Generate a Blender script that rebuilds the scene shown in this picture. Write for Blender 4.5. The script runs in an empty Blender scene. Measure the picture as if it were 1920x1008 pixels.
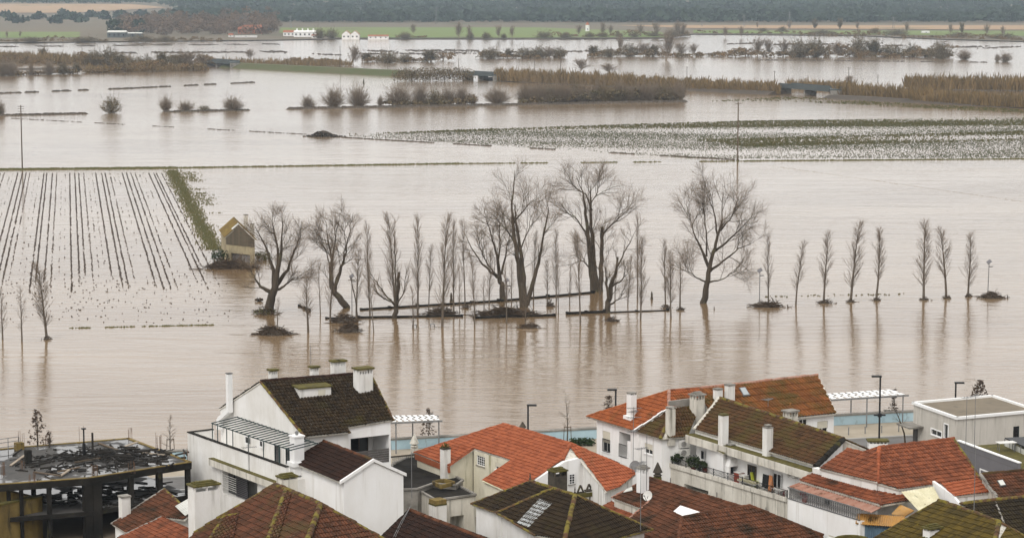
import bpy, math, random
import numpy as np
random.seed(7); RNG = np.random.default_rng(7)
SC = bpy.context.scene
COL = SC.collection
# ------------------------------------------------------------------ camera
F = 4300.0; CX = 960.0; CY = 504.0; HC = 42.0          # pixels of the 1920 px wide photograph, metres above the water
PITCH = math.atan(526 / 4300)
cam = bpy.data.cameras.new('camera'); cam_o = bpy.data.objects.new('camera', cam); COL.objects.link(cam_o)
cam.sensor_width = 36; cam.lens = 36 * F / 1920; cam.clip_start = 1; cam.clip_end = 40000
cam_o.location = (0, 0, HC); cam_o.rotation_euler = (math.pi / 2 - PITCH, 0, 0)
SC.camera = cam_o
# ------------------------------------------------------------------ overcast sky
SUN_EL, SUN_AZ = 48, 205       # degrees; azimuth clockwise from +Y
w = bpy.data.worlds.new('World'); SC.world = w; w.use_nodes = True
nt = w.node_tree; nt.nodes.clear()
sky = nt.nodes.new('ShaderNodeTexSky'); sky.sky_type = 'NISHITA'; sky.sun_disc = False
sky.sun_elevation = math.radians(SUN_EL); sky.sun_rotation = math.radians(SUN_AZ)
sky.dust_density = 5.0; sky.air_density = 1.0; sky.ozone_density = 1.0
hs = nt.nodes.new('ShaderNodeHueSaturation'); hs.inputs['Saturation'].default_value = 0.12
mixn = nt.nodes.new('ShaderNodeMix'); mixn.data_type = 'RGBA'; mixn.inputs[0].default_value = 0.72
mixn.inputs['B'].default_value = (9.85, 9.68, 9.5, 1)      # the even grey of a closed cloud cover
bg = nt.nodes.new('ShaderNodeBackground'); bg.inputs['Strength'].default_value = 0.11
wo = nt.nodes.new('ShaderNodeOutputWorld')
nt.links.new(sky.outputs[0], hs.inputs['Color']); nt.links.new(hs.outputs[0], mixn.inputs['A'])
nt.links.new(mixn.outputs['Result'], bg.inputs['Color']); nt.links.new(bg.outputs[0], wo.inputs['Surface'])
sun = bpy.data.lights.new('sun', 'SUN'); sun.energy = 1.0; sun.angle = math.radians(22); sun.color = (1, .96, .9)
sun_o = bpy.data.objects.new('sun', sun); COL.objects.link(sun_o)
_a, _e = math.radians(SUN_AZ), math.radians(SUN_EL)
_sd = np.array([math.sin(_a) * math.cos(_e), math.cos(_a) * math.cos(_e), math.sin(_e)])
from mathutils import Vector
sun_o.rotation_euler = Vector(_sd).to_track_quat('Z', 'Y').to_euler()
vs = SC.view_settings; vs.view_transform = 'Standard'; vs.look = 'None'; vs.exposure = 0.45; vs.gamma = 1.0
vs.use_curve_mapping = False
SC.cycles.use_denoising = True
SC.cycles.max_bounces = 6; SC.cycles.diffuse_bounces = 3; SC.cycles.glossy_bounces = 3; SC.cycles.transparent_max_bounces = 4
SC.cycles.volume_bounces = 0; SC.cycles.caustics_reflective = False; SC.cycles.caustics_refractive = False
# ------------------------------------------------------------------ pixel -> place
_fw = np.array([0, math.cos(PITCH), -math.sin(PITCH)]); _up = np.array([0, math.sin(PITCH), math.cos(PITCH)])
C0 = np.array([0, 0, HC])
def ray(x, y): return _fw + np.array([1., 0, 0]) * (x - CX) / F + _up * (CY - y) / F
def P(x, y, z=0.0):
    d = ray(x, y); return C0 + d * ((z - HC) / d[2])
def depth(p): return float((np.asarray(p) - C0) @ _fw)
def onplane(x, y, pl):
    d = ray(x, y); return C0 + d * (pl[1] @ (pl[0] - C0) / (pl[1] @ d))
def slope_plane(pt, downaz, slope):
    t = math.radians(downaz); s = math.tan(math.radians(slope))
    n = np.array([math.cos(t) * s, math.sin(t) * s, 1.0]); return (np.array(pt, float), n / np.linalg.norm(n))
def plane3(a, b, c):
    n = np.cross(b - a, c - a); n = n / np.linalg.norm(n)
    return (a, n if n[2] > 0 else -n)
def vplane(a, b):
    n = np.array([-(b - a)[1], (b - a)[0], 0.]); return (a, n / np.linalg.norm(n))
def planez(pl, x, y): return pl[0][2] - (pl[1][0] * (x - pl[0][0]) + pl[1][1] * (y - pl[0][1])) / pl[1][2]
def rise(p, ytop):
    "height in metres of something standing at p whose top shows at pixel row ytop"
    d = depth(p); q = C0 + (ray(CX, ytop)) * 1.0
    r = ray(CX, ytop); t = p[1] / r[1]; return HC + r[2] * t - p[2]
TH = math.radians(-57)
E1 = np.array([math.cos(TH), math.sin(TH), 0]); E2 = np.array([-math.sin(TH), math.cos(TH), 0]); UZ = np.array([0, 0, 1.])
# ------------------------------------------------------------------ mesh building
class MB:
    def __init__(s): s.v = []; s.g = []; s.n = 0; s.t = []
    def add(s, v, f, tid=None):
        v = np.asarray(v, float).reshape(-1, 3)
        if isinstance(f, np.ndarray):
            s.g.append(f + s.n); s.t.append(np.full(len(f), RNG.random() if tid is None else 0.) if tid is None or np.isscalar(tid) else tid)
            if np.isscalar(tid) and tid is not None: s.t[-1][:] = tid
        else:
            r = RNG.random() if tid is None else tid
            for q in f:
                s.g.append(np.array([q]) + s.n); s.t.append(np.array([r]))
        s.v.append(v); s.n += len(v)
    def box(s, c, a, b, h, tid=None):
        "box: centre of its base c, half axes a and b (vectors), height vector h"
        c, a, b = (np.asarray(q, float) for q in (c, a, b)); h = np.array([0, 0, h]) if np.isscalar(h) else np.asarray(h, float)
        v = [c - a - b, c + a - b, c + a + b, c - a + b]; v = v + [q + h for q in v]
        s.add(v, np.array([[0, 3, 2, 1], [4, 5, 6, 7], [0, 1, 5, 4], [1, 2, 6, 5], [2, 3, 7, 6], [3, 0, 4, 7]]), tid)
    def bar(s, p, q, r, r2=None, tid=None):
        p = np.asarray(p, float); q = np.asarray(q, float); r2 = r if r2 is None else r2
        d = q - p; L = np.linalg.norm(d)
        if L < 1e-6: return
        d /= L; a = np.cross(d, UZ if abs(d[2]) < .95 else np.array([1., 0, 0])); a /= np.linalg.norm(a); b = np.cross(d, a)
        v = [p - a * r - b * r2, p + a * r - b * r2, p + a * r + b * r2, p - a * r + b * r2]; v = v + [k + q - p for k in v]
        s.add(v, np.array([[0, 3, 2, 1], [4, 5, 6, 7], [0, 1, 5, 4], [1, 2, 6, 5], [2, 3, 7, 6], [3, 0, 4, 7]]), tid)
    def tube(s, pts, rad, sides=6, cap=True, tid=None):
        pts = np.asarray(pts, float); K = len(pts); rad = np.broadcast_to(np.asarray(rad, float), (K,))
        d = np.gradient(pts, axis=0); d /= np.maximum(np.linalg.norm(d, axis=1, keepdims=True), 1e-9)
        ref = UZ if abs(d[0][2]) < .9 else np.array([1., 0, 0])
        a = np.cross(d, ref); a /= np.maximum(np.linalg.norm(a, axis=1, keepdims=True), 1e-9); b = np.cross(d, a)
        an = np.arange(sides) * 2 * math.pi / sides
        v = pts[:, None, :] + rad[:, None, None] * (np.cos(an)[None, :, None] * a[:, None, :] + np.sin(an)[None, :, None] * b[:, None, :])
        i = np.arange(K - 1)[:, None] * sides; j = np.arange(sides)[None, :]; k = (j + 1) % sides
        f = np.stack([i + j, i + k, i + sides + k, i + sides + j], -1).reshape(-1, 4)
        s.add(v.reshape(-1, 3), f, tid)
        if cap:
            s.g.append(np.array([list(range((K - 1) * sides, K * sides))]) + s.n - K * sides); s.t.append(np.array([.5]))
    def prism(s, poly, h, tid=None):
        "polygon extruded by vector h"
        poly = np.asarray(poly, float); n = len(poly); h = np.array([0, 0, h]) if np.isscalar(h) else np.asarray(h, float)
        f = [list(range(n))[::-1], list(range(n, 2 * n))] + [[i, (i + 1) % n, n + (i + 1) % n, n + i] for i in range(n)]
        s.add(np.vstack([poly, poly + h]), f, tid)
    def lathe(s, c, prof, sides=10, tid=None):
        c = np.asarray(c, float); an = np.arange(sides) * 2 * math.pi / sides; K = len(prof)
        v = np.array([[c[0] + r * math.cos(t), c[1] + r * math.sin(t), c[2] + z] for r, z in prof for t in an])
        i = np.arange(K - 1)[:, None] * sides; j = np.arange(sides)[None, :]; k = (j + 1) % sides
        s.add(v, np.stack([i + j, i + k, i + sides + k, i + sides + j], -1).reshape(-1, 4), tid)
        s.g.append(np.array([list(range((K - 1) * sides, K * sides))]) + s.n - K * sides); s.t.append(np.array([.5]))
    def mesh(s, name, origin=(0, 0, 0), smooth=False):
        me = bpy.data.meshes.new(name)
        if not s.v: return me
        v = np.vstack(s.v) - np.asarray(origin, float)
        loops = np.concatenate([g.ravel() for g in s.g]); tot = np.concatenate([np.full(len(g), g.shape[1]) for g in s.g])
        st = np.concatenate([[0], np.cumsum(tot)[:-1]])
        me.vertices.add(len(v)); me.vertices.foreach_set('co', v.ravel().astype(np.float32))
        me.loops.add(len(loops)); me.loops.foreach_set('vertex_index', loops.astype(np.int32))
        me.polygons.add(len(tot)); me.polygons.foreach_set('loop_start', st.astype(np.int32))
        at = me.attributes.new('tid', 'FLOAT', 'FACE'); at.data.foreach_set('value', np.concatenate(s.t).astype(np.float32))
        me.polygons.foreach_set('use_smooth', np.full(len(tot), bool(smooth)))
        me.update(calc_edges=True)
        return me
def link(name, me, m, parent=None, loc=None):
    o = bpy.data.objects.new(name, me); COL.objects.link(o)
    if m is not None and len(me.materials) == 0: me.materials.append(m)
    if parent is not None: o.parent = parent
    if loc is not None: o.location = loc
    return o
def tag(o, label=None, cat=None, group=None, kind=None):
    if label: o['label'] = label
    if cat: o['category'] = cat
    if group: o['group'] = group
    if kind: o['kind'] = kind
    return o
def thing(name, label, cat, loc=(0, 0, 0), group=None):
    o = bpy.data.objects.new(name, None); COL.objects.link(o); o.location = [float(q) for q in loc]; o.empty_display_size = .5
    return tag(o, label, cat, group)
def part(mb, name, m, parent, kind=None, smooth=False):
    "a part of a thing whose Empty sits at parent's place; mb holds world coordinates"
    org = np.zeros(3); q = parent
    while q is not None: org = org + np.array(q.location); q = q.parent
    o = link(name, mb.mesh(name, org, smooth), m, parent)
    if kind: o['kind'] = kind
    return o
def solo(mb, name, m, label=None, cat=None, group=None, kind=None, origin=None, smooth=False):
    "a thing (or piece of the setting) that is one mesh"
    if origin is None: origin = np.zeros(3)
    o = link(name, mb.mesh(name, origin, smooth), m, None, [float(q) for q in origin])
    return tag(o, label, cat, group, kind)
ORD = ['first', 'second', 'third', 'fourth', 'fifth', 'sixth', 'seventh', 'eighth', 'ninth', 'tenth', 'eleventh', 'twelfth', 'thirteenth', 'fourteenth', 'fifteenth', 'sixteenth', 'seventeenth', 'eighteenth', 'nineteenth', 'twentieth']
# ------------------------------------------------------------------ materials
MATS = {}
def rgb(c): return (c[0], c[1], c[2], 1)
def mk(name, c1, c2=None, scale=1.0, rough=.85, stretch=(1, 1, 1), tid=0.0, c3=None, s3=.5, t3=.55, w3=.1, st3=(1, 1, 1), bump=0.0, bscale=8.0, spec=.3, metal=0.0, c4=None, s4=2., t4=.6, st4=(1, 1, 1)):
    "c1/c2 mottled by noise, per-piece variation tid, stains c3 and c4 with a shape of their own"
    m = bpy.data.materials.new(name); m.use_nodes = True; n = m.node_tree; N = n.nodes; L = n.links
    b = N['Principled BSDF']; b.inputs['Roughness'].default_value = rough; b.inputs['Metallic'].default_value = metal
    b.inputs['Specular IOR Level'].default_value = spec
    tc = N.new('ShaderNodeTexCoord')
    def noise(sc, st, det=4):
        mp = N.new('ShaderNodeMapping'); mp.inputs['Scale'].default_value = st; L.new(tc.outputs['Object'], mp.inputs['Vector'])
        q = N.new('ShaderNodeTexNoise'); q.inputs['Scale'].default_value = sc; q.inputs['Detail'].default_value = det; q.inputs['Roughness'].default_value = .62
        L.new(mp.outputs[0], q.inputs['Vector']); return q.outputs['Fac']
    def ramp(fac, lo, hi):
        r = N.new('ShaderNodeMapRange'); r.inputs['From Min'].default_value = lo; r.inputs['From Max'].default_value = hi; L.new(fac, r.inputs['Value']); return r.outputs[0]
    def mix(fac, a, bb):
        q = N.new('ShaderNodeMix'); q.data_type = 'RGBA'
        if hasattr(fac, 'links') or not isinstance(fac, float): L.new(fac, q.inputs[0])
        for s_, val in (('A', a), ('B', bb)):
            if isinstance(val, tuple): q.inputs[s_].default_value = rgb(val)
            else: L.new(val, q.inputs[s_])
        return q.outputs['Result']
    col = c1
    if c2 is not None:
        f = ramp(noise(scale, stretch), .32, .68)
        if tid:
            at = N.new('ShaderNodeAttribute'); at.attribute_name = 'tid'
            q = N.new('ShaderNodeMix'); q.data_type = 'FLOAT'; q.inputs[0].default_value = tid; L.new(f, q.inputs['A']); L.new(at.outputs['Fac'], q.inputs['B']); f = q.outputs['Result']
        col = mix(f, c1, c2)
    if c3 is not None: col = mix(ramp(noise(s3, st3, 6), t3, t3 + w3), col, c3)
    if c4 is not None: col = mix(ramp(noise(s4, st4, 6), t4, t4 + .08), col, c4)
    if isinstance(col, tuple): b.inputs['Base Color'].default_value = rgb(col)
    else: L.new(col, b.inputs['Base Color'])
    if bump:
        bp = N.new('ShaderNodeBump'); bp.inputs['Strength'].default_value = bump; bp.inputs['Distance'].default_value = .05
        L.new(noise(bscale, (1, 1, 1)), bp.inputs['Height']); L.new(bp.outputs[0], b.inputs['Normal'])
    MATS[name] = m; return m
M = MATS
mk('plaster', (.78, .77, .75), (.64, .62, .58), .8, .9, (1, 1, .5), c3=(.34, .32, .28), s3=1.1, t3=.56, w3=.24, st3=(2.2, 2.2, .16), bump=.15)
mk('plaster_clean', (.82, .815, .81), (.74, .725, .70), .6, .85, (1, 1, .4), c3=(.50, .47, .42), s3=1.0, t3=.56, w3=.25, st3=(2.4, 2.4, .14), bump=.12, c4=(.50, .47, .42), s4=.5, t4=.68)
mk('plaster_dirty', (.66, .63, .56), (.47, .44, .38), .9, .95, (1, 1, .4), c3=(.16, .15, .12), s3=1.3, t3=.52, w3=.22, st3=(2.5, 2.5, .2), bump=.3, c4=(.33, .30, .12), s4=.9, t4=.66, st4=(2, 2, .4))
mk('plaster_cream', (.70, .66, .54), (.58, .54, .42), .8, .92, (1, 1, .6), c3=(.30, .28, .17), s3=1.0, t3=.56, w3=.2, st3=(1.8, 1.8, .3), bump=.2)
mk('plaster_grey', (.56, .53, .48), (.46, .435, .39), .7, .95, (1, 1, .4), c3=(.26, .245, .21), s3=1.2, t3=.54, w3=.2, st3=(3, 3, .15), bump=.2)
mk('paint_grey', (.17, .165, .175), (.14, .135, .145), .6, .8, c3=(.07, .07, .07), s3=.8, t3=.64, st3=(3, 3, .12))
mk('concrete_dark', (.012, .011, .010), (.030, .027, .023), .6, .95, c3=(.055, .050, .018), s3=.9, t3=.62, w3=.1, bump=.4, spec=.08)
mk('concrete', (.30, .28, .25), (.17, .16, .14), .9, .95, c3=(.07, .065, .055), s3=.7, t3=.52, w3=.2, bump=.35)
mk('concrete_yellow', (.24, .17, .05), (.12, .085, .03), .7, .95, (1, 1, .5), c3=(.035, .03, .02), s3=.8, t3=.55, w3=.12, st3=(1.6, 1.6, .3), bump=.4)
mk('moss', (.125, .105, .022), (.058, .050, .016), 2.5, .98, bump=.8, bscale=14, c3=(.05, .045, .03), s3=1.4, t3=.6)
mk('black_iron', (.012, .012, .013), rough=.5)
mk('iron_grey', (.20, .20, .20), (.13, .13, .13), 2., .6)
mk('rust', (.16, .085, .045), (.09, .05, .03), 4, .9)
mk('white_paint', (.80, .80, .79), rough=.5)
mk('trim_green', (.025, .045, .045), rough=.5)
mk('glass_dark', (.012, .013, .015), rough=.08, spec=.6)
mk('shutter', (.62, .58, .48), (.55, .52, .43), 3, .7)
mk('ac_white', (.66, .65, .62), (.55, .54, .50), 2, .6)
mk('blue_wall', (.42, .56, .62), (.33, .47, .54), .7, .85, c3=(.25, .31, .33), s3=1.2, t3=.6, st3=(1.5, 1.5, .4))
mk('paving', (.38, .33, .26), (.28, .24, .18), .35, .95, c3=(.16, .15, .10), s3=.25, t3=.6, bump=.2)
mk('asphalt', (.16, .155, .15), (.12, .115, .11), .5, .9)
mk('kerb', (.30, .29, .27), rough=.9)
mk('line_paint', (.6, .6, .58), rough=.8)
mk('roof_felt', (.20, .165, .12), (.155, .13, .095), .6, .95, c3=(.12, .105, .08), s3=.5, t3=.58)
mk('earth', (.13, .10, .07), (.09, .07, .05), .2, .95)
mk('wood_old', (.12, .085, .055), (.06, .045, .03), 2.2, .9, (1, 1, 4), tid=.6)
mk('wood_pale', (.38, .32, .25), (.26, .21, .16), 2.2, .9, tid=.5)
mk('charred', (.010, .009, .008), (.032, .027, .022), 2.0, .8, tid=.8)
mk('stone_dark', (.075, .062, .045), (.035, .03, .025), 2, .95, c3=(.15, .13, .03), s3=1.5, t3=.62)
mk('plank_grey', (.11, .10, .095), (.07, .065, .06), 2, .7)
mk('corr_yellow', (.55, .30, .07), (.42, .26, .12), 1.2, .6, c3=(.16, .09, .03), s3=1.0, t3=.58)
mk('corr_cream', (.66, .62, .46), (.50, .46, .30), 1.5, .75, c3=(.11, .10, .05), s3=2.0, t3=.62, st3=(1, 1, 1))
mk('corr_blue', (.16, .24, .31), (.11, .16, .21), 1.5, .6)
mk('corr_rust', (.27, .115, .07), (.36, .22, .17), 1.4, .75, (1, 1, 1), tid=.5, c3=(.13, .055, .03), s3=1.2, t3=.56)
mk('corr_white', (.62, .62, .58), (.42, .42, .38), 1.2, .6)
mk('hedge', (.03, .055, .015), (.015, .03, .01), 3, .95, tid=.6)
mk('plant', (.035, .05, .018), (.02, .03, .012), 3, .95, tid=.6)
mk('dead_leaf', (.10, .065, .045), (.055, .04, .03), 2, .95, tid=.8)
mk('flower_red', (.35, .02, .04), (.22, .015, .03), 3, .8, tid=.5)
mk('cloth_black', (.012, .012, .013), rough=.8)
mk('cloth_orange', (.52, .22, .09), rough=.9)
mk('plastic_green', (.42, .45, .05), rough=.5)
mk('plastic_red', (.24, .05, .03), rough=.6)
mk('cloth_pink', (.55, .16, .19), rough=.9)
mk('cushion', (.60, .56, .38), (.48, .44, .30), 5, .9, (6, 1, 1))
def tile_mat(name, a, b, lichen, moss, lt=.6, mt=.62, rough=.85):
    return mk(name, a, b, 1.1, rough, tid=.62, c3=lichen, s3=.45, t3=lt, w3=.16, c4=moss, s4=1.7, t4=mt, spec=.12)
tile_mat('tile_black', (.013, .009, .006), (.040, .026, .013), (.042, .033, .011), (.085, .075, .024), .55, .68)
tile_mat('tile_darkred', (.036, .016, .010), (.014, .008, .006), (.015, .010, .007), (.07, .05, .03), .6, .76)
tile_mat('tile_brown', (.130, .050, .026), (.042, .022, .013), (.070, .050, .020), (.20, .155, .10), .52, .68)
tile_mat('tile_redbrown', (.145, .056, .028), (.050, .022, .012), (.030, .019, .011), (.16, .085, .045), .50, .70)
tile_mat('tile_orange', (.37, .112, .050), (.20, .056, .026), (.20, .075, .036), (.46, .19, .095), .58, .70)
tile_mat('tile_orange_old', (.33, .10, .035), (.18, .052, .020), (.13, .058, .020), (.11, .075, .03), .53, .72)
tile_mat('tile_rustic', (.215, .078, .022), (.095, .036, .013), (.075, .048, .013), (.25, .11, .032), .47, .66)
tile_mat('tile_olive', (.100, .050, .021), (.036, .021, .011), (.070, .052, .016), (.14, .095, .045), .48, .68)
tile_mat('tile_clay', (.265, .086, .040), (.10, .034, .018), (.042, .024, .015), (.38, .165, .09), .54, .68)
tile_mat('tile_moss', (.115, .080, .015), (.042, .031, .010), (.036, .028, .011), (.18, .135, .02), .54, .64)
tile_mat('tile_mossdark', (.036, .026, .012), (.013, .010, .008), (.060, .047, .014), (.11, .09, .045), .54, .70)
mk('cap_moss', (.115, .055, .025), (.055, .035, .02), 1.5, .95, tid=.6, c3=(.16, .13, .022), s3=1.6, t3=.46, w3=.12, c4=(.05, .045, .02), s4=3.0, t4=.58, bump=.5, bscale=12)
# ------------------------------------------------------------------ roofs, walls, windows, chimneys
def uvframe(pl):
    n = pl[1]; v = np.array([n[0], n[1], 0.]); v = v - n * (v @ n); v /= np.linalg.norm(v); u = np.cross(v, n)
    return u, v, n
def ccw(poly2):
    a = 0
    for i in range(len(poly2)): p, q = poly2[i], poly2[(i + 1) % len(poly2)]; a += p[0] * q[1] - q[0] * p[1]
    return a > 0
def clip_halfplane(poly, p, nrm):
    out = []; d = [(q[:2] - p) @ nrm for q in poly]
    for i in range(len(poly)):
        j = (i + 1) % len(poly)
        if d[i] >= 0: out.append(poly[i])
        if (d[i] >= 0) != (d[j] >= 0): out.append(poly[i] + (poly[j] - poly[i]) * (d[i] / (d[i] - d[j])))
    return out
def tile_mesh(mb, polys, pl, w=.23, l=.38, amp=.075, lift=.055, turn=0.0):
    "interlocking clay tiles: a hump per tile, every course stepping over the next, trimmed to the convex outlines"
    u, v, n = uvframe(pl)
    if turn: c, s = math.cos(turn), math.sin(turn); u, v = u * c + v * s, v * c - u * s
    xs = np.array([0, .22, .52, .82, 1.]); hs_ = np.array([0, .85, 1, .85, 0]) * amp
    for poly in polys:
        q = np.array([[(p - pl[0]) @ u, (p - pl[0]) @ v] for p in poly])
        if not ccw(q): q = q[::-1]
        i0, i1 = math.floor(q[:, 0].min() / w) - 1, math.ceil(q[:, 0].max() / w) + 1
        j0, j1 = math.floor(q[:, 1].min() / l) - 1, math.ceil(q[:, 1].max() / l) + 1
        I, J = np.meshgrid(np.arange(i0, i1), np.arange(j0, j1)); I = I.ravel(); J = J.ravel()
        cx = np.stack([I * w, (I + 1) * w, (I + 1) * w, I * w], 1); cy = np.stack([J * l, J * l, (J + 1) * l + .03, (J + 1) * l + .03], 1)
        inside = np.ones(len(I), bool); outside = np.zeros(len(I), bool); half = []
        for k in range(len(q)):
            a, b = q[k], q[(k + 1) % len(q)]; nr = np.array([-(b - a)[1], (b - a)[0]]); nr /= np.linalg.norm(nr); half.append((a, nr))
            d = (cx - a[0]) * nr[0] + (cy - a[1]) * nr[1]
            inside &= (d >= 0).all(1); outside |= (d < 0).all(1)
        keep = ~outside
        def verts(I_, J_):
            N_ = len(I_); jz = RNG.normal(0, .006, (N_, 1)); sl = RNG.normal(0, .012, (N_, 1))
            x = (I_[:, None] + xs) * w
            top = np.stack([x, np.repeat(J_[:, None] * l, 5, 1), np.repeat(hs_[None], N_, 0) + jz], -1)
            bot = np.stack([x, np.repeat((J_[:, None] + 1) * l + .03, 5, 1) + sl, np.repeat(hs_[None] + lift, N_, 0) + jz], -1)
            lip = bot.copy(); lip[..., 2] -= lift + .01
            return np.stack([top, bot, lip], 1)      # N,3,5,3
        fb = np.array([[r * 5 + c, r * 5 + c + 1, (r + 1) * 5 + c + 1, (r + 1) * 5 + c] for r in (0, 1) for c in range(4)])
        k = inside & keep
        if k.any():
            V = verts(I[k], J[k]).reshape(-1, 3); nt_ = k.sum(); f = (np.arange(nt_)[:, None, None] * 15 + fb[None]).reshape(-1, 4)
            t = np.repeat(RNG.random(nt_), 8)
            mb.add(pl[0] + V[:, :1] * u + V[:, 1:2] * v + V[:, 2:] * n, f, t)
        k = keep & ~inside
        if k.any():
            V = verts(I[k], J[k]).reshape(-1, 15, 3)
            for tv in V:
                r = RNG.random()
                for f in fb:
                    g = [tv[c] for c in f]
                    for a, nr in half:
                        g = clip_halfplane(g, a, nr)
                        if len(g) < 3: break
                    if len(g) >= 3:
                        g = np.array(g); mb.add(pl[0] + g[:, :1] * u + g[:, 1:2] * v + g[:, 2:] * n, [list(range(len(g)))], r)
def deck(mb, poly, n, t=.10, off=.02):
    poly = np.array(poly); mb.prism(poly - n * off, -n * t)
def roof(house, polys, pl, m, name='roof', deckm='plaster_dirty', **kw):
    mb = MB(); tile_mesh(mb, polys, pl, **kw); o = part(mb, name, M[m], house, kind='stuff')
    d = MB()
    for p in polys: deck(d, p, pl[1])
    part(d, 'roof_deck', M[deckm], o)
    return o
def caps(parent, a, b, m, r=.13, l=.42, name='ridge_tiles', drop=0.0, ends=True):
    "a row of overlapping half-round ridge tiles from a to b"
    mb = MB(); a = np.asarray(a, float); b = np.asarray(b, float); L = np.linalg.norm(b - a); d = (b - a) / L; s = np.cross(d, UZ); s /= np.linalg.norm(s); up = np.cross(s, d)
    n = max(1, round(L / l)); an = np.linspace(0, math.pi, 6)
    for i in range(n):
        p = a + d * (L * i / n) + up * (.02 + RNG.normal(0, .012)) + s * RNG.normal(0, .012); q = p + d * (L / n + .05)
        r0, r1 = r, r * 1.16
        v = [p + s * r0 * math.cos(t) + up * (r0 * math.sin(t) - drop) for t in an] + [q + s * r1 * math.cos(t) + up * (r1 * math.sin(t) - drop) for t in an]
        f = [[k, k + 1, k + 7, k + 6] for k in range(5)] + [list(range(6, 12)), list(range(0, 6))[::-1]]
        mb.add(v, f, RNG.random())
    return part(mb, name, M[m], parent, kind='stuff')
class Panel:
    "one upright wall face: foot p0 -> p1 (outside on the right hand seen from above)"
    def __init__(s, p0, p1, out): s.p0 = np.array([p0[0], p0[1], 0.]); d = np.array([p1[0] - p0[0], p1[1] - p0[1], 0.]); s.L = np.linalg.norm(d); s.u = d / s.L; s.n = out; s.pl = (s.p0, out)
    def uz(s, x, y): q = onplane(x, y, s.pl); return float((q - s.p0) @ s.u), float(q[2])
    def at(s, u, z, o=0.0): return s.p0 + s.u * u + UZ * z + s.n * o
def wall_face(mb, pa, zb, za, zc, holes):
    "outer face with recessed openings (u0,u1,z0,z1,depth)"
    L = pa.L; zm = min(za, zc)
    us = sorted({0., L} | {h[0] for h in holes} | {h[1] for h in holes}); zs = sorted({zb, zm} | {h[2] for h in holes} | {h[3] for h in holes})
    for i in range(len(us) - 1):
        for j in range(len(zs) - 1):
            uc, zc_ = (us[i] + us[i + 1]) / 2, (zs[j] + zs[j + 1]) / 2
            if any(h[0] < uc < h[1] and h[2] < zc_ < h[3] for h in holes): continue
            mb.add([pa.at(us[i], zs[j]), pa.at(us[i + 1], zs[j]), pa.at(us[i + 1], zs[j + 1]), pa.at(us[i], zs[j + 1])], [[0, 1, 2, 3]], .5)
    if abs(za - zc) > 1e-4:
        top = [pa.at(0, zm), pa.at(L, zm)] + ([pa.at(L, zc)] if zc > zm else []) + ([pa.at(0, za)] if za > zm else [])
        mb.add(top, [list(range(len(top)))], .5)
    for u0, u1, z0, z1, dp in holes:
        a = [pa.at(u0, z0), pa.at(u1, z0), pa.at(u1, z1), pa.at(u0, z1)]; b = [q - pa.n * dp for q in a]
        mb.add(a + b, [[0, 1, 5, 4], [1, 2, 6, 5], [2, 3, 7, 6], [3, 0, 4, 7], [4, 5, 6, 7]], .5)
def window(house, pa, r, kind, dp):
    u0, u1, z0, z1 = r; w_, h_ = u1 - u0, z1 - z0; c = -dp + .05; fr = MB(); t = .05
    if kind in ('open', 'loggia'): return
    def rect(mb, a, b, zz0, zz1, o, th=.03): mb.prism([pa.at(a, zz0, o), pa.at(b, zz0, o), pa.at(b, zz1, o), pa.at(a, zz1, o)], pa.n * th)
    wobj = None
    frm = 'trim_green' if kind == 'door' else 'white_paint'
    if kind == 'brown' : frm = 'wood_old'
    rect(fr, u0, u0 + t, z0, z1, c); rect(fr, u1 - t, u1, z0, z1, c); rect(fr, u0 + t, u1 - t, z0, z0 + t, c); rect(fr, u0 + t, u1 - t, z1 - t, z1, c)
    nm = 'door' if kind in ('door', 'brown') else 'window'
    if kind == 'grid':
        nc = 4 if w_ > .8 else 2
        for k in range(1, nc): rect(fr, u0 + w_ * k / nc - .012, u0 + w_ * k / nc + .012, z0 + t, z1 - t, c, .025)
        for k in range(1, 4): rect(fr, u0 + t, u1 - t, z0 + h_ * k / 4 - .012, z0 + h_ * k / 4 + .012, c + .004, .025)
    elif w_ > .7: rect(fr, (u0 + u1) / 2 - .025, (u0 + u1) / 2 + .025, z0 + t, z1 - t, c + .003, .03)
    wobj = part(fr, nm, M[frm], house)
    g = MB(); rect(g, u0 + .01, u1 - .01, z0 + .01, z1 - .01, -dp + .015, .02); part(g, 'pane', M['glass_dark'], wobj)
    if kind == 'shutter':
        s = MB(); zt = z0 + h_ * .45; k = 0
        while zt < z1 - .02:
            rect(s, u0 + .03, u1 - .03, zt, min(zt + .075, z1 - .01), -dp + .10 + .006 * (k % 2), .02); zt += .08; k += 1
        part(s, 'shutter', M['shutter'], wobj)
    if nm == 'window':
        s = MB(); s.prism([pa.at(u0 - .06, z0 - .06, -.02), pa.at(u1 + .06, z0 - .06, -.02), pa.at(u1 + .06, z0 - .003, -.02), pa.at(u0 - .06, z0 - .003, -.02)], pa.n * .09)
        part(s, 'sill', M['concrete'] if kind == 'grid' else M['white_paint'], wobj)
    return wobj
def inset_poly(p2, ins):
    "plan polygon (counter-clockwise) with every edge moved inwards by its own amount"
    n = len(p2); ls = []
    for i in range(n):
        a, b = p2[i], p2[(i + 1) % n]; d = (b - a) / np.linalg.norm(b - a); nr = np.array([-d[1], d[0]]); ls.append((a + nr * ins[i], d))
    out = []
    for i in range(n):
        (a, d), (b, e) = ls[i - 1], ls[i]; den = d[0] * e[1] - d[1] * e[0]
        if abs(den) < .12: out.append((b + a + d * ((b - a) @ d)) / 2); continue
        t = ((b - a)[0] * e[1] - (b - a)[1] * e[0]) / den; out.append(a + d * t)
    return out
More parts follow.
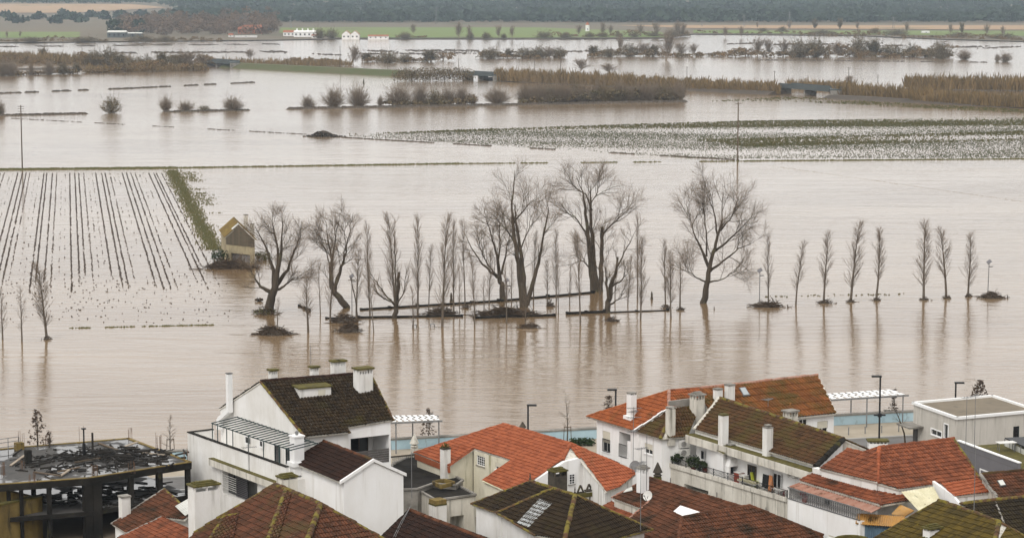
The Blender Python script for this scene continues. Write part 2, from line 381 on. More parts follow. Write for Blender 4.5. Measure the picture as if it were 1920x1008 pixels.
def body(house, poly, pl, ins, zb, m, wins=None, name='wall', dz=.14):
    "solid block under a roof plane (or flat top) down to zb; wins = {edge: [(x0,y0,x1,y1,kind,depth)]} in pixels"
    poly = [np.asarray(p, float) for p in poly]; n = len(poly); wins = wins or {}
    p2 = [p[:2] for p in poly]
    if np.isscalar(ins): ins = [ins] * n
    ins = list(ins); order = list(range(n))
    if not ccw(p2):
        p2 = p2[::-1]; e = [(n - 2 - i) % n for i in range(n)]; ins = [ins[k] for k in e]; emap = {e[i]: i for i in range(n)}
    else: emap = {i: i for i in range(n)}
    q = inset_poly(p2, ins); z = [planez(pl, a[0], a[1]) - dz for a in q]
    mb = MB(); pans = {}
    hl = {emap[k]: v for k, v in wins.items()}; made = []
    for i in range(n):
        a, b = q[i], q[(i + 1) % n]; d = b - a
        if np.linalg.norm(d) < .02: continue
        out = np.array([d[1], -d[0], 0.]) / np.linalg.norm(d); pa = Panel(a, b, out); holes = []
        for h in hl.get(i, []):
            x0, y0, x1, y1, kind, dp = h; ua, za_ = pa.uz(x0, y0); ub, zb_ = pa.uz(x1, y1)
            r = (max(.05, min(ua, ub)), min(pa.L - .05, max(ua, ub)), min(za_, zb_), max(za_, zb_))
            if r[1] - r[0] < .05: continue
            holes.append(r + (dp,)); made.append((pa, r, kind, dp))
        wall_face(mb, pa, zb, z[i], z[(i + 1) % n], holes); pans[i] = pa
    mb.add([np.array([a[0], a[1], zz]) for a, zz in zip(q, z)], [list(range(n))], .5)
    part(mb, name, M[m], house)
    for pa, r, kind, dp in made: window(house, pa, r, kind, dp)
    return {k: pans.get(emap[k]) for k in range(n)}, q
def chimney(house, base, h, wd, dp, m='plaster', style='slots', cap='moss', sink=.8, over=.10, nslot=5, ang=0.0):
    "wd along E2 (the face towards us), dp along E1"
    c, s = math.cos(ang), math.sin(ang); e2 = E2 * c + E1 * s; e1 = E1 * c - E2 * s
    base = np.asarray(base, float); mb = MB(); a, b = e2 * wd / 2, e1 * dp / 2
    sl = min(.32, h * .3) if style in ('slots', 'low') else 0
    mb.box(base - UZ * sink, a, b, h + sink - sl)
    if sl:
        for i in range(nslot + 1):
            x = -wd / 2 + .05 + (wd - .1) * i / nslot
            for sg in (-1, 1): mb.box(base + e2 * x + e1 * sg * (dp / 2 - .05) + UZ * (h - sl), e2 * .045, e1 * .05, sl)
        for sg in (-1, 1): mb.box(base + e2 * sg * (wd / 2 - .05) + UZ * (h - sl), e2 * .045, e1 * (dp / 2 - .22), sl)
    o = part(mb, 'chimney', M[m], house)
    k = MB(); top = base + UZ * h
    if style == 'low':
        k.box(top, a * 1.0 + e2 * over, b * 1.0 + e1 * over, .10); k.box(top + UZ * .10, a * .8, b * .8, .09); k.box(top + UZ * .19, a * .72, b * .35, .07)
    elif style == 'pot':
        k.box(top, a + e2 * .03, b + e1 * .03, .05); k.box(top + UZ * .05, a * .5, b * .5, .12); k.box(top + UZ * .17, a * .8, b * .8, .04)
    elif style == 'hood':
        k.box(top + UZ * .12, a + e2 * .02, b + e1 * .02, .05)
        for sg in (-1, 1):
            for sh in (-1, 1): k.box(top + a * sg * .8 + b * sh * .8, e2 * .03, e1 * .03, .12)
    else: k.box(top, a + e2 * over, b + e1 * over, .12)
    part(k, 'chimney_cap', M[cap], o)
    return o
def at_roof(pl, x, y): return onplane(x, y, pl)
def antenna(name, base, h, label, boom=True, ang=.3, dishes=0, n=7, z0=0.0):
    t = thing(name, label, 'antenna', base); mb = MB(); base = np.asarray(base, float)
    mb.tube([base - UZ * .3, base + UZ * h], [.028, .02], 5); part(mb, 'mast', M['iron_grey'], t)
    if boom:
        for k, zz in enumerate((h - .08, h * .72)[:boom if isinstance(boom, int) and boom > 1 else 1]):
            y = MB(); d = np.array([math.cos(ang + k), math.sin(ang + k), 0]); s = np.array([-d[1], d[0], 0]); c = base + UZ * zz
            y.bar(c - d * .5, c + d * .6, .016)
            for i in range(n): q = c + d * (-.45 + i * 1.0 / (n - 1)); y.bar(q - s * (.38 - .03 * i), q + s * (.38 - .03 * i), .009)
            part(y, 'boom', M['iron_grey'], t)
    return t
def dish(pos, label, r=.42, face=(-.5, -.8, .35), m='ac_white'):
    t = thing('satellite_dish', label, 'satellite dish', pos); mb = MB(); f = np.array(face); f = f / np.linalg.norm(f); a = np.cross(f, UZ); a /= np.linalg.norm(a); b = np.cross(a, f); pos = np.asarray(pos, float)
    c = pos + UZ * .55; an = np.arange(14) * 2 * math.pi / 14; v = [c - f * .10]
    for rr, k in ((.5, -.07), (1, .0)): v += [c + (a * math.cos(t_) + b * math.sin(t_)) * r * rr + f * k for t_ in an]
    fc = [[0, 1 + i, 1 + (i + 1) % 14] for i in range(14)] + [[1 + i, 15 + i, 15 + (i + 1) % 14, 1 + (i + 1) % 14] for i in range(14)]
    mb.add(v, fc, .5); part(mb, 'reflector', M[m], t)
    k = MB(); k.bar(c - b * r, c + f * .45 - b * .1, .015); k.box(c + f * .45 - b * .14, a * .04, f * .05, .08); part(k, 'receiver_arm', M['iron_grey'], t)
    k = MB(); k.tube([pos - UZ * .15, pos + UZ * .45, c - f * .12], .025, 5); part(k, 'bracket', M['iron_grey'], t)
    return t
def ac_unit(pa, u, z, label, w_=.85, h_=.6):
    p = pa.at(u, z, .02); t = thing('air_conditioner', label, 'air conditioner', p); mb = MB()
    mb.prism([pa.at(u - w_ / 2, z, .08), pa.at(u + w_ / 2, z, .08), pa.at(u + w_ / 2, z + h_, .08), pa.at(u - w_ / 2, z + h_, .08)], pa.n * .3); part(mb, 'casing', M['ac_white'], t)
    g = MB(); an = np.arange(16) * 2 * math.pi / 16; R_ = h_ * .4
    g.prism([pa.at(u - .1 + R_ * math.cos(q), z + h_ / 2 + R_ * math.sin(q), .383) for q in an], pa.n * .012); f = part(g, 'fan_grille', M['plank_grey'], t)
    g = MB()
    for rr in (.9, .6, .3):
        for q in range(16): g.bar(pa.at(u - .1 + R_ * rr * math.cos(an[q]), z + h_ / 2 + R_ * rr * math.sin(an[q]), .40), pa.at(u - .1 + R_ * rr * math.cos(an[(q + 1) % 16]), z + h_ / 2 + R_ * rr * math.sin(an[(q + 1) % 16]), .40), .008)
    part(g, 'grille_ring', M['ac_white'], f)
    b = MB()
    for s in (-.28, .28): b.bar(pa.at(u + s, z - .03, 0), pa.at(u + s, z - .03, .38), .02)
    part(b, 'bracket', M['iron_grey'], t); return t
def leafclump(mb, c, r, n, size, squash=.8):
    d = RNG.normal(size=(n, 3)); d /= np.linalg.norm(d, axis=1, keepdims=True); p = np.asarray(c) + d * (r * RNG.random((n, 1)) ** .45) * np.array([1, 1, squash])
    a = RNG.normal(size=(n, 3)); a /= np.linalg.norm(a, axis=1, keepdims=True); b = np.cross(a, RNG.normal(size=(n, 3))); b /= np.linalg.norm(b, axis=1, keepdims=True)
    s = size * (.6 + .8 * RNG.random((n, 1))); v = np.stack([p - a * s, p + b * s * .6, p + a * s, p - b * s * .6], 1).reshape(-1, 3)
    mb.add(v, np.arange(n * 4).reshape(-1, 4), RNG.random(n))
# ------------------------------------------------------------------ water, town ground, quay
def water_mat():
    m = bpy.data.materials.new('muddy_water'); m.use_nodes = True; n = m.node_tree; N = n.nodes; L = n.links; b = N['Principled BSDF']
    tc = N.new('ShaderNodeTexCoord')
    def noise(sc, st, det=3, dist=0.):
        mp = N.new('ShaderNodeMapping'); mp.inputs['Scale'].default_value = st; mp.inputs['Rotation'].default_value = (0, 0, math.radians(-14)); L.new(tc.outputs['Object'], mp.inputs['Vector'])
        q = N.new('ShaderNodeTexNoise'); q.inputs['Scale'].default_value = sc; q.inputs['Detail'].default_value = det; q.inputs['Distortion'].default_value = dist; L.new(mp.outputs[0], q.inputs['Vector']); return q.outputs['Fac']
    mx = N.new('ShaderNodeMix'); mx.data_type = 'RGBA'; mx.inputs['A'].default_value = (.165, .108, .058, 1); mx.inputs['B'].default_value = (.24, .172, .106, 1)
    r = N.new('ShaderNodeMapRange'); r.inputs['From Min'].default_value = .35; r.inputs['From Max'].default_value = .65; L.new(noise(.022, (.35, 1, 1), 5, .6), r.inputs['Value']); L.new(r.outputs[0], mx.inputs[0])
    L.new(mx.outputs['Result'], b.inputs['Base Color'])
    b.inputs['Roughness'].default_value = .10; b.inputs['IOR'].default_value = 1.33
    # wind ripples, with calmer and rougher patches and the drifting swirls of the current
    a1 = noise(.9, (.45, 1.3, 1), 3); a2 = noise(.16, (.3, 1.2, 1), 4, 1.5); pt = noise(.018, (.5, 1, 1), 3, .5)
    pr = N.new('ShaderNodeMapRange'); pr.inputs['From Min'].default_value = .35; pr.inputs['From Max'].default_value = .65; pr.inputs['To Min'].default_value = .35; pr.inputs['To Max'].default_value = 1.0; L.new(pt, pr.inputs['Value'])
    mu = N.new('ShaderNodeMath'); mu.operation = 'MULTIPLY'; L.new(a1, mu.inputs[0]); L.new(pr.outputs[0], mu.inputs[1])
    b1 = N.new('ShaderNodeBump'); b1.inputs['Strength'].default_value = .30; b1.inputs['Distance'].default_value = .22; L.new(mu.outputs[0], b1.inputs['Height'])
    b2 = N.new('ShaderNodeBump'); b2.inputs['Strength'].default_value = .25; b2.inputs['Distance'].default_value = .5; L.new(a2, b2.inputs['Height']); L.new(b1.outputs[0], b2.inputs['Normal'])
    L.new(b2.outputs[0], b.inputs['Normal']); MATS['water'] = m
water_mat()
mb = MB(); mb.add([[-4500, 120, 0], [4500, 120, 0], [4500, 2900, 0], [-4500, 2900, 0]], [[0, 1, 2, 3]])
solo(mb, 'flood_water', M['water'], kind='structure', label='muddy beige flood water covering the whole plain and river')
WA = np.array([-27.2, 189.3, 0]); _t = math.radians(15.6); WD = np.array([math.cos(_t), math.sin(_t), 0]); WN = np.array([math.sin(_t), -math.cos(_t), 0])
def quay(s, o, z): return WA + WD * s + WN * o + UZ * z       # s along the quay, o metres towards the town
ZG = 2.5
mb = MB(); prof = [(-30, 40.2), (2.5, 40.2), (12, 36), (24, 31), (60, 18), (100, 8), (118, 3.2), (128, ZG)]
xs_ = np.linspace(-170, 170, 18); rows = [[np.array([x, d, z]) for x in xs_] for d, z in prof]
rows.append([np.array([x, 189.3 + (x + 27.2) * math.tan(_t) + .1, ZG]) for x in xs_])
V = np.array(rows).reshape(-1, 3); nx = len(xs_); f = np.array([[j * nx + i, j * nx + i + 1, (j + 1) * nx + i + 1, (j + 1) * nx + i] for j in range(len(rows) - 1) for i in range(nx - 1)])
mb.add(V, f); solo(mb, 'ground', M['earth'], kind='structure', label='bare town ground between the houses and the quay')
def strip(name, o0, o1, z, m, s0=-80, s1=120, label=None):
    mb = MB(); mb.add([quay(s0, o1, z), quay(s1, o1, z), quay(s1, o0, z), quay(s0, o0, z)], [[0, 1, 2, 3]])
    return solo(mb, name, M[m], kind='structure', label=label)
strip('promenade', .05, 6.0, ZG + .12, 'paving', label='pale paved riverside promenade behind the blue wall')
strip('road', 6.35, 11.2, ZG + .008, 'asphalt', label='grey asphalt quay road behind the houses')
strip('road_marking', 10.4, 10.52, ZG + .014, 'line_paint', label='white edge line on the quay road')
mb = MB(); mb.box(quay(20, 6.17, ZG - .2), WD * 100, WN * .17, .35); solo(mb, 'kerb', M['kerb'], kind='structure', label='stone kerb between promenade and road')
t = thing('river_wall', 'long low pale blue parapet wall along the river quay', 'wall', quay(0, 0, 0))
mb = MB(); mb.box(quay(20, -.25, -1.5), WD * 100, WN * .25, 4.95); part(mb, 'wall', M['blue_wall'], t)
mb = MB(); mb.box(quay(20, -.25, 3.45), WD * 100, WN * .31, .12); part(mb, 'coping', M['concrete'], t)
# ------------------------------------------------------------------ promenade furniture
def quay_at(x, y, z):
    "s along the quay for a pixel on height z"
    q = P(x, y, z); return float((q - WA) @ WD), float((q - WA) @ WN), q
def lamp(x, ybase, ytop, label, heads=1, o=None, side=-1, z=ZG):
    q = P(x, ybase, z); h = rise(q, ytop); t = thing('street_lamp', label, 'street lamp', q, 'black street lamps on the quay')
    mb = MB(); mb.box(q, np.array([.11, 0, 0]), np.array([0, .11, 0]), .5); mb.tube([q, q + UZ * h], [.085, .075], 8); part(mb, 'post', M['black_iron'], t)
    mb = MB(); c = q + UZ * (h - .12) + np.array([side * .32, 0, 0]); mb.box(c, np.array([.42, 0, 0]), np.array([0, .16, 0]), .14); part(mb, 'lamp_head', M['black_iron'], t)
    if heads > 1:
        mb = MB(); c = q + UZ * (h * .46); mb.box(c, np.array([.5, 0, 0]), np.array([0, .14, 0]), .13); mb.box(c - UZ * .1, np.array([.16, 0, 0]), np.array([0, .16, 0]), .3); part(mb, 'lamp_head', M['black_iron'], t)
    return t
lamp(1648, 842, 704, 'tall black street lamp with a second low lamp head beside the pergola', 2)
lamp(1790, 812, 716, 'black street lamp standing behind the grey flat-roofed building', side=1)
lamp(1154, 826, 729, 'black street lamp rising behind the orange hip roof of the white corner house', side=-1)
lamp(990, 832, 758, 'black street lamp behind the ridge of the orange courtyard roof', side=1)
def bollard(x, y, ytop):
    q = P(x, y, ZG + .12); mb = MB(); h = rise(q, ytop); mb.tube([q, q + UZ * h * .85], .05, 7); mb.tube([q + UZ * h * .85, q + UZ * h], [.065, .05], 7)
    return mb, q
for i, (x, y, yt) in enumerate([(1591, 815, 800), (1622, 812.5, 799), (1653, 811, 797), (1685, 809, 795)]):
    mb, q = bollard(x, y, yt); solo(mb, 'bollard', M['iron_grey'], ['slim grey bollard on the kerb nearest the rust-coloured long roof', 'slim grey bollard second along the kerb from the long roof', 'slim grey bollard on the kerb beside the tall street lamp', 'slim grey bollard on the kerb nearest the flat-roofed building'][i], 'bollard', 'bollards along the quay kerb', origin=q)
def pergola(corners, zt, posts, label, nx_, ny_):
    "white staggered slats on a grey frame; corners in pixels: back left, back right, front right, front left"
    c = [P(x, y, zt) for x, y in corners]; t = thing('pergola', label, 'pergola', [c[3][0], c[3][1], ZG], 'white slat pergolas on the promenade')
    L_ = lambda u, v: (c[0] * (1 - u) + c[1] * u) * v + (c[3] * (1 - u) + c[2] * u) * (1 - v)
    mb = MB()
    for v in (0.02, .98): mb.bar(L_(-.02, v) - UZ * .1, L_(1.06, v) - UZ * .1, .045, .07)
    for k in range(nx_ + 1): mb.bar(L_(k / nx_, .0) - UZ * .045, L_(k / nx_, 1.) - UZ * .045, .025)
    part(mb, 'frame', M['iron_grey'], t)
    for v in range(ny_):
        for k in range(nx_):
            a = (k + (.15 if v % 2 else .45)) / nx_; b = a + .62 / nx_; g = MB(); p0, p1, p2, p3 = L_(a, (v + .06) / ny_), L_(b, (v + .06) / ny_), L_(b - .12 / nx_, (v + .92) / ny_), L_(a - .12 / nx_, (v + .92) / ny_)
            g.prism(np.array([p0, p1, p2, p3]), .04); part(g, 'slat', M['white_paint'], t)
    for u, v, zb in posts:
        p = L_(u, v); g = MB(); g.tube([[p[0], p[1], zb], [p[0], p[1], zt - .02]], .06, 7); part(g, 'post', M['iron_grey'], t)
    return t
pergola([(730, 779), (817, 777.5), (824, 787), (730, 791)], 5.4, [(.13, .05, ZG), (.99, .05, ZG), (.5, .97, ZG)], 'white slatted pergola beside the big white house', 8, 4)
pergola([(1549, 738), (1671, 729.5), (1696, 739.5), (1553, 748.5)], 5.4, [(.38, .97, ZG), (.51, .04, ZG), (.99, .05, ZG), (.05, .5, ZG)], 'white slatted pergola behind the tall street lamp', 10, 4)
def bench(x0, x1, y, label):
    a = P(x0, y, ZG + .55); b = P(x1, y, ZG + .55); t = thing('bench', label, 'bench', (a + b) / 2 - UZ * .55); d = (b - a) / np.linalg.norm(b - a); s = np.cross(UZ, d)
    mb = MB(); mb.box((a + b) / 2 - UZ * .08, (b - a) / 2, s * .24, .09); part(mb, 'seat', M['black_iron'], t)
    for k in (.1, .9): mb = MB(); mb.box(a + (b - a) * k - UZ * .43, d * .06, s * .2, .35); part(mb, 'leg', M['black_iron'], t)
bench(1594, 1625, 780.5, 'long dark bench against the blue wall left of the tall street lamp')
bench(742, 753, 829, 'dark bench against the blue wall beside the pergola of the white house')
def planter(x0, x1, yb, yt, o0, label, m='hedge', z=ZG + .12, d=.5, size=.09, n=900, name='hedge', cat='hedge'):
    a = P(x0, yb, z); b = P(x1, yb, z); h = rise((a + b) / 2, yt); mb = MB()
    k = max(2, int(np.linalg.norm(b - a) / .35))
    for i in range(k): leafclump(mb, a + (b - a) * ((i + .5) / k) + UZ * h * .5, h * .62, n // k, size, .9)
    return solo(mb, name, M[m], label, cat, origin=a)
planter(1072, 1112, 835, 820, 0, 'low clipped green hedge beside the staked promenade tree')
planter(1652, 1694, 786, 768, 0, 'low dark green planting under the right-hand pergola', 'plant', n=700)
# ------------------------------------------------------------------ the town
L_AZ, R_AZ, B_AZ, U_AZ = -147, -57, 33, 123
def pts(pl, l): return [onplane(x, y, pl) for x, y in l]
def house(label, p, name='house', cat='house'): return thing(name, label, cat, [p[0], p[1], ZG])
def unit2(v): v = np.array([v[0], v[1], 0.]); return v / np.linalg.norm(v)
def flat(z): return (np.array([0, 0, float(z)]), UZ.copy())
# ---- big white house with the black tiled roof
zr = 13.3; A = P(488.5, 715, zr); B = P(694, 699.5, zr)
plF = slope_plane(A, math.degrees(math.atan2((B - A)[1], (B - A)[0])) - 90, 24.5); plB = slope_plane(A, math.degrees(math.atan2((B - A)[1], (B - A)[0])) + 90, 24.5)
rB_ = (B - A) / np.linalg.norm(B - A)
hw = house('big white house with black tiled gable roof, roof terrace and side balcony', A); 
f1 = pts(plF, [(488.5, 715), (608, 706), (656, 810), (572, 819)]); f2 = pts(plF, [(608, 706), (694, 699.5), (737, 787), (651.8, 801)])
rf = roof(hw, [f1, f2], plF, 'tile_black', w=.25, l=.4)
dB = np.array([plB[1][0], plB[1][1], 0]); dB /= np.linalg.norm(dB); gdir = unit2(A - f1[3]); LB = float(np.clip((onplane(410, 765, vplane(A, A + gdir)) - A) @ gdir, 5.5, 8.5)); back = [A, B] + [np.array([q[0], q[1], planez(plB, q[0], q[1])]) for q in (B + gdir * LB, A + gdir * LB)]
roof(hw, [back], plB, 'tile_black', w=.25, l=.4)
caps(rf, A, B, 'tile_darkred', .14); caps(rf, f1[0], f1[3], 'cap_moss', .11, name='verge_tiles', drop=.05); caps(rf, f2[1], f2[2], 'cap_moss', .11, name='verge_tiles', drop=.05); caps(rf, pts(plF, [(646, 797)])[0], f1[2], 'cap_moss', .10, name='verge_tiles', drop=.05)
body(hw, f1, plF, [0, 0, .35, .04], ZG, 'plaster', name='wall'); body(hw, back, plB, [0, .1, .2, .04], ZG, 'plaster')
# right half under the short eave: open balcony on the upper floor
dF = np.array([plF[1][0], plF[1][1], 0]); dF /= np.linalg.norm(dF); rB = (B - A) / np.linalg.norm(B - A)
pans, q = body(hw, f2, plF, [0, .15, .15, 0], ZG, 'plaster_clean', {2: [(657.5, 822, 730.5, 866, 'loggia', 2.6)]}, name='wall')
pa = pans[2]; u0, z1 = pa.uz(657.5, 822); u1, z0 = pa.uz(730.5, 866)
ulo, uhi = min(u0, u1), max(u0, u1)
pb = Panel(pa.at(0, 0, -2.58)[:2], pa.at(pa.L, 0, -2.58)[:2], pa.n); z0m, z1m = min(z0, z1), max(z0, z1)
ua, za = pb.uz(655, 825); ub, zb_ = pb.uz(690, 858); window(hw, pb, (max(ulo + .05, min(ua, ub)), max(ua, ub), z0m + .02, min(z1m - .08, max(za, zb_) + .3)), 'brown', .02)
for k in range(6):
    g = MB(); zz = z0m + .04 + k * .17; g.prism([pa.at(ulo, zz, -.12), pa.at(uhi, zz, -.12), pa.at(uhi, zz + .15, -.12), pa.at(ulo, zz + .15, -.12)], pa.n * .04); part(g, 'balcony_board', M['plank_grey'], hw)
# dormer box on the front slope
zt_ = None; dq = onplane(562, 747, plF); d0 = onplane(621, 741, plF); wd_ = np.linalg.norm((d0 - dq)[:2])
g = MB(); cdir = (d0 - dq); cdir[2] = 0; cdir /= np.linalg.norm(cdir); bd = -dF; hd = 1.0; c_ = (dq + d0) / 2 + bd * 1.5; c_[2] = dq[2] - .3
g.box(c_, cdir * wd_ / 2, bd * 1.5, hd); dm = part(g, 'dormer', M['plaster'], hw)
g = MB(); g.box(c_ + UZ * hd, cdir * (wd_ / 2 + .1), bd * 1.62, .1); part(g, 'dormer_roof', M['moss'], dm)
g = MB(); wq = c_ - bd * 1.51 + cdir * wd_ * .2 + UZ * .42; g.box(wq, cdir * .28, bd * .03, .42); part(g, 'shutter', M['shutter'], dm)
# chimneys
chimney(hw, onplane(680.5, 735, plF) + np.array([0, .35, .25]), 1.45, 1.2, .85, 'plaster', 'slots', 'moss', nslot=5)
for x, y in ((503, 722), (593, 715)):
    q = onplane(x, y, (A, plB[1])); q = A + rB * ((P(x, 705, zr) - A) @ rB) + dB * .9 - UZ * .35; chimney(hw, q, .95, .55, .45, 'plaster', 'slots', 'moss', nslot=3)
for x in (639, 653):
    q = A + rB * ((P(x, 702, zr) - A) @ rB) + dB * 1.6 - UZ * .6; chimney(hw, q, 1.4, .5, .55, 'plaster', 'slots', 'moss', nslot=3)
# gable side: terrace, pergola, flue pipe
gn = np.array([-gdir[1], gdir[0], 0.]); gn = gn if gn @ rB < 0 else -gn; gpl = (A, gn); gd = -dF; z_t = 8.6; T0 = P(351.5, 810, z_t); T1 = P(536, 875.5, z_t); e1 = (T1 - T0) / np.linalg.norm(T1 - T0); e2 = np.array([-e1[1], e1[0], 0])
gw = Panel(f1[3][:2], (A + gdir * LB)[:2], -rB)           # gable wall plane
wdt = abs((f1[3] - T0) @ e2)
slab = [T0, T1, T1 + e2 * (wdt + .4), T0 + e2 * (wdt + .4)]
low = [q * np.array([1, 1, 0]) + UZ * (z_t - 1.0) for q in slab]
pn, _q = body(hw, low, flat(z_t - 1.0), 0, ZG, 'plaster', {0: [(417, 878, 483, 950, 'loggia', 1.6)]}, dz=0)
g = MB(); g.box((T0 + T1) / 2 + e2 * .1 - UZ * 1.0, (T1 - T0) / 2, e2 * .1, 1.0); g.box(T0 + e2 * (wdt / 2) + e1 * .1 - UZ * 1.0, e1 * .1, e2 * (wdt / 2 - .2), 1.0); part(g, 'parapet', M['plaster'], hw)
g = MB(); g.box((T0 + T1) / 2 + e2 * .1, (T1 - T0) / 2 + e1 * .03, e2 * .14, .07); g.box(T0 + e2 * (wdt / 2) + e1 * .1, e1 * .13, e2 * (wdt / 2 - .25), .07); part(g, 'parapet_coping', M['concrete_dark'], hw)
# canopy slab with mossy top over the lower windows
g = MB(); c0_ = P(400, 858, 6.9); pl_t = vplane(T0, T1); k0 = onplane(400, 862, pl_t); k1 = onplane(556, 928, pl_t); k1[2] = k0[2]
g.box((k0 + k1) / 2 - e2 * .2 - UZ * .32, (k1 - k0) / 2, e2 * .21, .48); cn = part(g, 'canopy', M['plaster_dirty'], hw)
g = MB(); g.box((k0 + k1) / 2 - e2 * .2 + UZ * .16, (k1 - k0) / 2, e2 * .20, .05); part(g, 'canopy_moss', M['moss'], cn)
lp = pn[0]; lu0, lz1 = lp.uz(417, 878); lu1, lz0 = lp.uz(483, 950); lu0, lu1 = sorted((lu0, lu1))
zlo_, zhi_ = min(lz0, lz1), max(lz0, lz1); lw_ = lu1 - lu0
g = MB(); g.prism([lp.at(lu0 + lw_ * .28, zlo_ + .05, -.36), lp.at(lu0 + lw_ * .62, zlo_ + .05, -.36), lp.at(lu0 + lw_ * .62, zhi_ - .05, -.36), lp.at(lu0 + lw_ * .28, zhi_ - .05, -.36)], lp.n * .03); part(g, 'shade_backing', M['black_iron'], hw)  # black backing behind the slats, standing in for the shade of the recess
zz = zlo_ + .08
while zz < zhi_ - .15:
    g = MB(); g.prism([lp.at(lu0 + lw_ * .28, zz, -.32), lp.at(lu0 + lw_ * .62, zz, -.32), lp.at(lu0 + lw_ * .62, zz + .09, -.27), lp.at(lu0 + lw_ * .28, zz + .09, -.27)], lp.n * .02); part(g, 'shutter_slat', M['paint_grey'], hw); zz += .14
g = MB(); g.prism([lp.at(lu0 + .02, zlo_ + .05, -.5), lp.at(lu0 + lw_ * .27, zlo_ + .05, -.5), lp.at(lu0 + lw_ * .27, zhi_ - .05, -.5), lp.at(lu0 + .02, zhi_ - .05, -.5)], lp.n * .03); part(g, 'door', M['glass_dark'], hw)
g = MB()
for k in range(7): zz = min(lz0, lz1) + .55 + k * .16; g.bar(lp.at(lu0, zz, .12), lp.at(lu0 + 2.4, zz, .12), .014)
part(g, 'clothes_rack', M['ac_white'], hw)
# terrace pergola
zp = z_t + 1.45; pr0 = onplane(398, 790, (T0 + e2 * .1, vplane(T0, T1)[1])); 
s0 = float((onplane(398, 792, vplane(T0 + e2 * .1, T1 + e2 * .1)) - T0) @ e1); s1 = float((onplane(546, 828, vplane(T0 + e2 * .1, T1 + e2 * .1)) - T0) @ e1)
zl = lambda s: zp
g = MB()
g.bar(T0 + e1 * s0 + e2 * .1 + UZ * 1.3, T0 + e1 * s1 + e2 * .1 + UZ * 1.3, .03); g.bar(T0 + e1 * s0 + e2 * (wdt - .15) + UZ * 1.55, T0 + e1 * s1 + e2 * (wdt - .15) + UZ * 1.55, .03)
pg_ = part(g, 'pergola_frame', M['trim_green'], hw)
for k in range(20):
    s = s0 + (s1 - s0) * k / 19; g = MB(); g.bar(T0 + e1 * s + e2 * .02 + UZ * 1.33, T0 + e1 * s + e2 * (wdt - .1) + UZ * 1.59, .022, .035); part(g, 'rafter', M['trim_green'], hw)
for k in (0, .07, .19, .27, .47, .66, .86):
    s = s0 + (s1 - s0) * k; g = MB(); g.bar(T0 + e1 * s + e2 * .1 - UZ * .2, T0 + e1 * s + e2 * .1 + UZ * 1.3, .032); part(g, 'post', M['trim_green'], hw)
for (x0, y0, x1, y1, kind) in [(462, 816, 469, 832, 'glass'), (489, 824, 495, 838, 'glass'), (517, 832, 526, 880, 'door'), (538, 838, 548, 872, 'door')]:
    gwp = Panel((A + gdir * LB)[:2], f1[3][:2], gn); ua, za = gwp.uz(x0, y0); ub, zc = gwp.uz(x1, y1); zc = max(zc, z_t - .95)
    r = (min(ua, ub), max(ua, ub), min(za, zc), max(za, zc)); window(hw, Panel((gwp.p0 + gwp.n * .06)[:2], (gwp.p0 + gwp.u * gwp.L + gwp.n * .06)[:2], gwp.n), r, kind, .02)
q = onplane(437, 762, gpl); fl = q + gn * .3; g = MB(); hh = rise(fl, 700); g.box(fl - UZ * .4, E1 * .19, E2 * .19, hh + .4); fo = part(g, 'flue', M['white_paint'], hw)
g = MB(); g.box(fl + UZ * hh, E1 * .22, E2 * .22, .05); part(g, 'flue_cap', M['plank_grey'], fo)
g = MB(); lo_ = onplane(418, 785, gpl) + gn * .3; g.bar(fl - UZ * .25, lo_, .16); g.box(lo_ - UZ * .75, E1 * .18, E2 * .18, .75); part(g, 'flue_elbow', M['white_paint'], fo)
# ---- annex with the clean white gable
ze = 8.5; a = P(637, 904, ze); b = P(761, 889, ze); vp = vplane(a, b); pk = onplane(700, 863, vp); ed = (b - a) / np.linalg.norm(b - a); bk = np.array([-ed[1], ed[0], 0])
ha = house('low annex with dark red tiled roof and blank clean white gable wall', a)
pl1 = plane3(a, a + bk, pk); pl2 = plane3(b, b + bk, pk); Ln = 8.2
s1_ = [pk, a, a + bk * Ln, pk + bk * Ln]; s2_ = [pk, b, b + bk * Ln, pk + bk * Ln]
r1 = roof(ha, [s1_], pl1, 'tile_darkred', w=.22, l=.36); roof(ha, [s2_], pl2, 'tile_darkred', w=.22, l=.36)
caps(r1, pk + bk * .2, pk + bk * Ln, 'tile_brown', .12); 
body(ha, s1_, pl1, [.0, .3, 0, 0], ZG, 'plaster_clean'); body(ha, s2_, pl2, [0, .2, 0, 0], ZG, 'plaster_clean')
g = MB(); nn = np.cross(ed, UZ)
g.prism([a - bk * .12 + UZ * -.1, pk - bk * .12 - UZ * .06, pk - bk * .12 + UZ * .16, a - bk * .12 + UZ * .12], bk * .16); g.prism([b - bk * .12 - UZ * .1, pk - bk * .12 - UZ * .06, pk - bk * .12 + UZ * .16, b - bk * .12 + UZ * .12], bk * .16); part(g, 'verge_band', M['plaster_clean'], ha)
q = onplane(557, 868, pl1); chimney(ha, q, rise(q, 818), .78, .72, 'plaster_clean', 'plain', 'plaster_clean', over=.06); 
g = MB(); g.box(q - UZ * .15, E2 * .55, E1 * .5, .3); part(g, 'chimney_flashing', M['white_paint'], ha)
g = MB(); g.lathe(q + UZ * (rise(q, 818) + .12), [(.1, 0), (.1, .1), (.14, .14), (.12, .26), (.02, .3)], 8); part(g, 'chimney_cowl', M['iron_grey'], ha)
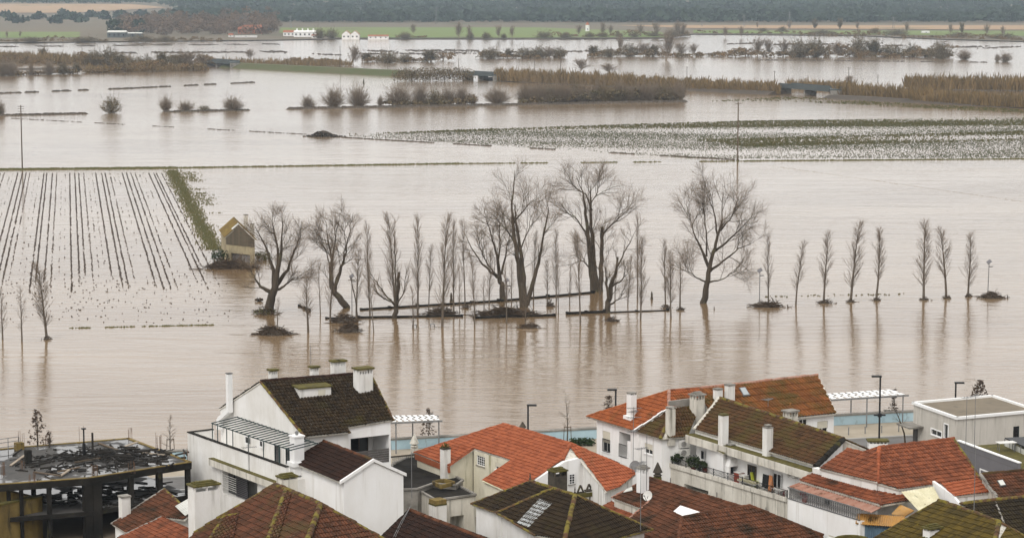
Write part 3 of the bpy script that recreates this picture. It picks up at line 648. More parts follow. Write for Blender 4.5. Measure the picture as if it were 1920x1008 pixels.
# ---- hip roof at the bottom, left of centre
zr = 10.5; A = P(515, 908, zr); pl1 = slope_plane(A, L_AZ, 25); hc = house('hip roofed corner house in front of the white house, brown tiles with yellow mossy hips', A)
B = onplane(602, 945, pl1); p1 = pts(pl1, [(515, 908), (602, 945), (574, 1018), (520, 1075), (300, 1075), (366, 998)])
pl3 = slope_plane(B, R_AZ, 27); p3 = pts(pl3, [(602, 945), (650, 970), (740, 1022), (640, 1075), (560, 1075), (576, 1008)])
r1 = roof(hc, [p1], pl1, 'tile_brown', w=.21, l=.44); roof(hc, [p3], pl3, 'tile_brown', w=.21, l=.44)
caps(r1, p1[0], p1[1], 'cap_moss', .15); caps(r1, p1[1], p1[2], 'cap_moss', .17); caps(r1, p1[0], p1[5], 'cap_moss', .11); caps(r1, p3[0], p3[2], 'cap_moss', .12)
sm = [onplane(x, y, pl1) + pl1[1] * .1 for x, y in [(538, 920), (548, 928), (524, 1012), (504, 1012)]]
mbq = MB(); tile_mesh(mbq, [sm], (sm[0], pl1[1]), w=.21, l=.40, turn=math.radians(70)); part(mbq, 'hip_strip', M['tile_brown'], hc, kind='stuff'); caps(r1, sm[0], sm[3], 'cap_moss', .15)
lf = [onplane(x, y, pl1) + pl1[1] * .1 for x, y in [(449, 966), (440, 1012), (395, 1012), (404, 990), (421, 972)]]
mbq = MB(); tile_mesh(mbq, [lf], (lf[0], pl1[1]), w=.21, l=.42, turn=math.radians(75)); part(mbq, 'hip_strip', M['tile_brown'], hc, kind='stuff')
caps(r1, lf[0], lf[4], 'cap_moss', .12); caps(r1, lf[4], lf[2], 'cap_moss', .12)
body(hc, p1, pl1, [0, 0, .3, .3, .3, .3], ZG, 'plaster_dirty'); body(hc, p3, pl3, [.3, .3, .3, .3, 0, 0], ZG, 'plaster_dirty')
q = onplane(390, 990, pl1) + np.array([-.4, 1.3, .3]); chimney(hc, q, rise(q, 908), 1.75, 1.0, 'plaster', 'low', 'moss', sink=2.5, nslot=2, over=.08)
q = P(532, 916, 9.9) + np.array([0, 2.2, 0]); chimney(hc, q, rise(q, 893), 1.15, .8, 'plaster_dirty', 'low', 'moss', sink=2.5, nslot=2, over=.06)
# ---- small red roofed house left of the big chimney
zr = 7.4; A = P(308, 917, zr); pl1 = slope_plane(A, L_AZ, 24); hb = house('small red tiled house between the ruin and the broad mossy chimney', A)
p1 = pts(pl1, [(308, 917), (358, 962), (345, 974), (306, 970), (236, 999), (210, 982)]); plr = slope_plane(A, R_AZ, 22)
p2 = pts(plr, [(308, 917), (372, 940), (372, 962), (345, 974)]);
r1 = roof(hb, [[p1[0], p1[1], p1[2], p1[3]], [p1[0], p1[3], p1[4], p1[5]]], pl1, 'tile_redbrown', w=.2, l=.34)
caps(r1, p1[0], p1[5], 'concrete', .10); caps(r1, p1[0], p1[1], 'cap_moss', .1)
body(hb, [p1[0], p1[1], p1[3], p1[4], p1[5]], pl1, [0, .1, .2, .2, .1], ZG, 'plaster', {3: [(221, 1000, 228, 1008, 'glass', .1)]})
zl_ = 6.7; B2 = P(304, 969, zl_); pl2 = slope_plane(B2, L_AZ, 20); p2 = pts(pl2, [(304, 969), (366, 996), (366, 1040), (212, 1040), (222, 1008)])
r2 = roof(hb, [p2], pl2, 'tile_clay', name='lower_roof', w=.2, l=.34); caps(r2, p2[0], p2[4], 'concrete', .09); body(hb, p2, pl2, [.1, .1, .1, .1, .1], ZG, 'plaster', name='lower_wall')
q = onplane(230, 972, pl1) + np.array([.1, .3, 0]); chimney(hb, q, rise(q, 931), .62, .62, 'plaster', 'plain', 'concrete', sink=1.5, over=.05)
g = MB(); sk = [onplane(x, y, pl1) + pl1[1] * .22 for x, y in [(331, 954), (366, 934), (366, 962), (350, 972)]]
for k in range(9):
    a_ = sk[0] + (sk[3] - sk[0]) * k / 9; b_ = sk[1] + (sk[2] - sk[1]) * k / 9; a2 = sk[0] + (sk[3] - sk[0]) * (k + .8) / 9; b2 = sk[1] + (sk[2] - sk[1]) * (k + .8) / 9; g.prism([a_, b_, b2, a2], pl1[1] * .04)
part(g, 'corrugated_sheet', M['corr_white'], hb)
# ---- dark roof at the bottom beside the white gable
zr = 6.9; A = P(767, 956, zr); pl1 = slope_plane(A, L_AZ, 24); hg = house('dark brown tiled roof at the bottom edge beside the blank white gable', A)
p1 = pts(pl1, [(767, 956), (905, 1008), (1000, 1046), (900, 1075), (690, 1030)]); r1 = roof(hg, [p1], pl1, 'tile_darkred', w=.22, l=.40)
pr = slope_plane(A, B_AZ, 24); o_ = 3.2; p2 = [p1[0], p1[2], p1[2] + E2 * o_ - UZ * o_ * math.tan(math.radians(24)), p1[0] + E2 * o_ - UZ * o_ * math.tan(math.radians(24))]; roof(hg, [p2], pr, 'tile_darkred', w=.22, l=.40)
caps(r1, p1[0], p1[2], 'tile_redbrown', .14); caps(r1, p1[0], p1[4], 'concrete_dark', .08)
body(hg, p1, pl1, [0, .2, .2, .2, .2], ZG, 'plaster_dirty'); body(hg, p2, pr, [0, .1, .2, .1], ZG, 'plaster_dirty')
g = MB(); g.tube([onplane(770, 956, pl1) + UZ * .3, onplane(752, 980, pl1) + UZ * .12, onplane(742, 1000, pl1) + UZ * .1, onplane(736, 1012, pl1) + UZ * .1], .025, 5)
g.tube([onplane(770, 957, pl1) + UZ * .34, onplane(755, 980, pl1) + UZ * .12, onplane(747, 996, pl1) + UZ * .1, onplane(739, 1014, pl1) + UZ * .1], .02, 5); part(g, 'cable', M['iron_grey'], hg)
# ---- orange roof round a courtyard
zr = 9.0; A = P(942, 795, zr); pl1 = slope_plane(A, L_AZ, 22); ho = house('house with bright orange tiled roof cut back round a small courtyard', A)
B = onplane(1069, 832, pl1)
K = dict(a=(942, 795), b=(1069, 832), c=(1055, 862), d=(1002, 900), e=(951, 922), f=(905, 901), g=(959, 863), h=(888, 841), i=(841, 874), j=(777, 848.5))
k3 = {k: onplane(*v, pl1) for k, v in K.items()}
cv = [[k3['a'], k3['h'], k3['i'], k3['j']], [k3['a'], k3['b'], k3['g'], k3['h']], [k3['b'], k3['c'], k3['d'], k3['g']], [k3['g'], k3['d'], k3['e'], k3['f']]]
r1 = roof(ho, cv, pl1, 'tile_orange', w=.215, l=.36); caps(r1, k3['a'], k3['b'], 'tile_orange', .14); caps(r1, k3['a'], k3['j'], 'tile_orange', .08); caps(r1, k3['b'], k3['c'], 'tile_orange', .13, name='hip_tiles'); caps(r1, k3['f'], k3['g'], 'tile_orange', .09, name='verge_tiles')
caps(r1, k3['f'], k3['e'], 'corr_cream', .06, name='verge_tiles', drop=.03); caps(r1, k3['i'], k3['h'], 'tile_orange', .05, name='verge_tiles', drop=.03)
pl2 = slope_plane(B, R_AZ, 22); p2 = pts(pl2, [(1069, 832), (1188, 884), (1192, 889), (1162, 913), (1137, 922)]); c2 = pts(pl2, [(1069, 832), (1137, 922), (1085, 859.5), (1056, 862)])
roof(ho, [p2, c2], pl2, 'tile_orange', w=.215, l=.42); caps(r1, B, p2[1], 'tile_orange', .13, name='hip_tiles')
plb = slope_plane(A, B_AZ, 24); o_ = 4.5; pb_ = [k3['a'], k3['b'], k3['b'] + E2 * o_ - UZ * o_ * math.tan(math.radians(24)), k3['a'] + E2 * o_ - UZ * o_ * math.tan(math.radians(24))]; roof(ho, [pb_], plb, 'tile_orange', w=.215, l=.36)
for c in (cv[0], cv[2], cv[3]): body(ho, c, pl1, .12, ZG, 'plaster_cream')
body(ho, cv[1], pl1, [0, 0, .02, 0], ZG, 'plaster_cream', {2: [(894, 852, 909, 875, 'grid', .12), (929, 866, 946, 884, 'shutter', .12)]})
body(ho, pb_, plb, [0, .1, .3, .1], ZG, 'plaster'); body(ho, p2, pl2, [0, .2, .2, .2, 0], ZG, 'plaster')
g = MB(); j_, i_ = k3['j'], k3['i']; dd = (i_ - j_) / np.linalg.norm(i_ - j_); g.prism([j_ - UZ * .02, i_ - UZ * .02, i_ - UZ * .5 + E2 * .05, j_ - UZ * .5 + E2 * .05], E2 * .12); part(g, 'fascia', M['tile_orange'], ho)
wg = Panel(k3['d'][:2], (k3['d'] + E2 * 6.5)[:2], E1)
gp = [onplane(x, y, (k3['d'] + E1 * .1, E1)) for x, y in [(1000, 902), (1059, 865), (1085, 858.5), (1137, 923), (1137, 960), (1000, 960)]]
g = MB(); g.prism(gp, -E1 * .3); part(g, 'gable_wall', M['plaster_clean'], ho)
gpan = Panel((k3['d'] + E1 * .12)[:2], (k3['d'] + E1 * .12 + E2 * 8)[:2], E1); ua, za = gpan.uz(1066, 888); ub, zb_ = gpan.uz(1077, 906); window(ho, gpan, (ua, ub, zb_, za), 'grid', .0)
q = k3['i'] * .72 + k3['j'] * .28 + E2 * .2; q[2] = onplane(830, 872, pl1)[2] - .6; chimney(ho, q + np.array([.35, -1.0, 0]), rise(q, 836), .62, .5, 'plaster', 'plain', 'stone_dark', sink=2.5, over=.02)
g = MB(); leafclump(g, q + np.array([.35, -1.0, rise(q, 830) - .1]), .34, 60, .12); part(g, 'chimney_weeds', M['moss'], ho)
acp = Panel(k3['h'][:2] - E2[:2] * .02, k3['g'][:2] - E2[:2] * .02, -E2); uu, zz = acp.uz(879, 906); ac_unit(acp, uu, zz, 'air conditioner on the cream courtyard wall under the orange roof')
# ---- blackened flat roofs in front of it
zf = 5.6; hf = house('derelict flat-roofed building with blackened concrete roof and stained walls', P(800, 900, zf)); top = flat(zf)
c1 = [P(x, y, zf) for x, y in [(735, 874), (775, 853), (868, 903), (855, 912), (812, 909), (783, 919), (735, 921)]]; body(hf, c1, top, 0, ZG, 'concrete', dz=0)
zf2 = zf - .3; c2 = [P(x, y, zf2) for x, y in [(812, 905), (852, 909), (892, 930), (817, 940), (783, 920)]]; body(hf, c2, flat(zf2), 0, ZG, 'plaster_dirty', {2: [(844, 968, 870, 992, 'open', 1.2)]}, dz=0)
for cc, zz, nm in ((c1, zf, 'roof_slab'), (c2, zf2, 'roof_slab')):
    g = MB(); g.prism(np.array(cc), .09); part(g, nm, M['concrete_dark'], hf)
    g = MB()
    for i in range(len(cc)):
        a_, b_ = cc[i], cc[(i + 1) % len(cc)]; g.bar(a_ + UZ * .13, b_ + UZ * .13, .09, .07)
    part(g, 'roof_edge', M['concrete'], hf)
g = MB(); hl_ = [P(x, y, zf + .1) for x, y in [(812, 907), (833, 903), (852, 908), (827, 915)]]
for i in range(4): g.bar(hl_[i] + UZ * .12, hl_[(i + 1) % 4] + UZ * .12, .07, .14)
part(g, 'light_shaft', M['concrete_yellow'], hf)
for x, y, yb, w_, d_, lab in [(821, 945, 985, .95, .9, 0), (914, 970, 1012, 1.0, 1.0, 1)]:
    q = P(x, yb, 3.6 if lab == 0 else 4.3); h = rise(q, y); chimney(hf, q, h, w_, d_, 'plaster', 'plain', 'moss', sink=2, over=.02)
    g = MB(); g.box(q + UZ * (h + .12), E2 * w_ * .5, E1 * d_ * .5, .28); part(g, 'chimney_cap', M['concrete_yellow'], hf)
t = thing('balustrade', 'dark stone balustrade behind the blackened flat roof', 'balustrade', P(745, 872, 5.2)); a_, b_ = P(735, 872, 5.2), P(777, 868, 5.2); b_[2] = a_[2]
g = MB(); g.box((a_ + b_) / 2 - UZ * .6, (b_ - a_) / 2, E2 * .12, .62); g.box((a_ + b_) / 2 + UZ * .62, (b_ - a_) / 2, E2 * .14, .12); part(g, 'rail', M['stone_dark'], t)
for k in range(11): p = a_ + (b_ - a_) * (k + .5) / 11; g = MB(); g.lathe(p + UZ * .02, [(.05, 0), (.085, .18), (.05, .4), (.07, .6)], 6); part(g, 'baluster', M['plaster_dirty'], t)
def finial(q, h, label, m='stone_dark', base='stone_dark', r=.3):
    t = thing('stone_finial', label, 'finial', q); g = MB(); g.box(q - UZ * .3, np.array([r * .8, 0, 0]), np.array([0, r * .8, 0]), .3 + h * .3); part(g, 'pedestal', M[base], t)
    g = MB(); g.lathe(q + UZ * h * .3, [(r * .5, 0), (r * .95, h * .08), (r * .55, h * .16), (r * 1.05, h * .22), (r * .9, h * .3), (r * .12, h * .7)], 6); part(g, 'spire', M[m], t)
q = P(777, 850, 5.3); finial(q, rise(q, 813), 'pale stone finial at the end of the dark balustrade', 'plaster_dirty', 'plaster_dirty', .36)
q = P(980, 812, 6.3); finial(q, rise(q, 790) + .0, 'dark stone finial behind the orange courtyard roof ridge', r=.3)
q = P(1233, 905, 7.0); finial(q, rise(q, 866), 'dark pointed stone finial with mossy base before the streaked terrace wall', 'stone_dark', 'moss', .34)
# ---- black hip roof with the glazed tiles
zr = 9.5; A = P(994, 902.5, zr); pl1 = slope_plane(A, L_AZ, 26); hi = house('hip roofed house with black mossy tiles and a strip of glazed tiles', A)
B = P(1078, 928.4, zr); m0 = onplane(1038, 916, pl1); m1 = onplane(932, 962, pl1); p1 = [A, m0, m1, onplane(884, 945, pl1)]; pl2 = plane3(m0, B, m1)
p2 = [m0, B] + pts(pl2, [(1058, 1012), (1003, 1004)]) + [m1]; e_ = P(1222, 993, 7.0); pl3 = plane3(B, p2[2], e_); p3 = [B, e_] + pts(pl3, [(1160, 1010), (1058, 1012)])
p3b = pts(pl3, [(1160, 1010), (1222, 993), (1250, 1012), (1150, 1040), (1058, 1040), (1058, 1012)])
r1 = roof(hi, [p1], pl1, 'tile_black', w=.21, l=.36); roof(hi, [p2], pl2, 'tile_black', w=.21, l=.36); roof(hi, [p3], pl3, 'tile_black', w=.21, l=.36)
for a_, b_, rr in ((A, B, .13), (m0, m1, .13), (B, p2[2], .15), (A, p1[3], .10), (B, e_, .12), (p1[3], m1, .07), (m1, p2[3], .09), (p3[2], e_, .07)): caps(r1, a_, b_, 'cap_moss', rr, name='hip_tiles')
body(hi, p1, pl1, [0, 0, .2, .1], ZG, 'plaster'); body(hi, p2, pl2, [0, 0, .3, .3, 0], ZG, 'plaster'); body(hi, p3, pl3, [.2, .2, .3, 0], ZG, 'plaster')
g = MB(); sk = [onplane(x, y, pl2) + pl2[1] * .07 for x, y in [(1012, 936), (1036, 945), (992, 990), (970, 981)]]
for i in range(6):
    for j in range(9):
        f = lambda a, b: (sk[0] * (1 - a) + sk[1] * a) * (1 - b) + (sk[3] * (1 - a) + sk[2] * a) * b
        g.prism([f((i + .05) / 6, (j + .06) / 9), f((i + .92) / 6, (j + .06) / 9), f((i + .92) / 6, (j + .94) / 9), f((i + .05) / 6, (j + .94) / 9)], pl2[1] * .03, tid=RNG.random())
mk('glass_tile', (.40, .42, .42), (.16, .16, .15), 1.5, .25, tid=.7, spec=.5)
part(g, 'glazed_tiles', M['glass_tile'], hi, kind='stuff')
for (x, y) in ((994, 902), (1078, 928)):
    q = P(x, y, zr); g = MB(); g.lathe(q + UZ * .1, [(.07, 0), (.09, .1), (.03, .18), (.05, .28), (.01, .5)], 6); part(g, 'finial', M['stone_dark'], hi)
q = P(1047, 920, 8.0) + np.array([0, 3.0, -.6]); chimney(hi, q, rise(q, 882), 1.05, .85, 'stone_dark', 'low', 'moss', sink=3, nslot=2, over=.06)
q = P(1108, 944, 6.2) + np.array([0, 4., 0.4]); hk = chimney(hi, q, rise(q, 920), .55, .35, 'plaster_clean', 'plain', 'stone_dark', sink=3, over=.02)
g = MB(); g.box(q + UZ * (rise(q, 920) - .35), E2 * 1.05, E1 * .25, .3); part(g, 'mossy_beam', M['moss'], hi)
for k in (-.75, 0., .75):
    c = q + E2 * k + UZ * (rise(q, 920) - .03); g = MB(); g.bar(c - E2 * .28, c + UZ * .55, .05); g.bar(c + E2 * .28, c + UZ * .55, .05); g.bar(c - E2 * .28 + UZ * .03, c + E2 * .28 + UZ * .03, .05); part(g, 'chimney_tent', M['stone_dark'], hi)
for k in (-.2, .25): g = MB(); g.tube([q + E2 * k - UZ * 1.2 - E2 * 0 + E1 * .4, q + E2 * k + E1 * .4 + UZ * (rise(q, 920) - .3)], .05, 6); part(g, 'downpipe', M['black_iron'], hi)
# ---- white corner house with orange hip roof
ze = 9.0; a = P(1100.5, 785, ze); hk = house('white corner house with orange hip roof, loggia and half-closed shutters', a)
R0 = onplane(1254.6, 733, (np.array([0, 0, 11.6]), UZ)); pl1 = plane3(P(1100.5, 783, ze), P(1188, 807, ze), R0)
p1 = pts(pl1, [(1100.5, 781), (1254.6, 733), (1253, 765), (1188, 807.5)]); r1 = roof(hk, [p1], pl1, 'tile_orange_old', w=.215, l=.37)
caps(r1, p1[0], p1[1], 'tile_orange_old', .12, name='hip_tiles'); caps(r1, p1[2], p1[3], 'white_paint', .07, name='verge_tiles')
R1 = P(1309, 728.5, R0[2]); pl2 = slope_plane(R0, -65, 24); p2 = pts(pl2, [(1254.6, 733), (1309, 728.5), (1345, 757), (1304, 760), (1254, 766)]); R1 = p2[1]
roof(hk, [p2], pl2, 'tile_orange_old', w=.215, l=.37); caps(r1, p2[0], p2[1], 'tile_clay', .12); caps(r1, p2[0], p2[4], 'corr_rust', .13, name='hip_tiles')
R2 = P(1532, 703.5, R0[2]); e_ = P(1568, 775, 9.55); pl3 = plane3(R1, R2, e_); p3 = [R1, R2, e_] + pts(pl3, [(1473, 786), (1345, 757)])
rr = (R2 - R1) / np.linalg.norm(R2 - R1); hl = house('long rust-orange tiled house with skylight on the river side', R2)
p3 = [R1, R2] + pts(pl3, [(1568, 775.5), (1440, 788.5), (1340, 799)]); r3 = roof(hl, [p3], pl3, 'tile_rustic', w=.30, l=.9, amp=.10); caps(r3, R1, R2, 'corr_rust', .13); caps(r3, p3[1], p3[2], 'plaster_dirty', .07, name='verge_tiles')
nb = np.array([-rr[1], rr[0], 0]); plb = plane3(R1, R2, R1 + nb * 4 - UZ * 1.9); pb_ = [R1, R2, R2 + nb * 4.5 - UZ * 4.5 * .475, R1 + nb * 4.5 - UZ * 4.5 * .475]; roof(hl, [pb_], plb, 'tile_rustic', w=.3, l=.5)
body(hl, p3, pl3, [0, .1, .3, .3, .1], ZG, 'plaster_clean', {2: [(1532.5, 790, 1552, 812, 'shutter', .15), (1498, 786, 1513, 799, 'glass', .12)]}); body(hl, pb_, plb, [0, .1, .3, .1], ZG, 'plaster_clean')
g = MB(); sk = [onplane(x, y, pl3) + pl3[1] * .12 for x, y in [(1384.5, 729.5), (1396, 728), (1406, 744), (1393, 745.5)]]; g.prism(sk, pl3[1] * .06); so = part(g, 'skylight', M['plank_grey'], hl)
g = MB(); cc = sum(sk) / 4; g.prism([cc + (q - cc) * .8 + pl3[1] * .065 for q in sk], pl3[1] * .015); mk('sky_glass', (.30, .33, .34), rough=.06, spec=.7); part(g, 'pane', M['sky_glass'], so)
for x, y, yt, w_ in ((1346, 752, 730, .55), (1368, 752, 722, .62)):
    q = onplane(x, y, pl3); chimney(hl, q, rise(q, yt), w_, .5, 'plaster', 'plain', 'concrete', over=.03)
q = onplane(1184, 781, pl1); chimney(hk, q, rise(q, 739), .5, .6, 'plaster_clean', 'hood', 'concrete'); g = MB(); g.box(q - UZ * .2, E2 * .42, E1 * .5, .3); part(g, 'chimney_flashing', M['white_paint'], hk)
# lower darker roof in front
zl = 8.9; c0 = P(1238, 823, zl); pl4 = plane3(P(1188, 808, zl), c0, onplane(1253, 766, pl1) - UZ * .25); p4 = pts(pl4, [(1189, 808), (1253, 767), (1252, 789), (1238, 823)]); r4 = roof(hk, [p4], pl4, 'tile_olive', name='lower_roof', w=.22, l=.38)
q2 = onplane(1252, 789, pl4); pl5 = plane3(c0, P(1290, 820, zl), q2); p5 = pts(pl5, [(1252, 789), (1253, 767), (1304, 760), (1309, 772), (1289, 819), (1238, 823)]); roof(hk, [p5], pl5, 'tile_olive', name='lower_roof', w=.22, l=.38); caps(r4, c0, q2, 'cap_moss', .14, name='hip_tiles')
g = MB(); g.prism([onplane(1253, 767, pl5), onplane(1304, 760.5, pl5), onplane(1304, 760.5, pl5) + UZ * .6, onplane(1253, 767, pl5) + UZ * .6], np.array([.1, .35, 0])); part(g, 'step_wall', M['concrete'], hk)
pK, qK = body(hk, p1, pl1, [.15, 0, 0, .35], ZG, 'plaster_clean', {3: [(1130, 806, 1144, 849, 'shutter', .15), (1161, 808, 1182, 859, 'loggia', 2.2), (1161, 868, 1175, 877, 'shutter', .12)]})
pK4, _ = body(hk, p4, pl4, [0, 0, 0, .3], ZG, 'plaster_clean', {3: [(1208.5, 829, 1223.5, 853, 'shutter', .15)]}); pK5, _ = body(hk, p5, pl5, [0, 0, 0, .1, .3, 0], ZG, 'plaster_clean')
body(hk, p2, pl2, [0, 0, 0, 0, 0], ZG, 'plaster_clean')
pa = pK[3]
for nm, (x0, y0, x1, y1) in (('railing', (1130, 828, 1144, 848)), ('railing', (1161, 838, 1175, 858))):
    ua, za = pa.uz(x0, y0); ub, zb_ = pa.uz(x1, y1); lo, hi_ = sorted((ua, ub)); zlo, zhi = min(za, zb_), min(za, zb_) + .95; g = MB(); g.bar(pa.at(lo, zhi, .03), pa.at(hi_, zhi, .03), .02); g.bar(pa.at(lo, zlo, .03), pa.at(hi_, zlo, .03), .02)
    for k in range(9): u = lo + (hi_ - lo) * k / 8; g.bar(pa.at(u, zlo, .03), pa.at(u, zhi, .03), .012)
    part(g, nm, M['black_iron'], hk)
u_, z_ = pa.uz(1181, 846); g = MB(); lw0, lz0 = pa.uz(1176, 826); lw1, lz1 = pa.uz(1183, 859); g.prism([pa.at(lw0, min(lz1, lz0), -.1), pa.at(lw1, min(lz1, lz0), -.1), pa.at(lw1, max(lz0, lz1), -.1), pa.at(lw0, max(lz0, lz1), -.1)], pa.n * .08); part(g, 'loggia_wall', M['plaster_clean'], hk)
q = onplane(1257, 814, pl5); chimney(hk, q, rise(q, 766), .55, .5, 'plaster_dirty', 'hood', 'concrete')
q = onplane(1307, 772, pl5); chimney(hk, q, rise(q, 735) - .2, .85, .75, 'plaster_dirty', 'low', 'concrete', sink=1.5, nslot=3)
pa5 = pK5[4]
for k, (x, y) in enumerate(((1281, 837), (1281, 853))):
    uu, zz = pa5.uz(x, y); ac_unit(pa5, uu, zz, ['upper of two air conditioners on the white wall above the terrace plants', 'lower of two air conditioners on the white wall above the terrace plants'][k], .8, .55)
# ---- olive-brown roofed row with the terrace
zr = 11.3; A = P(1349, 746, zr); pl1 = slope_plane(A, -151, 24); hm = house('long row house with olive-brown mossy roof and furnished terrace', A)
p1 = pts(pl1, [(1349, 746), (1581, 823), (1530, 873), (1302, 805)]); r1 = roof(hm, [p1], pl1, 'tile_olive', w=.215, l=.38); caps(r1, p1[0], p1[1], 'cap_moss', .14); caps(r1, p1[1], p1[2], 'concrete_dark', .22, name='verge_tiles', drop=.08); caps(r1, p1[0], p1[3], 'plaster_dirty', .13, name='verge_tiles')
md = (p1[1] - p1[0]) * np.array([1, 1, 0]); md /= np.linalg.norm(md); mn = np.array([-md[1], md[0], 0]); o_ = 3.6
pb_ = [p1[0], p1[1], p1[1] + mn * o_ - UZ * o_ * .445, p1[0] + mn * o_ - UZ * o_ * .445]; plb = plane3(pb_[0], pb_[1], pb_[2]); roof(hm, [pb_], plb, 'tile_olive', w=.215, l=.38); body(hm, pb_, plb, [0, .05, .2, .05], ZG, 'plaster_dirty')
wm = {}
pM, qM = body(hm, p1, pl1, [0, .05, .25, .05], ZG, 'plaster_clean', {})
pa = pM[2]
# ledge with streaked fascia
le = MB(); Lp = pa.L; zled = min(planez(pl1, *pa.at(0, 0)[:2]), planez(pl1, *pa.at(Lp, 0)[:2])) - .45
le.prism([pa.at(-.1, zled - .55), pa.at(Lp + .2, zled - .55), pa.at(Lp + .2, zled), pa.at(-.1, zled)], pa.n * .95); lo_ = part(le, 'ledge', M['plaster_dirty'], hm)
g = MB(); g.prism([pa.at(-.1, zled + .004), pa.at(Lp + .2, zled + .004), pa.at(Lp + .2, zled + .04), pa.at(-.1, zled + .04)], pa.n * .85); part(g, 'ledge_moss', M['moss'], lo_)
g = MB(); g.prism([pa.at(0, zled + .05, .02), pa.at(Lp * .62, zled + .05, .02), pa.at(Lp * .62, zled + .42, .02), pa.at(0, zled + .42, .02)], pa.n * .12); part(g, 'eaves_band', M['plaster'], hm)
for x0, y0, x1, y1, kind in [(1404, 869, 1419, 905, 'brown'), (1452, 884, 1467, 918, 'glass'), (1316, 842, 1323, 862, 'glass')]:
    ua, za = pa.uz(x0, y0); ub, zb_ = pa.uz(x1, y1); pq = Panel((pa.p0 + pa.n * .06)[:2], (pa.p0 + pa.u * Lp + pa.n * .06)[:2], pa.n); window(hm, pq, (min(ua, ub), max(ua, ub), min(za, zb_), max(za, zb_)), kind, .02)
# terrace slab and its tall streaked wall
zw = 7.0; w0, w1 = P(1236, 861, zw), P(1476, 932.5, zw); wd = (w1 - w0) / np.linalg.norm(w1 - w0); wn = np.array([wd[1], -wd[0], 0.]); wn = wn if wn @ np.array([-1, -1, 0]) > 0 else -wn
back = abs((pa.p0 - w0) @ wn); zfl = zw - .25
bl = [w0, w1, w1 - wn * (back + .5), w0 - wn * (back + .5)]; body(hm, [q * np.array([1, 1, 0]) + UZ * zfl for q in bl], flat(zfl), [.02, 0, 0, 0], ZG, 'plaster_dirty', {0: [(1283, 906, 1328, 930, 'open', 1.5)]}, name='terrace_block', dz=0)
tw = Panel(w0[:2], w1[:2], wn)
g = MB(); ua, za = tw.uz(1302, 917); g.prism([tw.at(ua - .3, za - .6, -1.45), tw.at(ua + .6, za - .6, -1.45), tw.at(ua + .6, za, -1.45), tw.at(ua - .3, za, -1.45)], wn * .05); part(g, 'window', M['glass_dark'], hm)
g = MB(); g.box((w0 + w1) / 2 - UZ * .3, (w1 - w0) / 2, wn * .09, .3); part(g, 'coping', M['plaster_dirty'], hm)
Lw = np.linalg.norm(w1 - w0); np_ = 9
g = MB()
for k in range(np_ + 1): g.bar(w0 + wd * Lw * k / np_, w0 + wd * Lw * k / np_ + UZ * .55, .03)
g.bar(w0 + UZ * .5, w1 + UZ * .5, .018); g.bar(w0 + UZ * .12, w1 + UZ * .12, .014)
nb_ = int(Lw / .14)
for k in range(nb_): g.bar(w0 + wd * Lw * k / nb_ + UZ * .12, w0 + wd * Lw * (k + 1.6) / nb_ + UZ * .5, .009)
part(g, 'terrace_railing', M['black_iron'], hm)
for k in range(7):
    s = Lw * (.1 + .125 * k); g = MB(); g.tube([w0 + wd * s + wn * .05 - UZ * 2.2, w0 + wd * s + wn * .05 - UZ * (1.1 + .4 * (k % 3))], .028, 5); part(g, 'drain_pipe', M['iron_grey'], hm)
def terr(x, y, o=0.0):
    "a spot on the terrace floor in pixel column x, o metres behind the railing"
    q = onplane(x, 900, vplane(w0 - wn * o, w1 - wn * o)); return np.array([q[0], q[1], zfl + .01])
# barbecue block and oven chimney on the terrace
pk = [P(x, y, 8.75) for x, y in [(1322, 834), (1345, 826), (1382, 842), (1356, 853)]]; body(hm, pk, flat(8.75), .12, zfl, 'plaster_clean', name='terrace_hut', dz=0); g = MB(); g.prism(pk, .1); hr = part(g, 'hut_roof', M['plaster_dirty'], hm); g = MB(); g.prism([q + UZ * .104 for q in pk], .03); part(g, 'hut_moss', M['moss'], hr)
q = terr(1371, 0, min(1.1, back * .6)); t = thing('barbecue', 'white masonry barbecue with tall chimney on the terrace', 'barbecue', q); g = MB(); h = rise(q, 836)
g.box(q, E2 * .5, E1 * .38, .55); g.box(q + E2 * .44 + UZ * .55, E2 * .06, E1 * .38, .55); g.box(q - E2 * .44 + UZ * .55, E2 * .06, E1 * .38, .55); g.box(q - E1 * .32 + UZ * .55, E2 * .38, E1 * .05, .55); part(g, 'firebox', M['plaster_clean'], t)
g = MB(); z1 = q + UZ * 1.1; g.add([z1 + E2 * a_ * .52 + E1 * b_ * .4 for a_, b_ in ((-1, -1), (1, -1), (1, 1), (-1, 1))] + [z1 + UZ * .6 + E2 * a_ * .26 + E1 * b_ * .24 for a_, b_ in ((-1, -1), (1, -1), (1, 1), (-1, 1))], [[0, 1, 5, 4], [1, 2, 6, 5], [2, 3, 7, 6], [3, 0, 4, 7], [4, 5, 6, 7], [0, 3, 2, 1]], .5); g.box(z1 + UZ * .6, E2 * .25, E1 * .23, h - 1.75); part(g, 'hood', M['plaster_clean'], t)
g = MB(); g.box(q + UZ * .56, E2 * .38, E1 * .3, .04); g.box(q - E1 * .25 + UZ * .6, E2 * .36, E1 * .02, .5); part(g, 'grate', M['cloth_black'], t)
g = MB()
for a_ in (-.2, .2): g.box(q + E2 * a_ + UZ * (h - .05), E2 * .05, E1 * .2, .16)
g.box(q + UZ * (h + .11), E2 * .3, E1 * .28, .06); part(g, 'chimney_cap', M['concrete'], t)
for (x, y, yt, w_) in ((1356, 832, 778, .55), (1439, 853, 801, .55)):
    q = P(x, y + 1, zled + .02); chimney(hm, q, rise(q, yt), w_, .5, 'plaster', 'plain' if x < 1400 else 'pot', 'moss' if x < 1400 else 'concrete', sink=.6, over=.02)
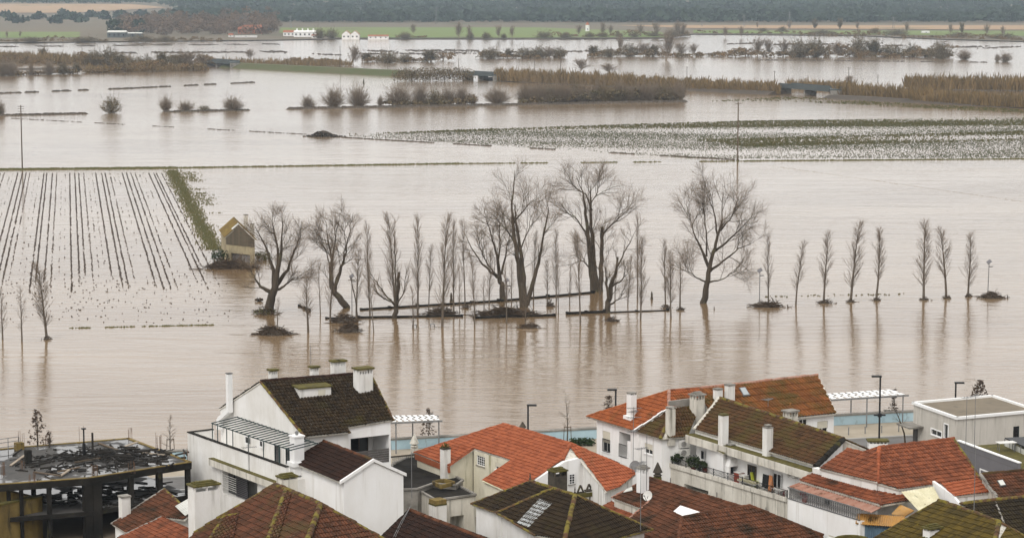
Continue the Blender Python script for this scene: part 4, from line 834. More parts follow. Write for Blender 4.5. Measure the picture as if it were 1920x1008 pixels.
q = onplane(1487, 785, pl1) if False else P(1487, 789, 11.0) + np.array([0, 1.6, -.8]); chimney(hm, q, rise(q, 771), .85, .7, 'plaster_dirty', 'slots', 'concrete', sink=2.0, nslot=3)
uu, zz = pa.uz(1490, 893); ac_unit(pa, uu, zz, 'air conditioner on the terrace wall next to the washing machine end', .8, .55)['label'] = 'air conditioner on the white wall at the right end of the furnished terrace'
# terrace things
def tchair(q, m, label, fold=False, rz=0.):
    t = thing('garden_chair', label, 'chair', q); c, s = math.cos(rz), math.sin(rz); a = np.array([c, s, 0]); b = np.array([-s, c, 0]); g = MB(); g.box(q + UZ * .4, a * .25, b * .25, .05); part(g, 'seat', M[m], t)
    g = MB(); g.prism([q - a * .25 + b * .22 + UZ * .42, q + a * .25 + b * .22 + UZ * .42, q + a * .22 + b * .42 + UZ * 1.02, q - a * .22 + b * .42 + UZ * 1.02], b * .04); part(g, 'backrest', M[m], t)
    for i in (-1, 1):
        for j in (-1, 1): g = MB(); g.bar(q + a * i * .22 + b * j * .2, q + a * i * .2 + b * j * .2 + UZ * .4, .02); part(g, 'leg', M[m], t)
tchair(terr(1418, 0, .95), 'plastic_green', 'lime green garden chair on the terrace beside the brown door', rz=.5)
tchair(terr(1467, 0, .75), 'plastic_red', 'dark red garden chair at the far end of the terrace', rz=-.4)
tchair(terr(1476, 0, 1.1), 'cloth_pink', 'pink garden chair behind the dark red one on the terrace', rz=-.4)
q = terr(1404, 0, .42); t = thing('sun_lounger', 'cream striped sun lounger behind the terrace railing', 'sun lounger', q); g = MB()
for k in range(16): s = -.95 + k * .12; g.box(q + wd * s + UZ * .42, wd * .045, wn * .3, .07)
part(g, 'cushion', M['cushion'], t)
g = MB(); g.box(q + UZ * .36, wd * 1.0, wn * .28, .05); part(g, 'frame', M['ac_white'], t)
for i in (-.8, .8):
    for j in (-.22, .22): g = MB(); g.bar(q + wd * i + wn * j, q + wd * i + wn * j + UZ * .36, .025); part(g, 'leg', M['ac_white'], t)
q = terr(1440, 0, .7); t = thing('clothes_airer', 'clothes airer hung with a black coat and an orange towel on the terrace', 'clothes airer', q); g = MB()
for i in (-.45, .45): g.bar(q + wd * i - wn * .2, q + wd * i + UZ * 1.15, .015); g.bar(q + wd * i + wn * .2, q + wd * i + UZ * 1.15, .015)
g.bar(q - wd * .45 + UZ * 1.15, q + wd * .45 + UZ * 1.15, .015); part(g, 'frame', M['iron_grey'], t)
def drape(c, wv, nv, w_, h_, top): 
    n_ = 7; v = []
    for i in range(n_):
        x = -w_ / 2 + w_ * i / (n_ - 1); o = .05 * math.sin(i * 2.1); v += [c + wv * x + nv * (o + .12) + UZ * (top - h_), c + wv * x * .9 + nv * .03 + UZ * top, c + wv * x - nv * (.1 + o) + UZ * (top - h_ * .9)]
    return v, [[i * 3 + k, (i + 1) * 3 + k, (i + 1) * 3 + k + 1, i * 3 + k + 1] for i in range(n_ - 1) for k in (0, 1)]
g = MB(); v, f = drape(q - wd * .2, wd, wn, .75, .95, 1.22); g.add(v, f); part(g, 'coat', M['cloth_black'], t); g = MB(); v, f = drape(q + wd * .35, wd, wn, .4, 1.15, 1.26); g.add(v, f); part(g, 'towel', M['cloth_orange'], t)
q = terr(1460, 0, .38); t = thing('side_table', 'white table by the terrace railing under the red chair', 'table', q); g = MB(); g.box(q + UZ * .5, wd * .5, wn * .3, .04); part(g, 'table_top', M['ac_white'], t)
for i in (-.45, .45):
    for j in (-.25, .25): g = MB(); g.bar(q + wd * i + wn * j, q + wd * i + wn * j + UZ * .5, .02); part(g, 'leg', M['ac_white'], t)
for k, (x, y, r, lab) in enumerate([(1269, 866, .5, 'leafy green potted plant at the left end of the terrace railing'), (1300, 874, .6, 'broad dark potted plant with reddish leaves behind the terrace railing'), (1312, 880, .45, 'spiky potted plant right of the broad one on the terrace'), (1321, 862, .28, 'small hanging plant below the terrace window')]):
    q = terr(x, 0, .35 if k < 3 else .9); t = thing('potted_plant', lab, 'potted plant', q); g = MB(); g.lathe(q, [(.14, 0), (.2, .3), (.22, .32), (.18, .32)], 8); part(g, 'pot', M['plastic_red'] if k % 2 else M['paint_grey'], t); g = MB(); leafclump(g, q + UZ * (.32 + r * .7), r, 150, .12); part(g, 'foliage', M['plant'], t)
for k, (x, y) in enumerate(((1386, 884), (1396, 884))):
    q = terr(x, 0, min(1.2, back * .6)); t = thing('storage_unit', ['small dark red cabinet beside the barbecue', 'small white appliance right of the red cabinet on the terrace'][k], 'cabinet', q); g = MB(); g.box(q, wd * .3, wn * .25, .75 - .1 * k); part(g, 'body', M['plastic_red' if k == 0 else 'ac_white'], t); g = MB(); g.box(q + UZ * (.75 - .1 * k), wd * .33, wn * .28, .04); part(g, 'top', M['ac_white'], t)
# ---- red-brown roofs below the terrace wall
zr = 7.8; A = P(1218, 896, zr); pl1 = slope_plane(A, -149, 22); hn = house('low red-brown tiled roofs below the streaked terrace wall', A)
p1 = pts(pl1, [(1218, 896), (1400, 954), (1330, 990), (1240, 968), (1148, 933)]); r1 = roof(hn, [p1], pl1, 'tile_redbrown', w=.215, l=.38); caps(r1, p1[0], p1[1], 'tile_redbrown', .13); caps(r1, p1[0], p1[4], 'corr_rust', .09)
body(hn, p1, pl1, [.1, .1, .1, .1, .1], ZG, 'plaster_dirty')
q = onplane(1205, 922, pl1); chimney(hn, q + UZ * .1, rise(q, 880), .62, .62, 'plaster_clean', 'low', 'concrete', nslot=2, over=.06)
z3 = onplane(1218, 940, pl1)[2] + .55; A3 = P(1218, 940, z3); pl3 = slope_plane(A3, -155, 22); p3 = pts(pl3, [(1218, 940), (1280, 971), (1262, 1040), (1150, 1040), (1180, 973)]); h3 = house('small red-brown lean-to roof with red left edge in front of the low roofs', A3); r3 = roof(h3, [p3], pl3, 'tile_redbrown', w=.215, l=.36); caps(r3, p3[0], p3[4], 'corr_rust', .1, name='verge_tiles'); caps(r3, p3[0], p3[1], 'tile_redbrown', .11); body(h3, p3, pl3, .12, ZG, 'plaster_dirty')
A2 = P(1405, 948, z3 + .5); pl2 = slope_plane(A2, -62, 22); p2 = pts(pl2, [(1279, 970), (1405, 948), (1542, 1004), (1560, 1060), (1262, 1060)]); h2 = house('broad red-brown tiled roof at the bottom edge below the terrace', A2); r2 = roof(h2, [p2], pl2, 'tile_redbrown', w=.215, l=.42); caps(r2, p2[0], p2[1], 'tile_redbrown', .12); caps(r2, p2[1], p2[2], 'tile_redbrown', .13, name='hip_tiles'); caps(r2, p2[0], p2[4], 'tile_redbrown', .12, name='hip_tiles'); body(h2, p2, pl2, .15, ZG, 'plaster_dirty')
z4 = onplane(1160, 938, pl1)[2] - .5; A4 = P(1146, 940, z4); pl4 = slope_plane(A4, -149, 18); p4 = pts(pl4, [(1146, 940), (1194, 962), (1181, 976), (1130, 948)]); roof(hn, [p4], pl4, 'tile_clay', name='lower_roof', w=.215, l=.36); g = MB(); g.prism([onplane(1148, 938, pl4), onplane(1200, 961, pl4), onplane(1200, 961, pl4) + UZ * .35, onplane(1148, 938, pl4) + UZ * .35], E2 * .15); part(g, 'step_wall', M['plaster'], hn); body(hn, p4, pl4, .05, ZG, 'plaster_dirty', name='lower_wall')
g = MB(); sh = [onplane(x, y, pl1) + pl1[1] * .05 for x, y in [(1263, 963), (1276, 952), (1312, 964), (1281, 972)]]; g.prism(sh, UZ * .16); part(g, 'light_well', M['plaster_clean'], hn)
g = MB(); sh = [onplane(x, y, pl1) + pl1[1] * .14 for x, y in [(1176, 920), (1186, 916), (1187, 922), (1170, 926)]]; g.prism(sh, UZ * .05); part(g, 'loose_sheet', M['corr_white'], hn)
dish(onplane(1214, 943, pl1), 'white satellite dish low on the red-brown roof', .36, m='ac_white'); dish(P(1190, 888, 7.2), 'rusty grey satellite dish at the right tip of the orange courtyard roof', .45, m='iron_grey')
# ---- orange-clay hip roof, right of centre
zr = 11.6; A = P(1648, 839, zr); B = P(1788, 823, zr); pl1 = slope_plane(A, math.degrees(math.atan2((B - A)[1], (B - A)[0])) - 90, 24); hq = house('clay-orange hip roofed house with rusty awning and iron balcony', A)
p1 = pts(pl1, [(1648, 839), (1788, 823), (1836, 895.5), (1752, 908), (1686, 917), (1644, 905)]); pl2 = slope_plane(A, L_AZ, 24); p2 = pts(pl2, [(1588, 841), (1618, 849), (1648, 839), (1644, 904), (1536, 878)])
r1 = roof(hq, [p1], pl1, 'tile_clay', w=.225, l=.40); roof(hq, [[p2[1], p2[2], p2[3], p2[4]], [p2[0], p2[1], p2[4]]], pl2, 'tile_clay', w=.225, l=.40)
caps(r1, p1[0], p1[1], 'tile_clay', .13); caps(r1, p1[0], p1[5], 'tile_orange', .14, name='hip_tiles'); caps(r1, p1[1], p1[2], 'cap_moss', .11, name='verge_tiles'); caps(r1, p2[1], p2[2], 'tile_clay', .1); caps(r1, p2[0], p2[1], 'tile_clay', .1)
nbk = -np.array([pl1[1][0], pl1[1][1], 0]); nbk /= np.linalg.norm(nbk); pb_ = [A, B, B + nbk * 4 - UZ * 1.78, A + nbk * 4 - UZ * 1.78]; plb = plane3(*pb_[:3]); roof(hq, [pb_], plb, 'tile_clay', w=.225, l=.4); body(hq, pb_, plb, [0, .1, .2, .1], ZG, 'plaster')
body(hq, p1, pl1, [0, .12, .1, .1, .1, 0], ZG, 'plaster'); body(hq, [p2[0], p2[2], p2[3], p2[4]], pl2, [.3, 0, .12, .1], ZG, 'plaster')
# stepped lower roof, awning, balcony
z0_ = p2[4][2] - .55; a_ = P(1522, 888, z0_); b_ = P(1640, 917, z0_); b_[2] = a_[2]; pl4 = slope_plane(a_, math.degrees(math.atan2((b_ - a_)[1], (b_ - a_)[0])) - 90, 22); p4 = pts(pl4, [(1522, 888), (1640, 917), (1653, 947), (1498, 901)]); r4 = roof(hq, [p4], pl4, 'tile_clay', name='lower_roof', w=.225, l=.36)
pl5 = plane3(onplane(1640, 917, pl4), onplane(1653, 947, pl4), P(1709, 938, onplane(1653, 947, pl4)[2])); p5 = pts(pl5, [(1640, 917), (1670, 909), (1709, 938), (1653, 947)]); roof(hq, [p5], pl5, 'tile_clay', name='lower_roof', w=.225, l=.36); caps(r4, p4[1], p4[2], 'tile_clay', .11, name='hip_tiles')
g = MB(); wq = [p2[4] - UZ * .08, p2[3] - UZ * .08]; wdn = np.array([pl4[1][0], pl4[1][1], 0]); wdn /= np.linalg.norm(wdn)
g.prism([p4[0] - wdn * .05 - UZ * .1, p4[1] - wdn * .05 - UZ * .1, p4[1] - wdn * .05 + UZ * .42, p4[0] - wdn * .05 + UZ * .42], -wdn * .5); g.prism([p5[0] - UZ * .1, p5[1] - UZ * .1, p5[1] + UZ * .42, p5[0] + UZ * .42], nbk * .4); part(g, 'step_wall', M['plaster'], hq)
def corr(polyq, n, m, name, parent, th=.03, amp=.04, across=True):
    "corrugated sheet over a quad a,b,c,d: ridges run from edge ab to edge dc"
    a, b, c, d = (np.asarray(q, float) for q in polyq); nn = np.cross(b - a, d - a); nn /= np.linalg.norm(nn); nn = nn if nn[2] > 0 else -nn; mbx = MB(); K_ = n * 4
    v = []
    for i in range(K_ + 1):
        s = i / K_; o = nn * amp * math.sin(i * math.pi / 2)
        v += [a + (b - a) * s + o, d + (c - d) * s + o]
    v = np.array(v); m_ = len(v); V = np.vstack([v, v - nn * th]); f = []
    for i in range(K_): f += [[2 * i, 2 * i + 1, 2 * i + 3, 2 * i + 2], [m_ + 2 * i, m_ + 2 * i + 2, m_ + 2 * i + 3, m_ + 2 * i + 1], [2 * i, 2 * i + 2, m_ + 2 * i + 2, m_ + 2 * i], [2 * i + 1, m_ + 2 * i + 1, m_ + 2 * i + 3, 2 * i + 3]]
    for k, ff in enumerate(f): mbx.g.append(np.array([ff]) + mbx.n); mbx.t.append(np.array([((k // 16) * .37) % 1]))
    mbx.v.append(V); mbx.n += len(V); return part(mbx, name, M[m], parent)
a3, b3 = p4[3] - UZ * .12, p4[2] - UZ * .12; pw = slope_plane(a3, math.degrees(math.atan2((b3 - a3)[1], (b3 - a3)[0])) - 90, 12); corr([a3, b3, onplane(1634, 960, pw), onplane(1479, 911, pw)], 30, 'corr_rust', 'awning', hq)
aw0, aw1 = onplane(1479, 911, pw), onplane(1634, 960, pw); aw1[2] = aw0[2]; bd_ = (aw1 - aw0) / np.linalg.norm(aw1 - aw0); bn = np.array([bd_[1], -bd_[0], 0]); bn = bn if bn @ wdn > 0 else -bn
# balcony wall: its front stands below the awning edge
zb0 = 6.4; f0 = onplane(1477, 935, vplane(aw0, aw1)); f1_ = onplane(1612, 976, vplane(aw0, aw1)); zfl2 = min(f0[2], f1_[2]); f0[2] = f1_[2] = zfl2
bl = [f0, f1_, f1_ - bn * 3.2, f0 - bn * 3.2]; body(hq, bl, flat(zfl2), 0, ZG, 'plaster_clean', {0: [(1496, 983, 1516, 997, 'shutter', .12), (1553, 1001, 1572, 1012, 'shutter', .12)]}, name='lower_wall', dz=0)
rw = Panel((f0 - bn * 1.25)[:2], (f1_ - bn * 1.25)[:2], bn); g = MB(); rt = aw0[2] + .25; g.prism([rw.at(0, zfl2), rw.at(rw.L, zfl2), rw.at(rw.L, rt), rw.at(0, rt)], -bn * .2); part(g, 'balcony_wall', M['plaster_clean'], hq); g = MB(); g.prism([f0, f0 - bn * 1.3, f0 - bn * 1.3 + UZ * (aw0[2] - zfl2 + .15), f0 + UZ * (aw0[2] - zfl2 - .05)], bd_ * .14); part(g, 'balcony_end_wall', M['plaster'], hq)
for x0, x1 in ((1534, 1546), (1548, 1557), (1560, 1570)):
    ua, za = rw.uz(x0, 940); ub, zb_ = rw.uz(x1, 950); window(hq, Panel((rw.p0 + bn * .05)[:2], (rw.p0 + rw.u * rw.L + bn * .05)[:2], bn), (min(ua, ub), max(ua, ub), zfl2 + (.02 if x0 == 1548 else .45), rt - .45), 'brown' if x0 == 1548 else 'glass', .02)
g = MB(); Lb = np.linalg.norm(f1_ - f0); g.bar(f0 + UZ * .82, f1_ + UZ * .82, .03); g.bar(f0 + UZ * .06, f1_ + UZ * .06, .025)
for k in range(int(Lb / .22)):
    c = f0 + bd_ * (.11 + .22 * k) + UZ * .44; an = np.linspace(0, 2 * math.pi, 9); g.tube([c + bd_ * .1 * math.cos(t_) + UZ * .17 * math.sin(t_) + UZ * .17 for t_ in an], .012, 4, False); g.tube([c + bd_ * .1 * math.cos(t_) + UZ * .17 * math.sin(t_) - UZ * .19 for t_ in an], .012, 4, False); g.bar(c + bd_ * .11 - UZ * .4, c + bd_ * .11 + UZ * .4, .012)
part(g, 'balcony_railing', M['iron_grey'], hq)
q = f0 + bd_ * 1.4 - bn * .35; t = thing('potted_flowers', 'pot of dark red flowers on the iron balcony', 'potted plant', q); g = MB(); g.lathe(q, [(.14, 0), (.2, .3), (.18, .3)], 8); part(g, 'pot', M['plastic_red'], t); g = MB(); leafclump(g, q + UZ * .6, .34, 120, .08); part(g, 'flowers', M['flower_red'], t)
# newer patch and side pieces on the right
z6 = p1[3][2] + .12; pl6 = slope_plane(P(1763, 906, z6), R_AZ + 4, 20); p6 = pts(pl6, [(1763, 907), (1834, 897), (1862, 922), (1788, 931)]); roof(hq, [p6], pl6, 'tile_orange', name='porch_roof', w=.24, l=.36); body(hq, p6, pl6, .08, ZG, 'plaster', name='porch_wall')
caps(r1, p6[1], p6[2], 'cap_moss', .09, name='verge_tiles')
sh = [onplane(x, y, pl6) - UZ * .35 for x, y in [(1790, 932), (1863, 923), (1874, 936), (1800, 947)]]; corr(sh, 12, 'corr_rust', 'lean_to_roof', hq)
pw2 = slope_plane(P(1720, 914, 9.75), R_AZ, 16); corr(pts(pw2, [(1690, 921), (1750, 911), (1766, 942), (1724, 958)]), 11, 'corr_cream', 'courtyard_cover', hq)
wp_ = vplane(P(1748, 904, 9.9), P(1748, 904, 9.9) + E1); g = MB(); g.prism([onplane(x, y, wp_) for x, y in [(1748, 901), (1785, 927), (1800, 946), (1800, 985), (1748, 985)]], E2 * .2); part(g, 'side_wall', M['plaster_clean'], hq)
# yellow and blue corrugated shed
q = P(1607, 962, 8.4); hs2 = thing('shed', 'shed of yellow and blue corrugated sheets beside the balcony', 'shed', [q[0], q[1], ZG]); y0 = P(1607, 961, 8.4); y1 = P(1697, 967, 8.4); vp2 = vplane(y0, y1); n2 = vp2[1] if vp2[1][1] < 0 else -vp2[1]
y2, y3 = y1 + n2 * .7 - UZ * .55, y0 + n2 * .7 - UZ * .55; corr([y0, y1, y2, y3], 22, 'corr_yellow', 'roof_sheet', hs2)
yb0 = P(1672, 962, 6.35); corr([P(1688, 945, 8.9), P(1714, 956, 8.9), y1 + UZ * .02, P(1671, 963, 8.4)], 9, 'corr_yellow', 'roof_sheet', hs2)
corr([y0 + n2 * .45 - UZ * .5, y1 + n2 * .45 - UZ * .5, y1 + n2 * .45 - UZ * 5.5, y0 + n2 * .45 - UZ * 5.5], 26, 'corr_blue', 'wall_sheet', hs2)
g = MB(); g.box((y0 + y1) / 2 * np.array([1, 1, 0]) + UZ * ZG - n2 * .5, (y1 - y0) / 2 * np.array([1, 1, 0]) * .95, n2 * .7, 5.4); part(g, 'frame_wall', M['plaster_grey'], hs2)
q = P(1598, 1012, 7.0); g = MB(); an = np.linspace(0, 2 * math.pi, 25); g.tube([q + np.array([1.05 * math.cos(t_), 1.05 * math.sin(t_), .0]) for t_ in an], .13, 7, False); g.lathe(q - UZ * 4.5, [(1.0, 0), (1.05, 4.45)], 20); solo(g, 'water_tank', M['moss'], 'round tank with mossy yellow rim at the bottom beside the blue shed', 'tank', origin=q - UZ * 4.5)
# ---- mossy roofs, bottom right
zr = 10.2; A = P(1760, 938, zr); pl1 = slope_plane(A, L_AZ, 24); hp = house('yellow-green moss covered hip roof at the bottom right', A); p1 = pts(pl1, [(1760, 938), (1873, 978), (1862, 1030), (1840, 1050), (1600, 1050), (1640, 1008)]); r1 = roof(hp, [p1], pl1, 'tile_moss', w=.22, l=.44); B = p1[1]
pl2 = slope_plane(B, R_AZ, 26); p2 = pts(pl2, [(1873, 978), (1935, 1014), (1935, 1050), (1850, 1050), (1862, 1030)]); roof(hp, [p2], pl2, 'tile_moss', w=.22, l=.44); caps(r1, A, B, 'cap_moss', .13); caps(r1, B, p1[2], 'cap_moss', .15, name='hip_tiles'); caps(r1, A, p1[5], 'cap_moss', .07); caps(r1, B, p2[1], 'cap_moss', .1, name='hip_tiles'); body(hp, p1, pl1, [0, 0, .2, .2, .2, .2], ZG, 'plaster_dirty'); body(hp, p2, pl2, [.2, .2, .2, 0, 0], ZG, 'plaster_dirty')
q = onplane(1748, 1000, pl1); chimney(hp, q, rise(q, 989), 1.0, .6, 'plaster_clean', 'low', 'moss', nslot=2)
zr = 9.3; A = P(1800, 945, zr); B = P(1935, 930, zr); pl1 = slope_plane(A, math.degrees(math.atan2((B - A)[1], (B - A)[0])) - 90, 26); hr = house('dark mossy tiled roof behind the yellow-green one at the right edge', A); p1 = pts(pl1, [(1800, 945), (1935, 930), (1935, 1030), (1860, 990)]); r1 = roof(hr, [p1], pl1, 'tile_mossdark', w=.22, l=.40); caps(r1, A, B, 'cap_moss', .14); body(hr, p1, pl1, [0, .1, .1, .1], ZG, 'plaster_dirty'); caps(r1, onplane(1866, 941, pl1), onplane(1884, 985, pl1), 'concrete', .08, name='hip_tiles')
A = P(1838, 889, 10.2); B = P(1935, 881, 10.2); pl1 = slope_plane(A, math.degrees(math.atan2((B - A)[1], (B - A)[0])) - 90, 21); hs3 = house('dark brown tiled roof with a white skylight at the right edge', A); p1 = pts(pl1, [(1838, 889), (1935, 881), (1935, 930), (1872, 937)]); r1 = roof(hs3, [p1], pl1, 'tile_redbrown', w=.22, l=.40); caps(r1, A, B, 'tile_olive', .12); caps(r1, A, p1[3], 'concrete', .11, name='verge_tiles'); body(hs3, p1, pl1, [.1, .1, .1, .1], ZG, 'plaster_dirty')
g = MB(); sk = [onplane(x, y, pl1) + pl1[1] * .1 for x, y in [(1868, 904), (1879, 902), (1886, 913), (1875, 915)]]; g.prism(sk, pl1[1] * .08); so = part(g, 'skylight', M['plank_grey'], hs3); g = MB(); cc = sum(sk) / 4; g.prism([cc + (q - cc) * .8 + pl1[1] * .085 for q in sk], pl1[1] * .015); part(g, 'pane', M['corr_white'], so)
# ---- grey flat-roofed building
zs = 6.2; c4 = [P(x, y, zs) for x, y in [(1713, 757.5), (1794.6, 786), (1928, 775.5), (1860.5, 744.5)]]; hgf = house('grey flat-roofed building with white roof edge by the quay', c4[0], 'building', 'building')
dA, dB_ = c4[1] - c4[0], c4[3] - c4[0]; c4[2] = c4[1] + dB_ * 1.0
pS, _ = body(hgf, c4, flat(zs), 0, ZG, 'plaster_grey', {0: [(1746.5, 802, 1765, 820, 'glass', .12), (1771, 793, 1777.5, 824, 'glass', .12)], 1: [(1900, 799, 1911, 820, 'door', .12)]}, dz=0)
g = MB(); g.prism(np.array(c4) + UZ * .01, .04); part(g, 'roof', M['roof_felt'], hgf); g = MB()
for i in range(4): a_, b_ = c4[i], c4[(i + 1) % 4]; d_ = (b_ - a_) / np.linalg.norm(b_ - a_); g.bar(a_ - d_ * .1 + UZ * .12, b_ + d_ * .1 + UZ * .12, .13, .11)
part(g, 'parapet', M['white_paint'], hgf)
for (x0, y0, x1, y1) in ((1745.5, 800.5, 1766.5, 822), (1770, 791.5, 1778.5, 824)):
    pa = pS[0]; ua, za = pa.uz(x0, y0); ub, zb_ = pa.uz(x1, y1); lo, hi_ = sorted((ua, ub)); a0, a1 = sorted((za, zb_)); g = MB()
    for (k0, k1, k2, k3_) in ((lo, hi_, a0, a0 + .1), (lo, hi_, a1 - .1, a1), (lo, lo + .1, a0 + .1, a1 - .1), (hi_ - .1, hi_, a0 + .1, a1 - .1)): g.prism([pa.at(k0, k2, .002), pa.at(k1, k2, .002), pa.at(k1, k3_, .002), pa.at(k0, k3_, .002)], pa.n * .04)
    part(g, 'window_surround', M['white_paint'], hgf)
g = MB(); k0 = onplane(1713, 800, vplane(c4[0], c4[1])); eA = dA / np.linalg.norm(dA); eB = dB_ / np.linalg.norm(dB_); k0[2] = rise(c4[0] * np.array([1, 1, 0]), 795); g.box(k0 - eB * .55 + eA * .6, eB * .9, eA * 1.15, .15); part(g, 'door_canopy', M['concrete'], hgf)
g = MB(); pa = pS[0]; ua, _z = pa.uz(1716, 800); g.prism([pa.at(.1, ZG, .01), pa.at(.85, ZG, .01), pa.at(.85, k0[2], .01), pa.at(.1, k0[2], .01)], pa.n * .05); part(g, 'door', M['plank_grey'], hgf)
# grey terrace wall and yard beyond it
zt2 = 5.6; t0 = P(1795, 826, zt2); t1 = P(1910, 868, zt2); td = (t1 - t0) / np.linalg.norm(t1 - t0); tn = np.array([-td[1], td[0], 0]); tn = tn if tn[0] > 0 else -tn; hy = house('grey rendered yard wall with white coping and terrace at the right edge', t0, 'terrace', 'terrace')
bl = [t0, t1, t1 + tn * 7, t0 + tn * 7]; body(hy, [q * np.array([1, 1, 0]) + UZ * (zt2 - .5) for q in bl], flat(zt2 - .5), 0, ZG, 'paint_grey', dz=0)
pY = Panel(t0[:2], t1[:2], -tn); g = MB(); g.box((t0 + t1) / 2 - UZ * .5 + tn * .1, (t1 - t0) / 2, tn * .1, .5); part(g, 'parapet', M['paint_grey'], hy); g = MB(); g.box((t0 + t1) / 2 + tn * .1, (t1 - t0) / 2, tn * .16, .08); part(g, 'coping', M['white_paint'], hy); g = MB(); g.prism([q * np.array([1, 1, 0]) + UZ * (zt2 - .495) for q in bl], .02); part(g, 'yard_floor', M['moss'], hy)
ua, za = pY.uz(1838, 877); ub, zb_ = pY.uz(1860, 890); lo, hi_ = sorted((ua, ub)); g = MB(); zt_ = max(za, zb_)
for r_ in ((lo, hi_, zt_ - .1, zt_), (lo, lo + .1, zt_ - 1.1, zt_ - .1), (hi_ - .1, hi_, zt_ - 1.1, zt_ - .1)): g.prism([pY.at(r_[0], r_[2], .01), pY.at(r_[1], r_[2], .01), pY.at(r_[1], r_[3], .01), pY.at(r_[0], r_[3], .01)], pY.n * .05)
part(g, 'window_surround', M['white_paint'], hy)
q0 = P(1884, 822, 5.7); q1 = P(1935, 845, 5.7); qd = (q1 - q0) / np.linalg.norm(q1 - q0); g = MB(); qn = np.array([-qd[1], qd[0], 0]); qn = qn if qn[1] > 0 else -qn; g.box((q0 + q1) / 2 + qn * 1.2, (q1 - q0) / 2, qn * 1.2, .1); t = thing('canopy_shelter', 'flat black shelter roof with glass panels at the right edge', 'shelter', [q0[0], q0[1], 4.5]); part(g, 'roof', M['black_iron'], t)
for k in range(6): g = MB(); p = q0 + (q1 - q0) * k / 5; g.bar(p - UZ * 1.2, p, .04); part(g, 'post', M['iron_grey'], t)
for k in range(5): g = MB(); p = q0 + (q1 - q0) * (k + .5) / 5; g.box(p - UZ * .95, (q1 - q0) / 10 * .92, qn * .01, .8); part(g, 'panel', M['corr_white'], t)
q = P(1886, 845, zt2 - .45); t = thing('garden_table', 'pale garden table standing on the mossy yard terrace', 'table', q); g = MB(); g.box(q + UZ * .7, np.array([.75, .2, 0]), np.array([-.1, .4, 0]), .04); part(g, 'table_top', M['ac_white'], t)
for i in (-.6, .6):
    for j in (-.3, .3): g = MB(); g.bar(q + np.array([i, j, 0]), q + np.array([i, j, .7]), .025); part(g, 'leg', M['iron_grey'], t)
# low chimney block and white post behind the clay roof
q = P(1665, 850, 6.5) + np.array([0, 5., -.5]); hx = thing('chimney_block', 'white chimney stack with bright mossy cap behind the clay-orange ridge', 'chimney', q); chimney(hx, q, rise(q, 826), 1.5, .8, 'plaster_clean', 'slots', 'moss', sink=3.2, nslot=5, ang=.6)
# ---- concrete ruin
zu = 7.0; up = [P(x, y, zu) for x, y in [(-45, 846), (36, 838), (242, 821), (359, 866), (167, 896), (45, 905), (-45, 911)]]
def puddle_mat():
    m = mk('slab_wet', (.022, .020, .018), (.055, .048, .040), .5, .9, c3=(.012, .011, .010), s3=.5, t3=.52, w3=.08); n = m.node_tree; N = n.nodes; L = n.links; tc = N.new('ShaderNodeTexCoord'); q = N.new('ShaderNodeTexNoise'); q.inputs['Scale'].default_value = .33; q.inputs['Detail'].default_value = 4; L.new(tc.outputs['Object'], q.inputs['Vector']); r = N.new('ShaderNodeMapRange'); r.inputs['From Min'].default_value = .45; r.inputs['From Max'].default_value = .5; r.inputs['To Min'].default_value = .9; r.inputs['To Max'].default_value = .03; L.new(q.outputs['Fac'], r.inputs['Value']); L.new(r.outputs[0], N['Principled BSDF'].inputs['Roughness']); N['Principled BSDF'].inputs['Specular IOR Level'].default_value = .9; return m
puddle_mat()
hz = house('unfinished blackened concrete frame ruin with rubble on its top slab', up[3], 'ruin', 'ruin')
g = MB(); g.prism(np.array(up) - UZ * .22, .22); part(g, 'top_slab', M['slab_wet'], hz)
g = MB(); zlow = 4.55; lowp = [q * np.array([1, 1, 0]) + UZ * zlow for q in up]; g.prism(np.array(lowp) - UZ * .22, .22); part(g, 'lower_slab', M['slab_wet'], hz); g = MB()
for i in range(3, 7): g.bar(lowp[i] - UZ * .14, lowp[(i + 1) % 7] - UZ * .14, .06, .16)
part(g, 'lower_edge_beam', M['concrete_dark'], hz)
for i in range(len(up)):
    a_, b_ = up[i], up[(i + 1) % len(up)]; g = MB(); d_ = (b_ - a_) / np.linalg.norm(b_ - a_); s_ = np.array([-d_[1], d_[0], 0]); s_ = s_ if s_ @ (sum(up) / 7 - a_) > 0 else -s_; g.box((a_ + b_) / 2 + s_ * .13 - UZ * .5, (b_ - a_) / 2, s_ * .15, .497); bm_ = part(g, 'edge_beam', M['concrete_dark'], hz); g = MB(); g.box((a_ + b_) / 2 + s_ * .1 + UZ * .004, (b_ - a_) / 2, s_ * .14, .05); part(g, 'edge_moss', M['concrete_yellow'], bm_)
def below(x, y, z): return P(x, y, zu) * np.array([1, 1, 0]) + UZ * z
for x, y, w_ in [(355, 866, .17), (302, 876, .17), (247, 884, .17), (180, 893, .34), (164, 895, .3), (91, 901, .14), (38, 904, .12), (14, 905, .12), (242, 824, .15), (130, 832, .15), (60, 838, .15), (298, 846, .15)]:
    p = below(x, y, ZG); p = p + (np.array(sum(up) / 7) * np.array([1, 1, 0]) - p * np.array([1, 1, 0])) * .015; g = MB(); g.box(p - UZ * .0, E1 * w_, E2 * w_, zu - .24 - ZG); part(g, 'column', M['concrete_dark'], hz)
g = MB(); cen = sum(up) / 7
for i in (1, 2):
    a_, b_ = lowp[i], lowp[(i + 1) % 7]; d_ = (b_ - a_); s_ = np.array([-d_[1], d_[0], 0]) / np.linalg.norm(d_); s_ = s_ if s_ @ (cen - a_) > 0 else -s_; g.box((a_ + b_) / 2 + s_ * .4 - UZ * (zlow - ZG), d_ / 2 * .97, s_ * .1, zlow - ZG - .23)
